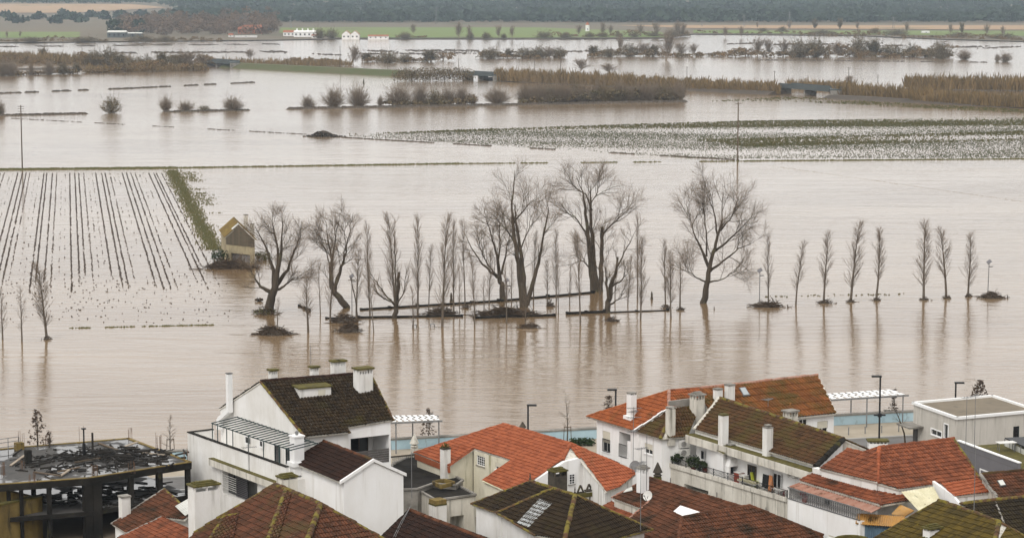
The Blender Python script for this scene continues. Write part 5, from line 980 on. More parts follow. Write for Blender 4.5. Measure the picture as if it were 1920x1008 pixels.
part(g, 'darkening_wall', M['concrete_dark'], hz)  # back walls added to keep the space under the lower slab dark
for k, (x, y, n_, h_) in enumerate([(40, 836, 5, 1.1), (155, 828, 4, 1.3), (242, 822, 5, .9), (298, 845, 7, 1.3), (350, 864, 6, .9), (247, 884, 5, .8), (176, 893, 10, .9), (60, 903, 8, .7), (45, 880, 5, .7), (90, 836, 6, .9), (8, 890, 6, .9)]):
    g = MB(); c = P(x, y, zu)
    for i in range(n_): o = np.array([RNG.uniform(-.28, .28), RNG.uniform(-.15, .15), 0]); g.bar(c + o - UZ * .1, c + o + np.array([RNG.normal(0, .03), RNG.normal(0, .03), h_ * RNG.uniform(.8, 1.1)]), .012)
    part(g, 'rebar', M['rust'], hz)
g = MB(); p = P(36, 842, zu); g.box(p, E1 * .3, E2 * .3, .55); part(g, 'stub_column', M['concrete_yellow'], hz); g = MB(); p = P(53, 868, zu); g.box(p, E1 * .22, E2 * .22, 1.0); part(g, 'stub_column', M['concrete_dark'], hz)
g = MB(); p = P(158, 858, zu); g.box(p, E1 * .1, E2 * .1, 1.1); g.tube([p + UZ * 1.1, p + UZ * 2.25], .06, 6); g.box(p + UZ * 2.2, E1 * .15, E2 * .15, .08); part(g, 'standpipe', M['black_iron'], hz); g = MB(); p = P(174, 852, zu); g.box(p, E1 * .06, E2 * .06, 1.7); part(g, 'post', M['charred'], hz)
# rubble: charred beams and boards, one heap
g = MB()
def inr(): 
    u, v = RNG.random(), RNG.random(); return P(30 + 300 * u, 850 + 34 * v - (u - .5) * 14, zu)
for k in range(300):
    c = inr() if k > 150 else P(RNG.normal(205, 62), RNG.normal(858, 6), zu); d = np.array([RNG.normal(), RNG.normal() * .8, 0]); d = d / np.linalg.norm(d); L_ = RNG.uniform(.3, 1.9) * (1. if k < 150 else .7); hgt = .03 + (RNG.random() ** 2 * .6 if k < 150 else RNG.random() * .15); tl = RNG.normal(0, .13)
    g.bar(c + UZ * hgt - d * L_ / 2, c + UZ * (max(.02, hgt + tl * L_)) + d * L_ / 2, RNG.uniform(.02, .05), RNG.uniform(.02, .08), tid=RNG.random())
part(g, 'rubble', M['charred'], hz, kind='stuff')
for k, (x0, y0, x1, y1) in enumerate([(20, 872, 46, 853), (108, 884, 150, 875), (113, 892, 130, 880), (64, 884, 113, 891), (230, 838, 258, 828), (185, 830, 245, 852), (265, 848, 308, 852), (140, 866, 188, 858)]):
    a_, b_ = P(x0, y0, zu + .08), P(x1, y1, zu + .2); g = MB(); g.bar(a_, b_, .1, .04); part(g, 'board', M['wood_old' if k % 2 else 'wood_pale'], hz)
g = MB()
for k in range(130):
    c = below(RNG.uniform(60, 340), 0, 0) if False else P(RNG.uniform(70, 330), RNG.uniform(905, 948), zlow); d = np.array([RNG.normal(), RNG.normal(), 0]); d /= np.linalg.norm(d); g.bar(c + UZ * .04 - d * RNG.uniform(.1, .8), c + UZ * .06 + d * RNG.uniform(.1, .8), .05, .04, tid=RNG.random())
part(g, 'rubble', M['charred'], hz, kind='stuff')
a_ = P(-40, 955, 5.6); b_ = P(79, 931, 5.6); hv = house('yellow stained concrete wall block at the bottom left corner', b_, 'concrete_block', 'wall'); db = (b_ - a_) / np.linalg.norm(b_ - a_); sb = np.array([-db[1], db[0], 0]); body(hv, [a_, b_, b_ + sb * .5, a_ + sb * .5], flat(5.6), 0, ZG, 'concrete_yellow', dz=0); g = MB(); g.box((a_ + b_) / 2 + sb * .25, (b_ - a_) / 2, sb * .3, .1); part(g, 'mossy_top', M['moss'], hv); body(hv, [b_, b_ + sb * 5, b_ + sb * 5 - db * .4, b_ - db * .4], flat(5.55), 0, ZG, 'concrete_yellow', dz=0)
# ---- aerials
antenna('tv_antenna', P(583, 705, 12.4), 2.4, 'thin bare mast rising above the black roof ridge of the big white house', False)
antenna('tv_antenna', P(467, 892, 7.0), 2.2, 'spindly aerial in front of the streaked parapet of the white house', True, .4)
antenna('tv_antenna', P(1187, 880, 6.8), 4.0, 'tall aerial with two booms before the loggia of the white corner house', 2, .2)
antenna('tv_antenna', P(1202, 900, 7.2), 2.4, 'short aerial standing by the white chimney on the red-brown roof', True, .7)
antenna('tv_antenna', P(1212, 935, 7.0), 4.6, 'tall thin mast in front of the low red-brown roofs', False)
antenna('tv_antenna', P(1201, 985, 7.6), 4.2, 'tall mast standing on the small lean-to roof with the red edge', True, 1.2)
antenna('tv_antenna', P(1188, 792, 9.4), 1.2, 'aerial on the orange hip roof beside its white chimney', 2, .1)
antenna('tv_antenna', P(1440, 775, 9.8), 1.2, 'bushy aerial on the rust-orange long roof', True, .8, n=11)
antenna('tv_antenna', P(1826, 966, 9.6), 4.2, 'tall single mast on the mossy yellow-green roof', False)
antenna('tv_antenna', P(1811, 830, 5.8), 3.8, 'left of two tall masts in front of the grey flat-roofed building', True, .5, n=4)
antenna('tv_antenna', P(1827, 834, 5.8), 4.1, 'right of two tall masts in front of the grey flat-roofed building', True, 1.0, n=5)
antenna('tv_antenna', P(772, 925, 5.7), 3.1, 'thin pole at the corner of the clean white gable', False)
# ------------------------------------------------------------------ bare trees
mk('bark', (.085, .066, .046), (.042, .033, .024), 1.2, .95, (1, 1, .3), c3=(.085, .078, .04), s3=.8, t3=.56, bump=.4)
mk('bark_pale', (.15, .12, .09), (.085, .07, .055), 1.5, .95, tid=.5)
mk('twig', (.21, .15, .10), (.125, .092, .064), 1.5, .95, tid=.6)
mk('driftwood', (.085, .058, .036), (.04, .028, .019), 1.5, .95, tid=.8)
mk('grass', (.060, .068, .018), (.105, .085, .03), .3, .95, tid=.6)
def unit(v): return v / max(np.linalg.norm(v), 1e-9)
def branch_path(rng, p, d, L, n, wob, lift):
    pts_ = [p]; d = unit(d)
    for i in range(n):
        d = unit(d + rng.normal(0, wob, 3) + UZ * lift); p = p + d * L / n; pts_.append(p)
    return np.array(pts_)
def grow(rng, mbs, path, rad, level, P_):
    "hang child branches on a path; P_ = list of dicts, one per level"
    if level >= len(P_): return
    q = P_[level]; seg = np.linalg.norm(np.diff(path, axis=0), axis=1); cum = np.concatenate([[0], np.cumsum(seg)]); T = cum[-1]
    n = max(1, int(round(q['n'] * rng.uniform(.8, 1.2) * (T / q.get('per', T))))); t0 = q.get('t0', .25)
    for i in range(n):
        t = t0 + (1 - t0) * (i + rng.random()) / n; s = t * T; k = min(len(seg) - 1, np.searchsorted(cum, s) - 1 if s > 0 else 0); k = max(k, 0)
        f = (s - cum[k]) / seg[k]; p = path[k] + (path[k + 1] - path[k]) * f; d = unit(path[k + 1] - path[k]); r0 = np.interp(s, cum, rad)
        a = rng.uniform(0, 2 * math.pi) if 'az' not in q else q['az'] + i * 2.4; e = np.cross(d, unit(rng.normal(size=3))); e = unit(e)
        ang = math.radians(rng.normal(q['ang'], q.get('dang', 8))); dd = d * math.cos(ang) + e * math.sin(ang)
        L = q['len'] * rng.uniform(.65, 1.15) * (1 - q.get('taper', .5) * ((t - t0) / (1 - t0 + 1e-6)))
        if 'base' in q: L *= min(1, .45 + (t - t0) / max(q['base'], 1e-3))
        pth = branch_path(rng, p, dd, L, q['seg'], q['wob'], q['lift']); rb = min(r0 * .7, q['r'] * rng.uniform(.7, 1.2)); rr = np.linspace(rb, max(q['rt'], .006), q['seg'] + 1)
        mbs[1 if level >= len(P_) - 1 or q.get('twig') else 0].tube(pth, rr, q.get('sides', 3), False, rng.random())
        grow(rng, mbs, pth, rr, level + 1, P_)
def big_levels(h, dens=1.0, up=.05):
    return [dict(n=11 * dens, t0=.30, ang=40, dang=14, len=h * .27, taper=.45, seg=6, wob=.13, lift=up, r=.046, rt=.014, sides=4),
            dict(n=10 * dens, t0=.18, ang=38, dang=14, len=h * .15, taper=.4, seg=4, wob=.15, lift=up, r=.022, rt=.010, sides=3),
            dict(n=9 * dens, t0=.1, ang=36, dang=14, len=h * .085, taper=.3, seg=2, wob=.16, lift=up, r=.012, rt=.008, sides=3)]
def stem_tree(name, label, cat, base_px, stems, seed, dens=1.0, levels=None, group=None, z=0.0, mb_bark='bark', extra=None):
    "stems: lists of ((dx px, y px, radius m)) drawn in the photograph; each stem gets its own small depth drift"
    rng = np.random.default_rng(seed); x0, y0 = base_px; b = P(x0, y0, z); dpt = depth(b); t = thing(name, label, cat, b, group); mbs = [MB(), MB()]
    allp = []
    ys = [p_[1] for s in stems for p_ in s]; htot = (y0 - min(ys)) * dpt / F
    for si, s in enumerate(stems):
        dr = rng.uniform(-.25, .25); pth = []; rad = []
        for x, y, r in s:
            q = b + np.array([(x - x0) * dpt / F, 0, (y0 - y) * dpt / F]); q[1] += dr * (q[2] - b[2]) * .6; pth.append(q); rad.append(r * (1. if r > .5 else .62 + .38 * (r / .5) ** 1.0) * .88)
        pth = np.array(pth); m = 4 * (len(pth) - 1) + 1; tt = np.linspace(0, len(pth) - 1, m); pth = np.stack([np.interp(tt, range(len(s)), pth[:, k]) for k in range(3)], 1); rad = np.interp(tt, range(len(s)), rad)
        pth[1:-1] += rng.normal(0, .05, (m - 2, 3)); 
        if si == 0: pth[0] -= UZ * .8
        mbs[0].tube(pth, rad, 8, True, .5); grow(rng, mbs, pth, rad, 0, levels(htot) if levels else big_levels(htot, dens))
    part(mbs[0], 'trunk', M[mb_bark], t); part(mbs[1], 'crown', M['twig'], t)
    return t
BT = 'big bare trees standing in the flood'
stem_tree('bare_tree', 'leaning broad bare tree with thick forked trunk right beside the ruined house', 'tree', (505, 585),
          [[(503, 590, .75), (508, 560, .62), (517, 535, .5), (528, 480, .28), (533, 440, .16), (534, 400, .04)], [(512, 550, .4), (490, 535, .25), (478, 515, .12), (470, 500, .06)], [(514, 540, .4), (510, 495, .28), (495, 455, .15), (478, 425, .06)], [(518, 535, .4), (540, 505, .26), (552, 470, .16), (566, 440, .05)], [(522, 510, .3), (520, 460, .2), (510, 415, .06)], [(516, 545, .3), (533, 535, .2), (552, 520, .1), (574, 512, .04)]], 11, .85, group=BT)
stem_tree('bare_tree', 'bare tree with trunk bent low over the water and upright limbs', 'tree', (650, 577),
          [[(652, 580, .55), (640, 562, .5), (628, 548, .45), (622, 535, .36), (620, 500, .24), (628, 460, .14), (640, 400, .04)], [(627, 548, .38), (634, 520, .28), (648, 480, .18), (657, 440, .1), (664, 398, .03)], [(623, 535, .3), (622, 480, .2), (615, 440, .1), (612, 412, .04)], [(626, 540, .3), (640, 510, .2), (650, 460, .1), (646, 415, .03)], [(620, 500, .14), (610, 468, .1), (602, 450, .06), (594, 430, .03)]], 12, .8, group=BT)
stem_tree('bare_tree', 'short broken trunk with long side branches and a sprouting poplar', 'tree', (741, 597),
          [[(741, 600, .42), (743, 570, .36), (746, 540, .3), (748, 510, .26)], [(740, 572, .2), (722, 552, .15), (706, 530, .1), (690, 508, .04)], [(741, 568, .2), (720, 558, .12), (700, 538, .05)], [(742, 575, .16), (742, 500, .12), (741, 440, .06), (742, 405, .02)], [(744, 570, .16), (758, 545, .1), (764, 500, .04)]], 13, .55, levels=lambda h: [dict(n=14, t0=.2, ang=24, dang=8, len=2.2, taper=.5, seg=4, wob=.08, lift=.09, r=.035, rt=.012, sides=3), dict(n=6, t0=.15, ang=26, dang=8, len=.9, taper=.3, seg=3, wob=.1, lift=.08, r=.015, rt=.008)], group=BT)
stem_tree('bare_tree', 'bare tree arching far to the left behind the debris raft', 'tree', (941, 560),
          [[(944, 562, .5), (940, 535, .42), (936, 520, .38), (920, 510, .24), (900, 490, .16), (885, 465, .11), (870, 435, .04)], [(938, 525, .36), (932, 480, .24), (920, 440, .14), (908, 395, .04)], [(934, 500, .24), (938, 450, .14), (936, 405, .05)], [(928, 514, .18), (905, 480, .12), (895, 440, .05)], [(940, 515, .25), (950, 470, .14), (958, 430, .05)]], 14, .75, group=BT)
stem_tree('bare_tree', 'tallest bare tree with forked trunk and a dead leaning limb', 'tree', (984, 575),
          [[(982, 580, .62), (977, 530, .5), (970, 480, .38), (963, 430, .28), (960, 380, .18), (965, 320, .04)], [(984, 578, .5), (981, 520, .4), (976, 470, .3), (968, 420, .22), (966, 385, .1)], [(988, 572, .42), (1000, 530, .34), (1012, 480, .26), (1020, 440, .18), (1028, 395, .1), (1025, 375, .03)], [(968, 462, .2), (956, 440, .16), (946, 428, .1), (930, 410, .04)], [(962, 420, .2), (985, 390, .1), (1005, 372, .03)], [(974, 470, .18), (990, 430, .1), (996, 400, .03)]], 15, .7, group=BT)
stem_tree('bare_tree', 'tall bare tree of three thick trunks right of the tallest one', 'tree', (1117, 546),
          [[(1114, 550, .62), (1108, 500, .46), (1103, 450, .36), (1098, 400, .26), (1092, 360, .14), (1080, 330, .04)], [(1120, 550, .55), (1114, 500, .42), (1110, 440, .34), (1106, 390, .24), (1108, 345, .06)], [(1126, 548, .45), (1127, 500, .38), (1128, 450, .32), (1128, 425, .3)], [(1102, 445, .24), (1090, 425, .18), (1078, 405, .1), (1050, 395, .04)], [(1128, 440, .2), (1150, 415, .12), (1170, 395, .07), (1186, 385, .03)], [(1110, 395, .2), (1098, 365, .14), (1075, 350, .08), (1058, 335, .03)], [(1112, 510, .2), (1095, 490, .12), (1075, 478, .04)], [(1106, 385, .14), (1120, 360, .08), (1124, 340, .03)]], 16, .72, group=BT)
stem_tree('bare_tree', 'pollarded short thick trunk with thin upright shoots by the low wall', 'tree', (1140, 586),
          [[(1139, 596, .5), (1141, 565, .42), (1146, 535, .36), (1155, 510, .26), (1158, 482, .2)], [(1141, 560, .3), (1136, 530, .2), (1134, 500, .08)], [(1148, 535, .24), (1165, 525, .14), (1178, 510, .05)], [(1156, 500, .16), (1175, 460, .1), (1190, 430, .03)], [(1144, 570, .2), (1160, 560, .1), (1172, 545, .04)]], 17, .55, group=BT)
stem_tree('bare_tree', 'big bare tree with fan shaped crown standing alone in the water', 'tree', (1319, 568),
          [[(1318, 574, .55), (1324, 540, .45), (1328, 510, .38), (1336, 470, .3), (1345, 440, .24), (1352, 410, .14), (1352, 345, .03)], [(1328, 500, .3), (1316, 470, .22), (1302, 440, .14), (1290, 400, .06), (1286, 375, .02)], [(1330, 510, .28), (1355, 490, .2), (1385, 468, .12), (1412, 455, .04)], [(1334, 475, .26), (1360, 455, .18), (1385, 430, .1), (1408, 405, .03)], [(1345, 440, .2), (1340, 405, .14), (1330, 370, .06), (1322, 345, .02)], [(1348, 430, .18), (1370, 400, .1), (1380, 370, .03)], [(1326, 530, .2), (1308, 522, .14), (1290, 510, .06), (1282, 490, .03)], [(1327, 530, .2), (1352, 525, .12), (1375, 510, .06), (1395, 500, .03)], [(1324, 480, .2), (1322, 430, .12), (1315, 380, .03)]], 18, .8, group=BT)
# slender poplars: six grown forms, each 10 m tall, copied and scaled
def poplar_form(seed, full=1.0):
    rng = np.random.default_rng(seed); h = 10.; pth = branch_path(rng, np.zeros(3) - UZ * .5, UZ + rng.normal(0, .02, 3), h + .5, 14, .012, .03); rad = np.linspace(.11, .012, 15); mbs = [MB(), MB()]
    mbs[0].tube(pth, rad, 6, True, .5)
    grow(rng, mbs, pth, rad, 0, [dict(n=84 * full, t0=rng.uniform(.12, .3), ang=rng.uniform(22, 32), dang=6, len=2.6, taper=.72, base=.25, seg=5, wob=.045, lift=.14, r=.017, rt=.008, sides=3), dict(n=7, t0=.2, ang=25, dang=8, len=.75, taper=.3, seg=3, wob=.06, lift=.10, r=.009, rt=.006)])
    return mbs[0].mesh('trunk'), mbs[1].mesh('crown')
FORMS = [poplar_form(30 + i, (1., .8, 1.15, .7, .55, .9)[i % 6] * (1. if i < 6 else .8)) for i in range(12)]
FK = [0]
for a, b in FORMS: a.materials.append(M['bark_pale']); b.materials.append(M['twig'])
def poplar(x, yb, yt, wpx, form, label, group, lean=0.0, z=0.0):
    q = P(x, yb, z); h = rise(q, yt); t = thing('poplar_tree', label, 'tree', q, group); FK[0] += 1; a, b = FORMS[form + 6 * (FK[0] % 2)]; wm = wpx * depth(q) / F
    sx = wm / 1.35 * RNG.uniform(.9, 1.2); sz = h / 10.
    for nm, me in (('trunk', a), ('crown', b)):
        o = link(nm, me, None, t); o.scale = (sx * 1.0, sx * 1.0, sz) if nm == 'crown' else (max(.75, sx), max(.75, sx), sz)
    t.rotation_euler = (RNG.normal(0, .008), lean + RNG.normal(0, .008), 0)
    for ch in t.children: ch.rotation_euler = (0, 0, 0)
    an = RNG.uniform(0, 6.28)
    for ch in t.children: ch.rotation_euler[2] = an
    return t
G1 = 'slender poplars in the right-hand row'
right = [(1441, 567, 447, 17, 0), (1492, 571, 457, 21, 3), (1544, 567, 441, 24, 0), (1595, 563, 422, 34, 2), (1643, 561, 434, 26, 5), (1732, 560, 422, 28, 2), (1774, 557, 433, 30, 1), (1815, 553, 440, 22, 0)]
for i, (x, yb, yt, w_, f) in enumerate(right): poplar(x, yb, yt, w_, f, ['slim poplar standing on the debris mound beside the tilted floodlight', 'small narrow poplar, second in the right-hand row', 'poplar with branches washed against its foot, right-hand row', 'widest poplar of the right-hand row', 'twin-stemmed poplar, fifth in the right-hand row', 'tall poplar right of the wide gap in the right-hand row', 'spreading poplar, last but one of the right-hand row', 'last poplar at the right end of the row, with a muddy foot'][i], G1)
G2 = 'slender poplars in the flooded park'
park = [(601, 590, 490, 14, 4, 0), (578, 622, 520, 26, 3, 0), (520, 612, 560, 12, 4, 0), (619, 600, 465, 20, 1, 0), (668, 597, 470, 24, 1, 0), (694, 588, 425, 20, 0, .0), (701, 622, 470, 16, 4, -.06), (742, 590, 410, 26, 2, 0), (783, 588, 413, 24, 0, 0), (775, 615, 540, 18, 4, 0), (804, 584, 465, 16, 1, 0), (829, 612, 412, 28, 2, 0), (851, 585, 420, 20, 0, 0), (862, 590, 500, 10, 4, 0), (872, 574, 420, 18, 1, 0), (890, 610, 478, 18, 3, 0), (908, 586, 520, 10, 4, 0), (917, 573, 470, 16, 1, 0), (950, 607, 500, 16, 3, 0), (959, 568, 490, 12, 4, 0), (1000, 565, 440, 14, 0, 0), (985, 610, 540, 14, 4, 0), (1026, 568, 490, 14, 1, 0), (1043, 563, 436, 16, 0, 0), (1047, 587, 480, 10, 4, 0), (1068, 571, 490, 10, 4, 0), (1088, 608, 440, 24, 1, 0), (1125, 558, 500, 12, 4, 0), (1153, 565, 500, 14, 3, 0), (1177, 571, 480, 14, 1, 0), (1195, 560, 410, 18, 0, 0), (1201, 598, 450, 24, 2, 0), (1248, 573, 455, 20, 0, 0), (1258, 595, 478, 26, 5, 0), (1275, 578, 485, 22, 3, 0)]
near = {601: 'between the leaning tree and the bent tree, at the back', 578: 'standing in open water in front of the low plank fence', 520: 'very small one rising from the driftwood heap', 619: 'at the left foot of the bent tree', 668: 'at the right of the bent tree by the lamp', 694: 'tall and narrow, right of the park lamp', 701: 'leaning stem in front of the low wall', 742: 'growing through the broken trunk', 783: 'tall one right of the broken trunk', 775: 'small one in front of the low wall with a box at its foot', 804: 'short thin one left of the driftwood', 829: 'full tall one in front of the driftwood heap', 851: 'tall one behind the driftwood heap', 862: 'thin sapling behind the driftwood heap', 872: 'tall one with a clump at its foot behind the wall', 890: 'at the left end of the long debris raft', 908: 'thin sapling behind the debris raft', 917: 'behind the debris raft under the arching tree', 950: 'in front of the debris raft', 959: 'sapling between the arching and the tallest tree', 1000: 'thin one right behind the dead leaning limb', 985: 'sapling with drift round its foot before the raft', 1026: 'beside the tangled black branch', 1043: 'tall thin one at the gap in the wall', 1047: 'thin bare stem standing in the wall gap', 1068: 'thin sapling right of the wall gap', 1088: 'full one before the short wall piece', 1125: 'sapling at the foot of the three trunks', 1153: 'short one behind the pollarded trunk', 1177: 'thin one right of the pollarded trunk', 1195: 'tall one behind the two right-hand park poplars', 1201: 'full one in front at the end of the low wall', 1248: 'left of three close together near the lone big tree', 1258: 'front of three close together near the lone big tree', 1275: 'right of three close together near the lone big tree'}
for x, yb, yt, w_, f, le in park: poplar(x, yb, yt, w_, f, 'bare poplar, ' + near[x], G2, le)
G3 = 'bare saplings at the left edge'
for x, yb, yt, w_, f, lb in [(88, 634, 500, 36, 2, 'full bare poplar standing in front of the flooded crop rows'), (41, 640, 540, 22, 4, 'thin round-topped sapling left of the full poplar'), (5, 636, 545, 18, 4, 'thin sapling at the very left edge of the water')]: poplar(x, yb, yt, w_, f, lb, G3)
# ------------------------------------------------------------------ promenade trees
def small_tree(x, yb, yt, seed, label, leaves=0, z=ZG, stakes=False, spread=.5, dark=False):
    rng = np.random.default_rng(seed); q = P(x, yb, z); h = rise(q, yt); t = thing('young_tree', label, 'tree', q); mbs = [MB(), MB()]; pth = branch_path(rng, q - UZ * .2, UZ, h, 8, .04, .05); rad = np.linspace(.075, .01, 9); mbs[0].tube(pth, rad, 6, True, .5)
    grow(rng, mbs, pth, rad, 0, [dict(n=16, t0=.3, ang=45, dang=10, len=h * .3 * spread * 2, taper=.6, seg=4, wob=.12, lift=.06, r=.022, rt=.008), dict(n=6, t0=.2, ang=40, dang=12, len=h * .1, taper=.3, seg=3, wob=.15, lift=.05, r=.010, rt=.006)])
    part(mbs[0], 'trunk', M['bark'], t); part(mbs[1], 'crown', M['twig' if not dark else 'bark'], t)
    if leaves:
        g = MB(); n = leaves; zz = rng.uniform(.1, 1, n) * h; r_ = (h * .26 * spread * 2) * (1.15 - zz / h) * np.sqrt(rng.random(n)); an = rng.uniform(0, 6.28, n)
        for i in range(n): leafclump(g, q + np.array([r_[i] * math.cos(an[i]), r_[i] * math.sin(an[i]), zz[i]]), .12, 4, .09)
        part(g, 'leaves', M['dead_leaf'], t)
    if stakes:
        for dx in (-.35, .35): g = MB(); g.tube([q + np.array([dx, 0, 0]), q + np.array([dx * .8, 0, 1.6])], .035, 6); part(g, 'stake', M['wood_old'], t)
        g = MB(); g.bar(q + np.array([-.32, 0, 1.5]), q + np.array([.32, 0, 1.5]), .03); part(g, 'crossbar', M['wood_old'], t)
small_tree(1064, 832, 733, 51, 'young bare tree tied to stakes beside the hedge', stakes=True, spread=.35)
small_tree(320, 856, 778, 52, 'young bare tree tied to stakes left of the white house', stakes=True, spread=.45)
small_tree(1140, 822, 742, 53, 'young tree with withered leaves beside the lamp behind the corner house', 130, spread=.6)
small_tree(71, 836, 768, 54, 'small brown-leaved tree growing on the ruin slab', 75, z=7.0, spread=.62)
small_tree(92, 838, 806, 57, 'low brown shrub growing beside the tree on the ruin slab', 20, z=7.0, spread=.7)
small_tree(803, 822, 766, 55, 'gnarled dark climbing shrub on the blue wall by the left pergola', 60, spread=.6, dark=True)
small_tree(1676, 790, 729, 56, 'twisted vine climbing the right-hand pergola', 40, spread=.4, dark=True)
small_tree(1835, 790, 712, 58, 'brown-leaved shrub behind the grey flat-roofed building', 260, spread=.8)
t = None
rng = np.random.default_rng(59); q = P(1698, 838, ZG); mbs = [MB(), MB()]; h = rise(q, 762); pth = np.array([q, q + np.array([-.15, 0, h * .35]), q + np.array([-.6, 0, h * .7]), q + np.array([-1.1, 0, h])]); mbs[0].tube(pth, [.09, .07, .05, .02], 6); grow(rng, mbs, pth, np.array([.09, .07, .05, .02]), 0, [dict(n=7, t0=.45, ang=45, len=.9, taper=.4, seg=4, wob=.15, lift=.02, r=.02, rt=.008), dict(n=4, t0=.2, ang=40, len=.4, taper=.3, seg=2, wob=.1, lift=.02, r=.009, rt=.006)])
t = thing('young_tree', 'bare leaning sapling in front of the canopy of the grey building', 'tree', q); part(mbs[0], 'trunk', M['bark'], t); part(mbs[1], 'crown', M['twig'], t)
# ------------------------------------------------------------------ far land, woods, farms
mk('field_green', (.115, .175, .035), (.15, .17, .05), .004, .95, (1, .3, 1), c3=(.12, .11, .06), s3=.008, t3=.6)
mk('field_tan', (.37, .24, .13), (.27, .18, .105), .003, .95, (1, .25, 1), c3=(.13, .12, .07), s3=.006, t3=.6)
mk('field_brown', (.15, .115, .075), (.10, .085, .055), .004, .95, (1, .25, 1), c3=(.07, .085, .035), s3=.006, t3=.6)
mk('forest_floor', (.045, .055, .035), (.03, .04, .025), .01, .95)
mk('pine_foliage', (.014, .028, .018), (.034, .050, .026), .01, .95, tid=.7)
mk('wood_bare', (.19, .125, .08), (.09, .065, .045), .02, .95, tid=.7)
mk('shrub_twig', (.23, .175, .12), (.14, .11, .08), .2, .95, tid=.6)
mk('shrub_olive', (.10, .085, .042), (.16, .11, .06), .05, .95, tid=.7)
mk('reed', (.235, .155, .065), (.085, .060, .028), .05, .95, tid=.7)
mk('mud', (.085, .065, .048), (.055, .045, .034), .1, .9)
mk('mud_green', (.060, .056, .032), (.052, .072, .024), .03, .9, tid=.5)
mk('embank', (.060, .075, .022), (.085, .080, .035), .05, .95)
mk('roof_far', (.33, .12, .06), (.25, .09, .05), .2, .9)
mk('girder', (.085, .10, .10), (.06, .07, .07), .2, .8)
def sheet(name, pxs, z, m, label):
    g = MB(); v = [P(x, y, z) for x, y in pxs]; g.add(v, [list(range(len(v)))]); return solo(g, name, M[m], label, kind='structure')
edge = [(-400, 84), (0, 80), (520, 75), (640, 72.5), (980, 73), (1250, 71), (1297, 64), (1600, 66.5), (1770, 73.5), (1920, 77.5), (2300, 84)]
TER = [(2500, 1.0), (3300, 6.), (4300, 22.), (6000, 45.), (9000, 70.)]
def terz(d): return float(np.interp(d, [1700] + [q[0] for q in TER], [.6] + [q[1] for q in TER]))
g = MB(); rows = [[P(x, y, .6) for x, y in edge]]; rows[0][0][0] = -4300; rows[0][-1][0] = 4300
for d, z in TER: rows.append([np.array([(x - CX) / F * d * (1 if 0 < i < len(edge) - 1 else 0) + (0 if 0 < i < len(edge) - 1 else (-4300 if i == 0 else 4300)), d, z]) for i, (x, y) in enumerate(edge)])
nx = len(edge); g.add(np.array(rows).reshape(-1, 3), np.array([[j * nx + i, j * nx + i + 1, (j + 1) * nx + i + 1, (j + 1) * nx + i] for j in range(len(rows) - 1) for i in range(nx - 1)])); solo(g, 'far_plain', M['field_brown'], 'brown farmland beyond the flood rising to wooded hills', kind='structure', smooth=True)
sheet('field', [(523, 62), (640, 70.5), (980, 71), (1250, 69.5), (1240, 60), (960, 50), (700, 42.5), (530, 41)], .95, 'field_green', 'bright green field behind the white farmhouses')
sheet('field', [(-100, 72), (150, 70), (150, 60), (-100, 60)], .95, 'field_green', 'small green field at the far left')
sheet('field', [(1110, 46), (1300, 53), (1940, 56), (1940, 44), (1400, 38.5), (1110, 38.5)], 1.3, 'field_tan', 'long tan ploughed field below the forest on the right')
sheet('field', [(1300, 62), (1500, 63.5), (1940, 68), (1940, 58), (1300, 57)], .95, 'field_green', 'dull green verge along the far right shore')
g = MB(); g.add([[(x - CX) / F * d, d, terz(d) + .7] for x, d in [(-200, 3310), (140, 3310), (320, 3620), (250, 3860), (-200, 3900)]], [[0, 1, 2, 3, 4]]); solo(g, 'field', M['field_tan'], 'tan field on the far slope at the top left', kind='structure')
# forest: crowns of loose leaf clumps
def crown_mass(name, spots, m, label, nq=22, size=.34):
    g = MB(); S = np.array(spots); n = len(S); d = RNG.normal(size=(n, nq, 3)); d /= np.linalg.norm(d, axis=2, keepdims=True); d[..., 2] = np.abs(d[..., 2]) * .9 - .15; rr = RNG.random((n, nq, 1)) ** .4
    c = S[:, None, :3] + d * rr * np.stack([S[:, 3], S[:, 3], S[:, 4]], 1)[:, None, :]; a = RNG.normal(size=(n, nq, 3)); a /= np.linalg.norm(a, axis=2, keepdims=True); b = np.cross(a, RNG.normal(size=(n, nq, 3))); b /= np.linalg.norm(b, axis=2, keepdims=True); s = (S[:, 3] * size)[:, None, None] * (.6 + .8 * RNG.random((n, nq, 1)))
    v = np.stack([c - a * s, c + b * s, c + a * s, c - b * s], 2).reshape(-1, 3); t = np.clip(np.repeat(RNG.random(n), nq) * .85 + RNG.random(n * nq) * .15, 0, 1)
    g.add(v, np.arange(len(v)).reshape(-1, 4), t); return solo(g, name, M[m], label, kind='stuff')
sp = []; rg = np.random.default_rng(5)
for i in range(9000):
    d = 2690 + 2000 * rg.random() ** 1.4; x = rg.uniform(-120, 2040); X = (x - CX) / F * d
    if x < 310 - 30 * math.sin(d / 300) and d < 3890: continue
    z = terz(d); r = rg.uniform(4, 9.5) * (1.25 if math.sin(X / 90) * math.sin(d / 140) > .3 else .85); sp.append((X, d, z + r * .55, r, r * rg.uniform(.7, 1.0)))
for i in range(150):
    x = rg.choice([rg.uniform(1230, 1330), rg.uniform(1340, 1470), rg.uniform(1470, 1500), rg.uniform(700, 760), rg.uniform(1560, 1620), rg.uniform(300, 1900)]); d = rg.uniform(2690, 2900); r = rg.uniform(7, 10); sp.append(((x - CX) / F * d, d, terz(d) + rg.uniform(4, 10), r, r * .6))
crown_mass('forest', sp, 'pine_foliage', 'dark blue-green pine forest covering the far hills', 20, .36)
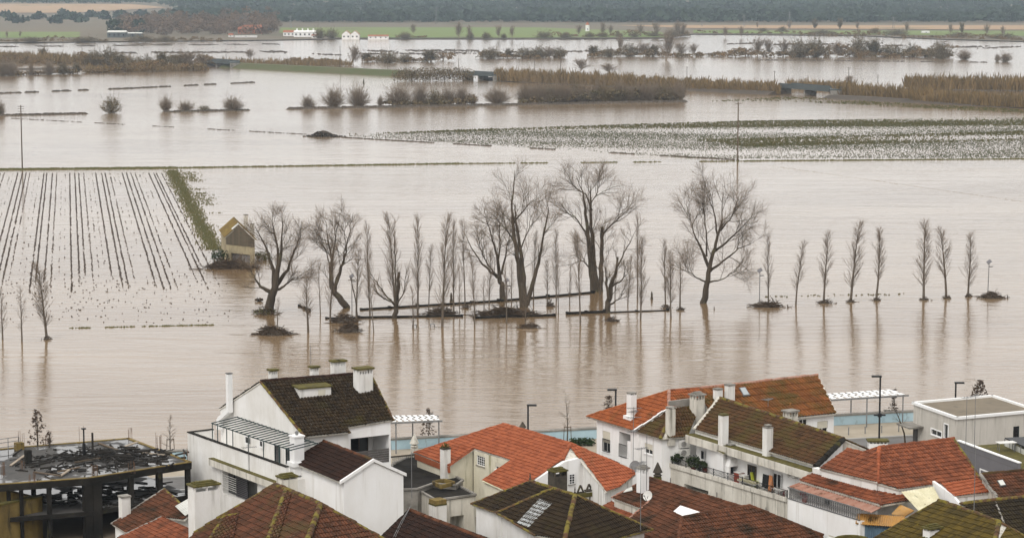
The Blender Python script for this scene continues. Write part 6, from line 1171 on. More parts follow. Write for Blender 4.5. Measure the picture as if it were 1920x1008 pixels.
g = MB(); g.add([[-2200, 2660, terz(2660) + .4], [2200, 2660, terz(2660) + .4], [3000, 4300, terz(4300) + .6], [-3000, 4300, terz(4300) + .6]], [[0, 1, 2, 3]]); 
sp = []
for i in range(520):
    x = rg.uniform(225, 520); y = rg.uniform(48, 66); q = P(x, y, .8); r = rg.uniform(3.5, 6.5); hh = rg.uniform(7, 19) * (1 if x > 290 else .8); sp.append((q[0], q[1], .8 + hh * rg.random(), r, r * 1.1))
crown_mass('bare_wood', sp, 'wood_bare', 'brown leafless wood on the far left shore', 60, .14)
sp = []
for x, y, r in [(20, 38, 9), (45, 42, 8), (75, 36, 9), (102, 42, 9), (130, 36, 10), (150, 40, 9), (175, 33, 10), (200, 36, 9), (222, 34, 10), (240, 40, 9), (262, 32, 9), (285, 38, 9), (120, 30, 8), (10, 33, 8)]:
    for k in range(3): q = P(x + rg.normal(0, 6), y + 4, 1.2); sp.append((q[0], q[1], 4 + k * 2.5, r * rg.uniform(.7, 1.1), 6))
for x, y, r in [(228, 60, 6), (240, 58, 7), (255, 57, 7), (268, 60, 6), (210, 62, 5), (512, 30, 7), (505, 42, 7)]:
    for k in range(3): q = P(x + rg.normal(0, 3), y + 3, .8); sp.append((q[0], q[1], 3 + k * 3.5, r, 6))
crown_mass('evergreen_grove', sp, 'pine_foliage', 'dark round evergreen grove at the far left', 50, .26)
# individual far trees and shrubs: a few grown forms, copied
def shrub_form(seed, m, n=240, fan=1.0, leaf=0, r=.0075, size=.06):
    rng = np.random.default_rng(seed); g = MB()
    for i in range(n):
        a = rng.uniform(0, 6.28); e = rng.uniform(.12, 1.3) * fan; lob = 1 + .22 * math.sin(3 * a + seed) + .15 * math.sin(7 * a + 2 * seed); d = np.array([math.cos(a) * math.sin(e), math.sin(a) * math.sin(e), math.cos(e)]); b = np.array([rng.normal(0, .12), rng.normal(0, .12), 0]); L = rng.uniform(.5, 1.0) * (1 - .12 * e) * lob
        p1 = b + d * L * .5; p2 = b + (d + UZ * .12) * L; g.tube([b, p1, p2], [r, r * .8, r * .5], 3, False, rng.random())
        for k in range(3): q = p1 + (p2 - p1) * rng.random(); dd = unit(d + rng.normal(0, .45, 3)); g.bar(q, q + dd * rng.uniform(.15, .38), r * .5, tid=rng.random())
    if leaf:
        for k in range(leaf):
            a = rng.uniform(0, 6.28); e = math.acos(rng.uniform(.05, 1)); d = np.array([math.cos(a) * math.sin(e), math.sin(a) * math.sin(e), math.cos(e)]); leafclump(g, d * rng.uniform(.45, .92) + UZ * .08, .12, 5, size)
    me = g.mesh('shrub'); me.materials.append(M[m]); return me
def tree_form(seed, m, nl=3, size=.035, bare=False):
    rng = np.random.default_rng(seed); g = MB(); ns = rng.integers(1, 4)
    for st in range(ns): g.tube([[rng.normal(0, .04), rng.normal(0, .04), -.03], [rng.normal(0, .05), rng.normal(0, .05), .25], [rng.normal(0, .1), rng.normal(0, .1), .6]], [.02, .014, .008], 5, False, .1)
    for i in range(60):
        a = rng.uniform(0, 6.28); z = rng.uniform(.06, .55); e = rng.uniform(.15, 1.1) * (1 - .4 * z); L = rng.uniform(.3, .48); d = np.array([math.cos(a) * math.sin(e), math.sin(a) * math.sin(e), math.cos(e)]); p = np.array([rng.normal(0, .05), rng.normal(0, .05), z]); g.tube([p, p + d * L * .5, p + (d + UZ * .15) * L], [.007, .005, .003], 3, False, .2)
        for k in range(9): q = p + d * L * rng.uniform(.3, 1); dd = unit(d + rng.normal(0, .5, 3)); g.bar(q, q + dd * rng.uniform(.06, .17), .0028, tid=rng.random())
        if not bare:
            for k in range(nl): leafclump(g, p + d * L * rng.uniform(.2, 1.0) - UZ * rng.uniform(0, .1), .07, 6, size)
    me = g.mesh('tree'); me.materials.append(M[m]); return me
SHM = None
SHB = [shrub_form(60 + i, 'shrub_twig', 300) for i in range(3)]; SHO = [shrub_form(65 + i, 'shrub_olive', 150, 1.1, 110, size=.045) for i in range(3)]; TRO = [tree_form(70 + i, 'shrub_olive') for i in range(3)]; TRB = [tree_form(75 + i, 'shrub_twig', bare=True) for i in range(3)]
def place(me, name, x, yb, yt, wpx, label, cat, group, z=0.05):
    q = P(x, yb, z); h = rise(q, yt); w_ = wpx * depth(q) / F; o = link(name, me, None, None, [float(k) for k in q]); o.scale = (w_ / 1.9, w_ / 1.9, h) if 'shrub' in me.name else (w_ / 1.0, w_ / 1.0, h); o.rotation_euler = (0, 0, RNG.uniform(0, 6.28)); return tag(o, label, cat, group)
GW = 'bare willow bushes along the flooded ditch'
ditch = [(0, 216, 190, 22, 0), (209, 212, 181, 34, 1), (311, 208, 182, 32, 0), (348, 208, 190, 30, 0), (383, 208, 199, 26, 1), (437, 207, 184, 38, 0), (578, 203, 179, 34, 0), (626, 201, 168, 46, 0), (672, 200, 166, 46, 0), (713, 199, 179, 18, 0), (750, 198, 163, 50, 0), (788, 197, 163, 44, 0), (815, 197, 165, 34, 1), (840, 196, 164, 38, 0), (865, 196, 166, 36, 0), (886, 195, 177, 22, 0), (933, 194, 164, 62, 0)]
ditch += [(986 + 13.6 * k, 192.5 - .15 * k + .6 * math.sin(k * 4.1), 160 + 5 * math.sin(k * 2.3), 40 + 9 * math.sin(k * 1.7), 1 if k % 4 == 3 else 0) for k in range(22)]
for i, (x, yb, yt, w_, k) in enumerate(ditch): place((SHO if k else SHB)[i % 3], 'willow_bush', x, yb, yt - 2 * math.sin(i * 1.9), w_ * (1.22 + .2 * math.sin(i * 2.7)), f"{'dark twiggy' if k else 'pale bare'} bush, {ORD[i] if i < 20 else ORD[38 - i] + ' from the right'}{' from the left' if i < 20 else ''} in the ditch row", 'bush', GW)
GB = 'trees and scrub between the flooded fields'
mid = []
for x, yb, yt, w_, k in [(5, 143, 116, 30, 0), (20, 143, 114, 36, 0), (58, 141, 120, 18, 0), (92, 140, 116, 32, 0), (118, 139, 115, 26, 2), (145, 138, 118, 22, 2), (82, 112, 88, 26, 2), (175, 122, 92, 34, 2), (205, 122, 90, 44, 2), (225, 128, 98, 34, 2), (250, 130, 104, 34, 2), (275, 132, 104, 40, 2), (305, 130, 94, 34, 2), (330, 130, 98, 40, 2), (352, 130, 94, 44, 1), (378, 130, 98, 36, 1), (468, 110, 90, 24, 1), (665, 121, 84, 34, 1), (690, 116, 98, 34, 2), (728, 118, 94, 40, 2), (760, 116, 100, 26, 2), (808, 116, 92, 42, 2), (830, 112, 96, 26, 1), (920, 110, 90, 44, 2), (952, 109, 90, 26, 2), (985, 109, 88, 40, 2), (1010, 109, 87, 34, 2), (1030, 109, 86, 30, 1), (1048, 109, 86, 26, 2), (1113, 106, 84, 30, 2), (1142, 107, 90, 28, 2), (1163, 105, 62, 18, 1), (1180, 106, 80, 34, 2), (1208, 106, 78, 36, 1), (1225, 106, 82, 30, 2), (1252, 113, 52, 40, 1), (1275, 106, 78, 36, 1), (1300, 106, 80, 24, 1), (1090, 135, 108, 38, 1), (1140, 136, 117, 46, 1), (1420, 106, 66, 34, 1), (1440, 106, 70, 30, 1), (1470, 106, 72, 34, 1), (1500, 107, 70, 44, 2), (1530, 107, 72, 40, 2), (1570, 108, 76, 40, 1), (1610, 106, 70, 46, 2), (1640, 106, 72, 46, 2), (1670, 106, 82, 50, 2), (1710, 106, 84, 36, 2), (1765, 110, 74, 40, 2), (1735, 108, 92, 36, 2), (1808, 112, 95, 40, 0), (1885, 116, 100, 34, 0), (1870, 115, 102, 14, 0), (1592, 166, 138, 26, 1)]: mid.append((x, yb, yt, w_, k))
nm_ = {0: 'bare bush', 1: 'leafless tree', 2: 'olive-brown bushy tree'}
zone = lambda x: 'far left tree belt' if x < 400 else ('middle tree belt left of the bridge' if x < 900 else ('middle tree belt below the white tower' if x < 1330 else 'long island belt at the right'))
cnt = {}
for i, (x, yb, yt, w_, k) in enumerate(sorted(mid)):
    key = (k, zone(x)); cnt[key] = cnt.get(key, 0) + 1; me = (SHB, TRB, TRO if i % 3 == 0 else SHO)[k][i % 3]; place(me, 'bush' if k == 0 else 'far_tree', x, yb, yt, w_ * (1.3 if k else 1), f"{nm_[k]}, {ORD[cnt[key] - 1]} from the left in the {zone(x)}", 'bush' if k == 0 else 'tree', GB)
far = [(1145 + 0, 66, 46, 18), (1085, 66, 44, 20), (1360, 70, 50, 22), (1390, 70, 48, 18), (860, 72, 40, 26), (880, 72, 44, 18), (935, 72, 46, 20), (960, 72, 46, 18), (775, 64, 44, 22), (1130, 66, 40, 22), (1200, 68, 42, 24), (1230, 68, 40, 26), (1270, 68, 38, 30), (1280, 67, 40, 26), (1420, 53, 40, 8), (1480, 54, 38, 16), (1528, 54, 34, 18), (1575, 55, 32, 18), (1608, 56, 40, 14), (1700, 62, 40, 18), (1782, 64, 42, 16), (1803, 64, 40, 14), (1850, 66, 44, 22), (1880, 68, 46, 16), (13, 72, 58, 10), (38, 70, 57, 10)]
for i, (x, yb, yt, w_) in enumerate(sorted(far)): place((TRO if x in (1528, 1575, 1803) else TRB)[i % 3], 'far_tree', x, yb, yt, w_, f"thin faraway tree on the far shore, {ORD[i] + ' from the left' if i < 20 else ORD[len(far) - 1 - i] + ' from the right'}", 'tree', 'single trees on the far shore', .8)
for i, (x, yb, yt, w_) in enumerate(sorted([(600, 72, 52, 26), (622, 72, 54, 30), (882, 72, 60, 16), (912, 72, 61, 22), (945, 72, 63, 14), (1020, 71, 58, 34), (1060, 71, 62, 30), (1105, 70, 60, 24), (1130, 70, 60, 24), (1160, 70, 61, 24), (1190, 70, 60, 22), (1225, 69, 58, 30), (1260, 69, 56, 34), (1280, 68, 56, 28), (760, 72, 60, 30), (1467, 60, 50, 22), (1430, 60, 52, 22), (1640, 64, 52, 24), (1540, 64, 56, 60), (1680, 66, 56, 60), (1800, 70, 60, 60), (1880, 73, 62, 60), (160, 79, 68, 60), (60, 79, 69, 50), (265, 79, 66, 70), (310, 79, 66, 40)])): place(SHO[i % 3], 'hedge_bush', x, yb, yt, w_ * 1.1, f"low dark bush hugging the far shore, {ORD[i] + ' from the left' if i < 20 else ORD[25 - i] + ' from the right'}", 'bush', 'low bushes on the far shore', .7)
# scrub knitting the tree belts together
mk('thicket', (.21, .13, .058), (.105, .078, .034), .05, .95, tid=.8)
def thicket(lines, label, m='thicket'):
    sp = []
    for x0, y0, x1, y1, n, hpx, dp in lines:
        A, B = P(x0, y0, 0), P(x1, y1, 0); sc = depth((A + B) / 2) / F
        for i in range(n): q = A + (B - A) * rg.random() + np.array([0, rg.normal(0, dp), 0]); r = rg.uniform(1.0, 2.6); hm = hpx * sc * (.55 + .45 * math.sin((q[0] - A[0]) / 11 + y0)) * rg.random(); sp.append((q[0], q[1], .3 + hm, r, r))
    return crown_mass('thicket', sp, m, label, 46, .17)
thicket([(150, 121, 400, 125, 210, 20, 9), (-20, 120, 150, 118, 120, 13, 9), (0, 142, 150, 138, 60, 10, 4), (160, 137, 390, 132, 130, 16, 6)], 'brown scrub filling the far left tree belt')
thicket([(680, 116, 850, 115, 90, 11, 10), (900, 109, 1060, 108, 100, 12, 10), (540, 120, 640, 122, 60, 10, 8)], 'brown scrub of the middle tree belt')
thicket([(1105, 106, 1320, 106, 150, 13, 10), (1330, 106, 1480, 106, 110, 12, 10), (1480, 106, 1780, 107, 330, 20, 12)], 'brown scrub of the island belt on the right')
thicket([(0, 79, 200, 79, 70, 9, 10), (240, 79, 420, 78, 70, 8, 10), (1030, 71, 1290, 69, 120, 12, 14), (1300, 64, 1600, 66, 60, 6, 12), (1500, 66, 1930, 77, 190, 9, 16), (740, 72, 800, 72, 26, 8, 10)], 'brown hedge scrub along the far shore', 'thicket')
thicket([(976, 193, 1280, 189.5, 150, 18, 3), (727, 198.5, 890, 196, 70, 16, 3)], 'dark inner growth of the ditch bushes', 'shrub_olive')
# reeds on the banks
def reeds(mb, x0, y0, x1, y1, hpx, n, dpt, m=None, z=.3):
    a, b = P(x0, y0, 0), P(x1, y1, 0); s = RNG.random(n); base = a + (b - a) * s[:, None]; base[:, 1] += RNG.uniform(-dpt, dpt, n); dd = depth((a + b) / 2); h = hpx * dd / F * (.35 + .75 * RNG.random(n) ** .7) * np.clip(.74 + .28 * np.sin(s * 37 + y0) * np.sin(s * 91 + x0) + .2 * np.sin(s * 173 + base[:, 1] * .7) + .14 * np.sin(s * 401 + base[:, 1]), .15, 1.4); base[:, 2] = z
    w_ = .07 + .12 * RNG.random(n); an = RNG.uniform(-.9, .9, n); u = np.stack([np.cos(an), np.sin(an), 0 * an], 1); lean = np.stack([RNG.normal(0, .22, n), RNG.normal(0, .1, n), np.ones(n)], 1)
    v = np.stack([base - u * w_[:, None], base + u * w_[:, None], base + u * w_[:, None] * 1.2 + lean * h[:, None] * .75, base + lean * h[:, None], base - u * w_[:, None] * 1.2 + lean * h[:, None] * .7], 1).reshape(-1, 3)
    mb.add(v, np.arange(n * 5).reshape(-1, 5), RNG.random(n))
def levee(name, a, b, hz, wd, m, label):
    A, B = P(*a, 0), P(*b, 0); d = unit(B - A); s = np.array([-d[1], d[0], 0]); g = MB(); v = []
    for q in (A, B): v += [q - s * wd - UZ * .3, q - s * wd * .35 + UZ * hz, q + s * wd * .35 + UZ * hz, q + s * wd - UZ * .3]
    g.add(v, [[0, 1, 5, 4], [1, 2, 6, 5], [2, 3, 7, 6], [0, 3, 2, 1], [4, 5, 6, 7]]); return solo(g, name, M[m], label, kind='structure')
levee('embankment', (435, 126), (760, 142), 2.4, 9, 'embank', 'green grassy embankment left of the reed banks')
levee('embankment', (925, 150), (1462, 177), 1.4, 8, 'mud', 'reed covered embankment between the two bridges')
levee('embankment', (1562, 184), (2000, 205), 1.2, 8, 'mud', 'reed covered embankment at the right edge')
levee('embankment', (-60, 133), (398, 124), .8, 7, 'mud', 'muddy bank under the far left tree belt')
g = MB(); reeds(g, 930, 151, 1200, 164, 24, 6000, 9); reeds(g, 1200, 164, 1460, 176, 22, 6000, 9); solo(g, 'reed_bed', M['reed'], 'long tan reed bed between the two bridges', kind='stuff')
g = MB(); reeds(g, 1560, 180, 1740, 192, 26, 4200, 9); reeds(g, 1700, 190, 1960, 204, 24, 5500, 9); reeds(g, 1700, 166, 1960, 170, 26, 5000, 10); reeds(g, 1475, 166, 1600, 170, 18, 1200, 6); solo(g, 'reed_bed', M['reed'], 'thick tan reed bed at the right edge', kind='stuff')
g = MB(); reeds(g, -30, 112, 240, 122, 18, 4500, 14); reeds(g, 160, 136, 380, 132, 14, 1800, 10); reeds(g, 400, 122, 660, 124, 14, 1400, 12); solo(g, 'reed_bed', M['reed'], 'tan reeds along the far left tree belt', kind='stuff')
g = MB()
for k in range(14): x = 752 + 9.5 * k; leafclump(g, P(x, 152, 0) + UZ * 3.0 + np.array([0, RNG.normal(0, 3), 0]), 4.6, 420, .32, .75)
solo(g, 'scrub_island', M['shrub_olive'], 'clump of brown scrub on its own islet left of the middle bridge', 'scrub', kind='stuff')
def bridge(x0, y0, x1, y1, label):
    A, B = P(x0, y0, 3.0), P(x1, y1, 3.0); B[2] = A[2]; d = unit(B - A); s = np.array([-d[1], d[0], 0]); t = thing('bridge', label, 'bridge', (A + B) / 2 * np.array([1, 1, 0])); g = MB(); g.box((A + B) / 2 - UZ * .4, (B - A) / 2, s * 3, .5); part(g, 'deck', M['girder'], t)
    for sg in (-1, 1): g = MB(); g.box((A + B) / 2 + s * sg * 2.9 - UZ * .9, (B - A) / 2, s * .12, 1.9); part(g, 'girder', M['girder'], t)
    for k in (0., .5, 1.): g = MB(); q = A + (B - A) * k; g.box(q * np.array([1, 1, 0]) - UZ * .5, d * .5, s * 2.6, 3.1); part(g, 'pier', M['concrete'], t)
bridge(1472, 160, 1568, 168, 'dark steel girder bridge between the reed banks on the right'); bridge(878, 137, 934, 140, 'dark girder bridge in the middle right of the scrub islet'); bridge(388, 113, 440, 117, 'grey girder bridge at the end of the far left tree belt')
# banks, dashes and mud strips breaking the water
def bank(name, a, b, n, wd, m, label, hpx=2.0, hgt=.35, tuft='grass', dash=0.0):
    A, B = P(*a, 0), P(*b, 0); L_ = np.linalg.norm(B - A); d = unit(B - A); s = np.array([-d[1], d[0], 0]); g = MB(); t = RNG.random(n)
    if dash: t = t[(np.sin(t * L_ / 9 + 2 * np.sin(t * 23)) > dash - 1)]
    k = len(t); c = A + d * (t * L_)[:, None] + s * RNG.normal(0, wd, k)[:, None]; h = hgt * (.5 + RNG.random(k)); w_ = hgt * (1 + 2 * RNG.random(k))
    v = np.stack([c - d * w_[:, None] - UZ * .1, c + s * w_[:, None] * .5 - UZ * .1, c + d * w_[:, None] - UZ * .1, c - s * w_[:, None] * .5 - UZ * .1, c + UZ * h[:, None]], 1).reshape(-1, 3); f = (np.arange(k)[:, None, None] * 5 + np.array([[0, 1, 4], [1, 2, 4], [2, 3, 4], [3, 0, 4]])[None]).reshape(-1, 3)
    g.add(v, f, np.repeat(RNG.random(k), 4)); return solo(g, name, M[m], label, kind='stuff')
bank('grass_bank', (-20, 318.5), (330, 315), 1500, .6, 'grass', 'green grass bank along the top of the crop rows', hgt=.3)
bank('grass_bank', (330, 315), (860, 307), 900, .35, 'grass', 'thin green bank continuing right from the crop rows', hgt=.24)
bank('grass_bank', (860, 307), (1420, 302), 700, .3, 'grass', 'broken thin bank across the middle water', hgt=.2, dash=.7)
bank('grass_bank', (1400, 302), (1940, 298), 900, .45, 'grass', 'thin green bank below the flooded meadow', hgt=.22)
bank('grass_bank', (322, 319), (402, 468), 5200, .85, 'grass', 'grassy strip running down to the ruined house', hgt=.17)
bank('grass_bank', (352, 322), (398, 400), 900, 1.0, 'grass', 'broken grass patches beside the grassy strip', hgt=.16, dash=.6)
bank('mud_bank', (-10, 176), (250, 166), 420, .5, 'mud', 'broken dark ridge across the left water', hgt=.5, dash=.85); bank('mud_bank', (250, 166), (475, 155), 420, .5, 'mud', 'right end of the broken dark ridge across the left water', hgt=.5, dash=.85)
bank('mud_bank', (0, 217), (560, 205), 1100, .7, 'mud', 'dark ditch bank under the bare bushes on the left', hgt=.5, dash=.9); bank('mud_bank', (540, 205), (1285, 191), 2200, .8, 'mud', 'dark ditch bank under the bare bushes in the middle', hgt=.6)
bank('mud_bank', (20, 222), (575, 252), 500, .25, 'mud', 'faint line of clods slanting across the left water', hgt=.2, dash=.7); bank('mud_bank', (640, 258), (1385, 300), 1100, .3, 'mud', 'lower dark edge of the flooded meadow', hgt=.25, dash=.9)
bank('mud_bank', (1440, 310), (1960, 384), 500, .12, 'paving', 'pale slanting line of a drowned track at the right', hgt=.08)
bank('mud_bank', (130, 615), (400, 609), 240, .15, 'grass', 'drowned fence line with grass tufts at the left', hgt=.12, dash=.35); bank('mud_bank', (1430, 556), (1700, 551), 60, .5, 'grass', 'few green tufts behind the right-hand poplars', hgt=.12, dash=.3)
bank('mud_bank', (0, 88), (520, 83), 900, 6, 'mud', 'thin dark banks far out on the left', hgt=.5, dash=.8); bank('mud_bank', (0, 101), (900, 95), 1400, 12, 'mud', 'thin stubble banks in the far middle water', hgt=.5, dash=.8); bank('mud_bank', (600, 103), (1130, 96), 900, 9, 'mud', 'dark stubble strip in front of the far shore', hgt=.5, dash=.9); bank('mud_bank', (1380, 82), (1930, 90), 1500, 14, 'mud', 'dark brown strip at the far right', hgt=.6, dash=.9); bank('mud_bank', (1420, 113), (1930, 118), 500, 1.5, 'mud', 'thin dark line in front of the island belt', hgt=.4, dash=.7); bank('mud_bank', (950, 74), (1300, 77), 400, 3, 'mud', 'thin dark line before the white tower', hgt=.5, dash=.8)
# earth mound
g = MB(); q = P(605, 256, 0); n = 26
for k in range(160): o = np.array([RNG.normal(0, 2.3), RNG.normal(0, 1.4), 0]); h = max(.1, 2.0 * math.exp(-(o[0] / 2.6) ** 2 - (o[1] / 1.8) ** 2)); leafclump(g, q + o + UZ * h * .5, .5 * h + .2, 8, .4, .6)
solo(g, 'earth_mound', M['mud'], 'dark brown earth mound standing out of the middle water', 'mound', origin=q)
# flooded meadow on the right
def meadow(poly, n, m, label, hgt=.17, thr=.45):
    poly2 = np.array([P(x, y, 0)[:2] for x, y in poly]); lo, hi_ = poly2.min(0), poly2.max(0); pp = RNG.uniform(lo, hi_, (n * 5, 2)); ins = np.zeros(len(pp), bool); j = len(poly2) - 1
    for i in range(len(poly2)):
        xi, yi = poly2[i]; xj, yj = poly2[j]; ins ^= ((yi > pp[:, 1]) != (yj > pp[:, 1])) & (pp[:, 0] < (xj - xi) * (pp[:, 1] - yi) / (yj - yi + 1e-9) + xi); j = i
    pp = pp[ins]; dens = .5 + .25 * np.sin(pp[:, 1] / 7 + np.sin(pp[:, 0] / 40) * 2) + .25 * np.sin(pp[:, 0] / 31 + pp[:, 1] / 17); pp = pp[RNG.random(len(pp)) < np.clip(dens + (.5 - thr), .05, 1)][:n]
    k = len(pp); c = np.concatenate([pp, np.full((k, 1), -.02)], 1); h = hgt * (.5 + RNG.random(k)); an = RNG.uniform(0, 6.28, k); u = np.stack([np.cos(an), np.sin(an), 0 * an], 1); w_ = hgt * (.6 + 1.2 * RNG.random(k))
    v = np.stack([c - u * w_[:, None], c + u * w_[:, None], c + u * w_[:, None] * .3 + UZ * h[:, None], c - u * w_[:, None] * .5 + UZ * h[:, None] * .8], 1).reshape(-1, 3); g = MB(); g.add(v, np.arange(k * 4).reshape(-1, 4), RNG.random(k)); return solo(g, 'drowned_grass', M[m], label, kind='stuff')
meadow([(640, 254), (960, 240), (1400, 226), (1960, 219), (1960, 296), (1300, 297), (1000, 277)], 64000, 'mud_green', 'dark stubble of the flooded meadow on the right', .12)
meadow([(640, 252), (960, 240), (1400, 227), (1960, 221), (1960, 235), (1400, 238), (960, 244)], 7000, 'grass', 'green strip at the top of the flooded meadow', .26)
meadow([(1300, 262), (1960, 245), (1960, 262), (1400, 275)], 4500, 'grass', 'green patches inside the flooded meadow', .24, .55)
meadow([(1330, 190), (1480, 182), (1960, 208), (1960, 214), (1480, 190)], 2500, 'grass', 'green fringe in front of the right-hand reeds', .3)
# crop rows on the left
g = MB(); x131 = (131 - CX) / F; dR = unit(np.array([x131, 1., 0])); sR = np.array([dR[1], -dR[0], 0]); o0 = P(131, 323, 0); c = []
for k in range(-40, 34):
    grp = (k * 7919) % 5 if False else (k % 6); strong = (.95 if grp in (0, 1) else .8) if grp in (0, 1, 2) else (.42 if grp == 3 else .10); ph = RNG.uniform(0, 9); off = sR * (k * .98 + .12 * RNG.normal())
    t = np.arange(0, 213, .42) + RNG.normal(0, .08, 508)[:len(np.arange(0, 213, .42))]; kp = RNG.random(len(t)) < strong * (.55 + .45 * (np.sin(t / 13 + ph) + np.sin(t / 5.1 + ph * 2) > -.75)) * np.clip((215 - t + RNG.normal(0, 8)) / 20, 0, 1)
    if strong < .3: kp &= RNG.random(len(t)) < .6
    t = t[kp]; c.append(o0 + off - dR * t[:, None] + sR * RNG.normal(0, .05, (len(t), 1)))
c = np.vstack(c); px_ = CX + F * c[:, 0] / c[:, 1]; lim = 318 + (410 - 318) * (524 - c[:, 1]) / 170; c = c[(px_ < lim - 8) & (c[:, 1] < 524) & (px_ > -40)]; k = len(c); h = .07 + .12 * RNG.random(k); w_ = .10 + .11 * RNG.random(k)
v = np.stack([c - dR * .27 - UZ * .05, c + sR * w_[:, None] - UZ * .05, c + dR * .27 - UZ * .05, c - sR * w_[:, None] - UZ * .05, c + UZ * h[:, None]], 1).reshape(-1, 3); g.add(v, (np.arange(k)[:, None, None] * 5 + np.array([[0, 1, 4], [1, 2, 4], [2, 3, 4], [3, 0, 4]])[None]).reshape(-1, 3), np.repeat(RNG.random(k), 4))
mk('clod', (.035, .028, .024), (.06, .045, .035), .5, .9, tid=.6); solo(g, 'crop_rows', M['clod'], 'dark drowned crop rows on the left running away from the viewer', kind='stuff')
# ------------------------------------------------------------------ farms on the far shore
def farmhouse(x0, x1, yb, ye, yr, label, wall='plaster_clean', rf='roof_far', nwin=3, gable=False, dep=9, name='farmhouse', cat='farmhouse', chim=0):
    A, B = P(x0, yb, .6), P(x1, yb, .6); B[1] = A[1]; he, hr_ = rise(A, ye), rise(A, yr); t = thing(name, label, cat, (A + B) / 2); g = MB(); w_ = B[0] - A[0]; by = np.array([0, dep, 0]); X = np.array([1., 0, 0])
    if gable:
        m = (A + B) / 2; g.prism([A - UZ, B - UZ, B + UZ * he, m + UZ * hr_, A + UZ * he], by); part(g, 'wall', M[wall], t); g = MB(); g.prism([A + UZ * he - X * .3, m + UZ * hr_, m + UZ * (hr_ + .35), A + UZ * (he + .25) - X * .3], by); g.prism([B + UZ * he + X * .3, B + UZ * (he + .25) + X * .3, m + UZ * (hr_ + .35), m + UZ * hr_], by)
    else:
        g.box((A + B) / 2 + by / 2 - UZ, X * w_ / 2, by / 2, he + 1); part(g, 'wall', M[wall], t); g = MB(); a, b = A + UZ * he - X * .3 - np.array([0, .4, 0]), B + UZ * he + X * .3 - np.array([0, .4, 0]); r0, r1 = A + by / 2 + UZ * hr_, B + by / 2 + UZ * hr_; g.add([a, b, r1, r0, a + by * 1.1, b + by * 1.1], [[0, 1, 2, 3], [3, 2, 5, 4], [0, 3, 4], [1, 5, 2]])
    part(g, 'roof', M[rf], t)
    for k in range(nwin): g = MB(); u = (k + .5) / nwin; g.box(A + (B - A) * u + UZ * he * .35 - np.array([0, .05, 0]), X * min(.6, w_ / nwin * .25), np.array([0, .06, 0]), he * .35); part(g, 'window', M['glass_dark'], t)
    for k in range(chim): g = MB(); g.box(A + (B - A) * ((k + .5) / chim) + by / 2 + UZ * he, X * .5, np.array([0, .5, 0]), hr_ - he + 1.6); part(g, 'chimney', M[wall], t)
    return t
farmhouse(531, 552, 68, 61, 57, 'left white farmhouse with brown roof on the far shore'); farmhouse(551, 592, 70, 60, 57.5, 'white farmhouse with several chimneys on the far shore', rf='plaster_clean', chim=4, nwin=5); farmhouse(584, 602, 72, 67, 65, 'low white outbuilding right of the chimneyed farmhouse', nwin=2)
farmhouse(641, 657, 73, 65, 58.5, 'left of two white gabled barns side by side', 'plaster_clean', 'field_tan', 2, True, 14, 'barn', 'barn'); farmhouse(657.5, 673, 73, 65, 58.5, 'right of two white gabled barns side by side', 'plaster_clean', 'field_tan', 2, True, 14, 'barn', 'barn'); farmhouse(690, 728, 73, 68, 65.5, 'long low white shed right of the gabled barns', nwin=4, name='shed', cat='shed')
farmhouse(446, 490, 64, 55, 47, 'large red roofed manor at the edge of the bare wood', 'roof_far', 'roof_far', 6); farmhouse(428, 436, 70, 66, 63, 'tiny white hut left of the red roofed manor', nwin=1); farmhouse(440, 482, 70.5, 67.5, 67, 'long white garden wall below the red roofed manor', nwin=1, dep=1, name='garden_wall', cat='wall', rf='plaster_clean')
farmhouse(201, 236, 71, 61, 57.5, 'open grey roofed farm shed at the far left', 'girder', 'corr_white', 4, name='shed', cat='shed'); farmhouse(232, 265, 70, 63, 61, 'long lean-to joined to the grey farm shed', 'girder', 'corr_white', 3, name='shed', cat='shed')
for k in range(6): pass
farmhouse(1730, 1743, 63, 59.5, 58.5, 'tiny white hut on the far right shore', nwin=1, rf='plaster_clean')
q = P(1101.5, 59, .8); t = thing('water_tower', 'white round tower with pointed red roof on the green field', 'tower', q); h = rise(q, 47); g = MB(); g.lathe(q - UZ * .5, [(2.0, 0), (1.9, h + .5)], 12); part(g, 'wall', M['plaster_clean'], t); g = MB(); g.lathe(q + UZ * h, [(2.2, 0), (.1, rise(q, 41) - h)], 12); part(g, 'roof', M['roof_far'], t); g = MB(); g.box(q + np.array([0, -1.98, 1.5]), np.array([.4, 0, 0]), np.array([0, .08, 0]), 1.2); part(g, 'window', M['glass_dark'], t)
def pole(x, yb, yt, label, arms=2, r=.14, z=0., m='wood_old'):
    q = P(x, yb, z); h = rise(q, yt); t = thing('utility_pole', label, 'utility pole', q, 'utility poles in the flood'); g = MB(); g.tube([q - UZ * .6, q + UZ * h], [r, r * .65], 7); part(g, 'post', M[m], t)
    for k in range(arms): g = MB(); c = q + UZ * (h - .35 - .55 * k); g.bar(c - np.array([.75, 0, 0]), c + np.array([.75, 0, 0]), .05); part(g, 'crossarm', M[m], t)
pole(42, 318, 197, 'utility pole standing at the corner of the crop rows on the left', 3, .17); pole(1383, 302, 192, 'tall dark utility pole at the edge of the flooded meadow', 1, .2)
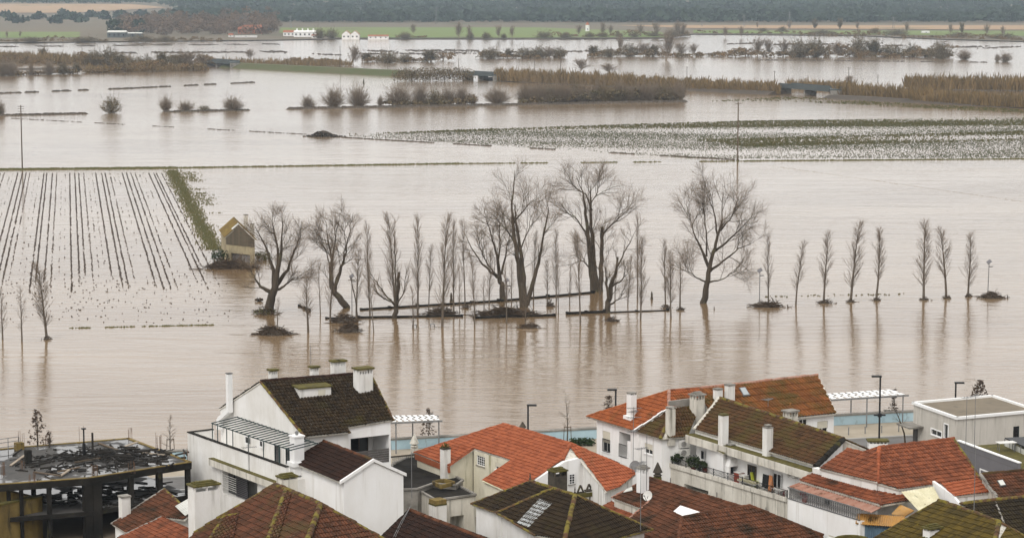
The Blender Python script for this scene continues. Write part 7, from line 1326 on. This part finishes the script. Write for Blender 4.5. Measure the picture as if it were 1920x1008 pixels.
for x, yb, yt, lb in [(84, 113, 78, 'pole in the far left tree belt'), (216, 114, 82, 'leaning pole right of the far left scrub'), (154, 102, 86, 'short pole beyond the far left reeds'), (638, 133, 87, 'pole on the green embankment'), (727, 131, 108, 'pole behind the embankment right of the leafless tree'), (860, 128, 110, 'pole behind the scrub islet'), (1002, 131, 110, 'left pole above the long reed bed'), (1051, 132, 110, 'second pole above the long reed bed'), (1288, 146, 125, 'third pole above the long reed bed'), (1452, 164, 133, 'pole at the left end of the right-hand bridge'), (1591, 168, 126, 'pole at the right end of the right-hand bridge'), (1646, 152, 140, 'short pole behind the right-hand reeds'), (340, 105, 92, 'far pole above the left scrub'), (424, 108, 92, 'far pole by the left bridge')]: pole(x, yb, yt, 'distant utility ' + lb, 1, .16)
for i, (x, yb, yt) in enumerate([(676, 36, 13), (818, 46, 14), (1035, 38, 18), (1138, 36, 8), (1480, 54, 22), (1675, 54, 32), (545, 54, 30), (1395, 51, 28), (1316, 50, 38)]):
    q = P(x, yb, 1.5); h = rise(q, yt); t = thing('pylon', f'thin power pylon before the forest, {ORD[i]} noted of nine', 'pylon', q, 'power pylons before the forest'); t['label'] = ['pale thin pylon left of the middle of the forest edge', 'pale pylon above the green field', 'pylon left of the white tower', 'lattice mast just right of the white tower', 'lattice pylon on the tan field at the right', 'dark pole on the tan field right of centre', 'pylon above the chimneyed farmhouse', 'dark pole at the left end of the tan field', 'short pole at the far left tip of the tan field'][i]; g = MB()
    for a_ in (-1, 1): g.bar(q + np.array([a_ * .9, 0, 0]), q + np.array([a_ * .15, 0, h]), .14)
    for k in range(6): z_ = h * k / 6; w_ = .9 - .75 * k / 6; g.bar(q + np.array([-w_, 0, z_]), q + np.array([w_ - .12, 0, z_ + h / 6]), .07)
    part(g, 'mast', M['iron_grey'], t); g = MB()
    for k in (.82, .95): g.bar(q + np.array([-2.2, 0, h * k]), q + np.array([2.2, 0, h * k]), .12)
    part(g, 'crossarm', M['iron_grey'], t)
# ------------------------------------------------------------------ things in the flooded park
def heap(x0, x1, yb, yt, label, n=160, dep=1.2, seed=0, green=False, thick=.04):
    rng = np.random.default_rng(seed + 200); A, B = P(x0, yb, 0), P(x1, yb, 0); c = (A + B) / 2; hw_ = np.linalg.norm(B - A) / 2; h = max(.3, rise(c, yt)); t = thing('driftwood_heap', label, 'driftwood', c, 'heaps of driftwood'); g = MB()
    for i in range(n):
        u = rng.normal(0, .42); v = rng.normal(0, .45); zz = h * math.exp(-(u ** 2 + v ** 2) * 1.6) * rng.random(); p = c + np.array([u * hw_, v * dep, zz]); d = np.array([rng.normal(0, 1.), rng.normal(0, .5), rng.normal(0, .22)]); d = unit(d) * rng.uniform(.2, .75) * min(2.4, hw_ * .7); g.tube([p - d, p + d * .1 + rng.normal(0, .08, 3), p + d], [thick * rng.uniform(.5, 1.2), thick, .015], 4, False, rng.random())
    part(g, 'branches', M['driftwood'], t); g = MB(); k = 10; an = np.linspace(0, 2 * math.pi, k + 1)[:-1]
    ring = [c + np.array([hw_ * .85 * math.cos(q) * rng.uniform(.8, 1.1), dep * .9 * math.sin(q), -.05]) for q in an]; top = [c + np.array([hw_ * .4 * math.cos(q), dep * .4 * math.sin(q), h * .5 * rng.uniform(.7, 1.1)]) for q in an]
    g.add(ring + top, [[i, (i + 1) % k, k + (i + 1) % k, k + i] for i in range(k)] + [list(range(k, 2 * k))]); part(g, 'mud_core', M['mud'], t)
    if green: g = MB(); leafclump(g, c + UZ * .35, min(hw_, 1.6), 160, .14, .3); part(g, 'weeds', M['grass'], t, kind='stuff')
heap(1408, 1472, 575, 566, 'flat driftwood mound round the tilted floodlight', 170, 1.0, 1); heap(1836, 1882, 558, 546, 'brown driftwood mound at the foot of the far right lamp', 150, 1.0, 2); heap(478, 545, 627, 610, 'tangled driftwood heap in open water in front of the leaning tree', 200, 1.0, 3); heap(632, 680, 622, 604, 'driftwood heap with roots in front of the bent tree', 170, 1.0, 4); heap(620, 672, 604, 588, 'driftwood caught on the low wall under the bent tree', 180, 1.0, 5)
heap(795, 858, 590, 576, 'driftwood heap lodged on the low wall right of the broken trunk', 170, .9, 6); heap(888, 1010, 592, 576, 'long raft of branches piled against the middle of the low wall', 420, 1.1, 7); heap(970, 1015, 614, 606, 'small flat tangle of twigs in front of the long raft', 80, .8, 8); heap(380, 480, 503, 486, 'long dark bank of brushwood in front of the ruined house', 320, 1.2, 9, thick=.05); heap(1024, 1042, 574, 561, 'black tangled branch lodged in the wall gap', 40, .5, 10); heap(1130, 1166, 602, 594, 'few branches at the foot of the pollarded trunk', 60, .6, 11); heap(1528, 1562, 568, 561, 'branches caught round the third poplar of the right-hand row', 40, .6, 12); heap(1476, 1478, 576, 570, 'small twigs beside the floodlight mound', 14, .4, 13)
for i, (x, y) in enumerate([(1732, 561), (1774, 558), (1815, 555), (1643, 562), (1595, 565), (1248, 576), (1275, 580), (88, 635), (364 * .0 + 872, 576)]): heap(x - 9, x + 11, y + 1, y - 6, ['muddy clump at the foot of the poplar right of the gap', 'muddy clump at the foot of the last but one poplar', 'muddy clump at the foot of the last poplar on the right', 'muddy clump at the foot of the twin-stemmed poplar', 'muddy clump at the foot of the widest poplar', 'muddy clump under the left of three close poplars', 'muddy clump under the right of three close poplars', 'muddy clump under the full poplar at the left', 'muddy clump under the tall poplar behind the wall'][i], 26, .4, 30 + i)
heap(472, 520, 588, 574, 'weedy hump of roots at the foot of the leaning tree', 60, 1.2, 50, True)
def lowwall(a, b, h, label, wd=.25, name='low_wall', m='concrete_dark'):
    A, B = P(*a, 0), P(*b, 0); t = thing(name, label, 'wall', (A + B) / 2, 'low drowned walls of the park'); d = unit(B - A); s = np.array([-d[1], d[0], 0]); g = MB(); g.box((A + B) / 2 - UZ * .4, (B - A) / 2, s * wd, .4 + h * .72); part(g, 'wall', M[m], t)
    n = max(2, int(np.linalg.norm(B - A) / 3.5))
    for k in range(n + 1): g = MB(); g.box(A + (B - A) * k / n - UZ * .4, d * .16, s * (wd + .05), .45 + h * .72 + .06 * (k % 3)); part(g, 'pier', M[m], t)
lowwall((678, 581), (935, 565), .28, 'left half of the rear low wall in the flooded park'); lowwall((940, 564.5), (1112, 549), .28, 'right half of the rear low wall in the flooded park'); lowwall((612, 597), (672, 596), .2, 'short left end of the front low wall'); lowwall((674, 596), (866, 593), .3, 'front low wall between the bent tree and the raft'); lowwall((890, 597), (1039, 592), .35, 'front low wall under the long branch raft'); lowwall((1064, 589), (1134, 586), .4, 'short thick piece of the front low wall'); lowwall((1135, 586), (1252, 582), .14, 'thin right end of the front low wall')
lowwall((561, 574), (580, 583), .3, 'drowned plank rail pointing towards the leaning tree', .1)
def flood(x, yb, yt, label, tilt=0., panel=True):
    q = P(x, yb, 0); h = rise(q, yt); t = thing('park_lamp', label, 'lamp', q, 'park lamps in the flood'); g = MB(); top = q + np.array([tilt * h, 0, h]); g.tube([q - UZ * .5, top], [.07, .05], 6); part(g, 'post', M['iron_grey'], t); g = MB(); c = top; a = np.array([.26, .0, .19]); b = np.array([-.1, .22, .13]); g.prism([c - a - b, c + a - b, c + a + b, c - a + b], np.array([-.04, -.03, .06])); part(g, 'solar_panel', M['paint_grey'], t); g = MB(); c = q + np.array([tilt * h * .85, 0, h * .85]); g.bar(c, c + np.array([.55, 0, .03]), .05); part(g, 'lamp_arm', M['black_iron'], t)
flood(1424, 571, 507, 'tilted solar park lamp on the driftwood mound', .0); flood(1852, 550, 491, 'solar park lamp at the far right end of the row', .02); flood(660, 582, 518, 'solar park lamp behind the bent tree', 0); flood(950, 592, 526, 'solar park lamp standing in front of the arching tree', 0)
q = P(672, 602, 0); h = rise(q, 520); g = MB(); g.tube([q - UZ * .5, q + np.array([-.35, 0, h * .5]), q + np.array([-.95, 0, h])], [.09, .08, .06], 6); g.bar(q + np.array([-1.3, 0, h - .35]), q + np.array([-.4, 0, h - .3]), .04); solo(g, 'sign_post', M['bark'], 'leaning post with crossbar right of the park lamp', 'post', origin=q)
for i, (x, yb, yt, lb) in enumerate([(1222, 560, 546, 'dark carved post near the pollarded trunk'), (1339, 580, 574, 'short stump right of the lone big tree'), (1889, 558, 552, 'short stump right of the far right mound'), (846, 565, 548, 'wooden post on the water behind the driftwood heap'), (1165, 552, 548, 'tiny stump behind the pollarded trunk'), (682, 157, 148, 'small beacon standing alone in the upper left water')]):
    q = P(x, yb, 0); h = rise(q, yt); g = MB(); g.lathe(q - UZ * .3, [(h * .16, 0), (h * .2, .3), (h * .12, .3 + h * .4), (h * .15, .3 + h * .6), (h * .05, .3 + h)], 7); solo(g, 'wooden_post', M['bark'], lb, 'post', origin=q)
for i, (x, y, lb) in enumerate([(811, 612, 'small box-shaped bin top poking out of the river'), (777, 613, 'bin top at the foot of a sapling in the river')]):
    q = P(x, y, 0); t = thing('litter_bin', lb, 'bin', q); g = MB()
    for sx_ in (-.25, .25): g.box(q + np.array([sx_, 0, -.3]), np.array([.03, 0, 0]), np.array([0, .2, 0]), .6)
    part(g, 'side', M['black_iron'], t); g = MB(); g.box(q + UZ * .28, np.array([.3, 0, 0]), np.array([0, .25, 0]), .06); part(g, 'lid', M['iron_grey'], t)
q = P(362, 0, 0) if False else P(486, 565, 0); g = MB(); leafclump(g, q + UZ * .2, .5, 60, .2, .6); solo(g, 'root_clump', M['driftwood'], 'small root clump in the water between the ruined house and the leaning tree', 'driftwood', origin=q)
mk('plaster_ochre', (.42, .36, .23), (.26, .22, .14), .7, .95, (1, 1, .5), c3=(.16, .13, .08), s3=.9, t3=.52, w3=.2, st3=(1.6, 1.6, .4), bump=.3)
# ---- ruined house in the flood
FL, FR = P(425, 488, 0), P(478, 494, 0); u = unit(FR - FL); bk = unit(np.array([-2.4, 11.7, 0])); W_ = np.linalg.norm(FR - FL); he = rise(FL, 442); mid_ = (FL + FR) / 2; ap = onplane(449, 421, vplane(FL, FR)); D_ = 10.5
t = thing('ruined_house', 'derelict two storey house with mossy yellow roof standing in the flood', 'house', FL); nrm = np.array([u[1], -u[0], 0])
g = MB(); a, b = FL - UZ * .5, FR - UZ * .5; zt = FL + UZ * he; zt2 = FR + UZ * he
mk('boards', (.15, .125, .085), (.075, .062, .045), 2.2, .95, (1, 1, .2), tid=.7)
pf = Panel(FL[:2], FR[:2], nrm); gu0, gz1 = pf.uz(433, 474); gu1, gz0 = pf.uz(469, 492); gz0 = -.3
wall_face(g, pf, -.5, he, he, [(gu0, gu1, gz0, gz1, .5)]); g.add([zt, zt2, ap], [[0, 1, 2]]); apb = ap + bk * D_
g.add([FL - UZ * .5, zt, zt + bk * D_, FL + bk * D_ - UZ * .5], [[0, 1, 2, 3]]); g.add([FR - UZ * .5, FR + bk * D_ - UZ * .5, zt2 + bk * D_, zt2], [[0, 1, 2, 3]]); g.add([zt + bk * D_, zt2 + bk * D_, apb], [[0, 2, 1]]); g.add([FL + bk * D_ - UZ * .5, zt + bk * D_, zt2 + bk * D_, FR + bk * D_ - UZ * .5], [[0, 1, 2, 3]]); part(g, 'wall', M['plaster_ochre'], t)
for k in range(14):
    u0 = W_ * k / 14; u1 = W_ * (k + .92) / 14; um = (u0 + u1) / 2; apu = (ap - FL) @ u; hz_ = he + (ap[2] - he) * (um / apu if um < apu else (W_ - um) / (W_ - apu)); g = MB(); z0_ = he * .66; g.prism([pf.at(u0, z0_, .02), pf.at(u1, z0_, .02), pf.at(u1, hz_ - .05, .02), pf.at(u0, hz_ - .05, .02)], nrm * .05, tid=RNG.random()); part(g, 'board', M['boards'], t)
for k in range(2): g = MB(); g.prism([pf.at(gu0 + (gu1 - gu0) * (k * .5 + .02), -.3, -.3), pf.at(gu0 + (gu1 - gu0) * (k * .5 + .48), -.3, -.3), pf.at(gu0 + (gu1 - gu0) * (k * .5 + .48), gz1 - .1, -.3), pf.at(gu0 + (gu1 - gu0) * (k * .5 + .02), gz1 - .1, -.3)], nrm * .06); part(g, 'door', M['plank_grey' if k == 0 else 'iron_grey'], t)
tile_mat('tile_ruin', (.23, .165, .05), (.13, .085, .035), (.085, .06, .03), (.30, .24, .05), .5, .6)
sl = unit(ap - zt); lo1 = zt - sl * .5; pl1 = plane3(lo1, lo1 + bk, ap + UZ * .05); r1 = roof(t, [[lo1 + bk * 1.6, ap + bk * 1.6 + UZ * .05, ap + bk * (D_ + .2) + UZ * .05, lo1 + bk * (D_ + .2)], [lo1 - bk * .3, zt * .45 + ap * .55 - bk * .3, zt * .45 + ap * .55 + bk * 1.6, lo1 + bk * 1.6]], pl1, 'tile_ruin', w=.26, l=.42); sl2 = unit(ap - zt2); lo2 = zt2 - sl2 * .5; pl2 = plane3(lo2, lo2 + bk, ap + UZ * .05); roof(t, [[lo2 - bk * .3, ap - bk * .3 + UZ * .05, ap + bk * (D_ + .2) + UZ * .05, lo2 + bk * (D_ + .2)]], pl2, 'tile_ruin', w=.26, l=.42); caps(r1, ap + bk * 1.6, apb, 'cap_moss', .13)
g = MB(); n1 = pl1[1]; g.prism([zt * .5 + ap * .5 + n1 * .1, ap + n1 * .1, ap + bk * 1.7 + n1 * .1, zt * .5 + ap * .5 + bk * 1.7 + n1 * .1], n1 * .05); part(g, 'bare_batten', M['corr_white'], r1)
for (x, yb, yt) in ((461, 424, 403), (473, 440, 420)): q = onplane(x, yb, pl2); chimney(t, q, rise(q, yt), .55, .55, 'plaster_dirty', 'plain', 'concrete', sink=.6, over=.04)
g = MB(); leafclump(g, P(412, 490, 0) + UZ * .9, 1.5, 420, .16, .8); solo(g, 'bramble_bush', M['plant'], 'dark bramble bush at the left corner of the ruined house', 'bush', origin=P(412, 490, 0))
g = MB(); leafclump(g, P(490, 486, 0) + UZ * .5, 1.8, 420, .16, .45); solo(g, 'bramble_bush', M['grass'], 'mossy green scrub behind the right corner of the ruined house', 'bush', origin=P(490, 486, 0))
# floating clods and litter of the flood, below the crop rows
g = MB()
for k in range(260): leafclump(g, P(RNG.uniform(5, 430), RNG.uniform(520, 606), 0), .12, 3, .12, .5)
solo(g, 'floating_litter', M['clod'], 'scattered floating clods below the crop rows', kind='stuff')
g = MB(); a_ = P(-5, 848, 7.0); b_ = P(36, 842, 7.0)
t = thing('guard_rail', 'thin metal guard rail at the left edge behind the ruin', 'railing', a_)
for z_ in (.35, .7, 1.0): g.bar(a_ + UZ * z_, b_ + UZ * z_, .022)
part(g, 'rail', M['iron_grey'], t)
for k in range(3): g = MB(); q = a_ + (b_ - a_) * k / 2; g.bar(q, q + UZ * 1.0, .025); part(g, 'post', M['iron_grey'], t)
# ------------------------------------------------------------------ haze
def haze(dens):
    g = MB(); g.box(np.array([0, 4600, -2.5]), np.array([4800., 0, 0]), np.array([0, 4800., 0]), 92); m = bpy.data.materials.new('haze'); m.use_nodes = True; N = m.node_tree.nodes; N.clear(); o = N.new('ShaderNodeOutputMaterial'); v = N.new('ShaderNodeVolumePrincipled'); v.inputs['Color'].default_value = (.74, .87, .98, 1); v.inputs['Density'].default_value = dens; v.inputs['Anisotropy'].default_value = .2; m.node_tree.links.new(v.outputs[0], o.inputs['Volume']); MATS['haze'] = m; solo(g, 'haze', m, 'pale damp haze over the whole plain', kind='stuff')
haze(0.0001)
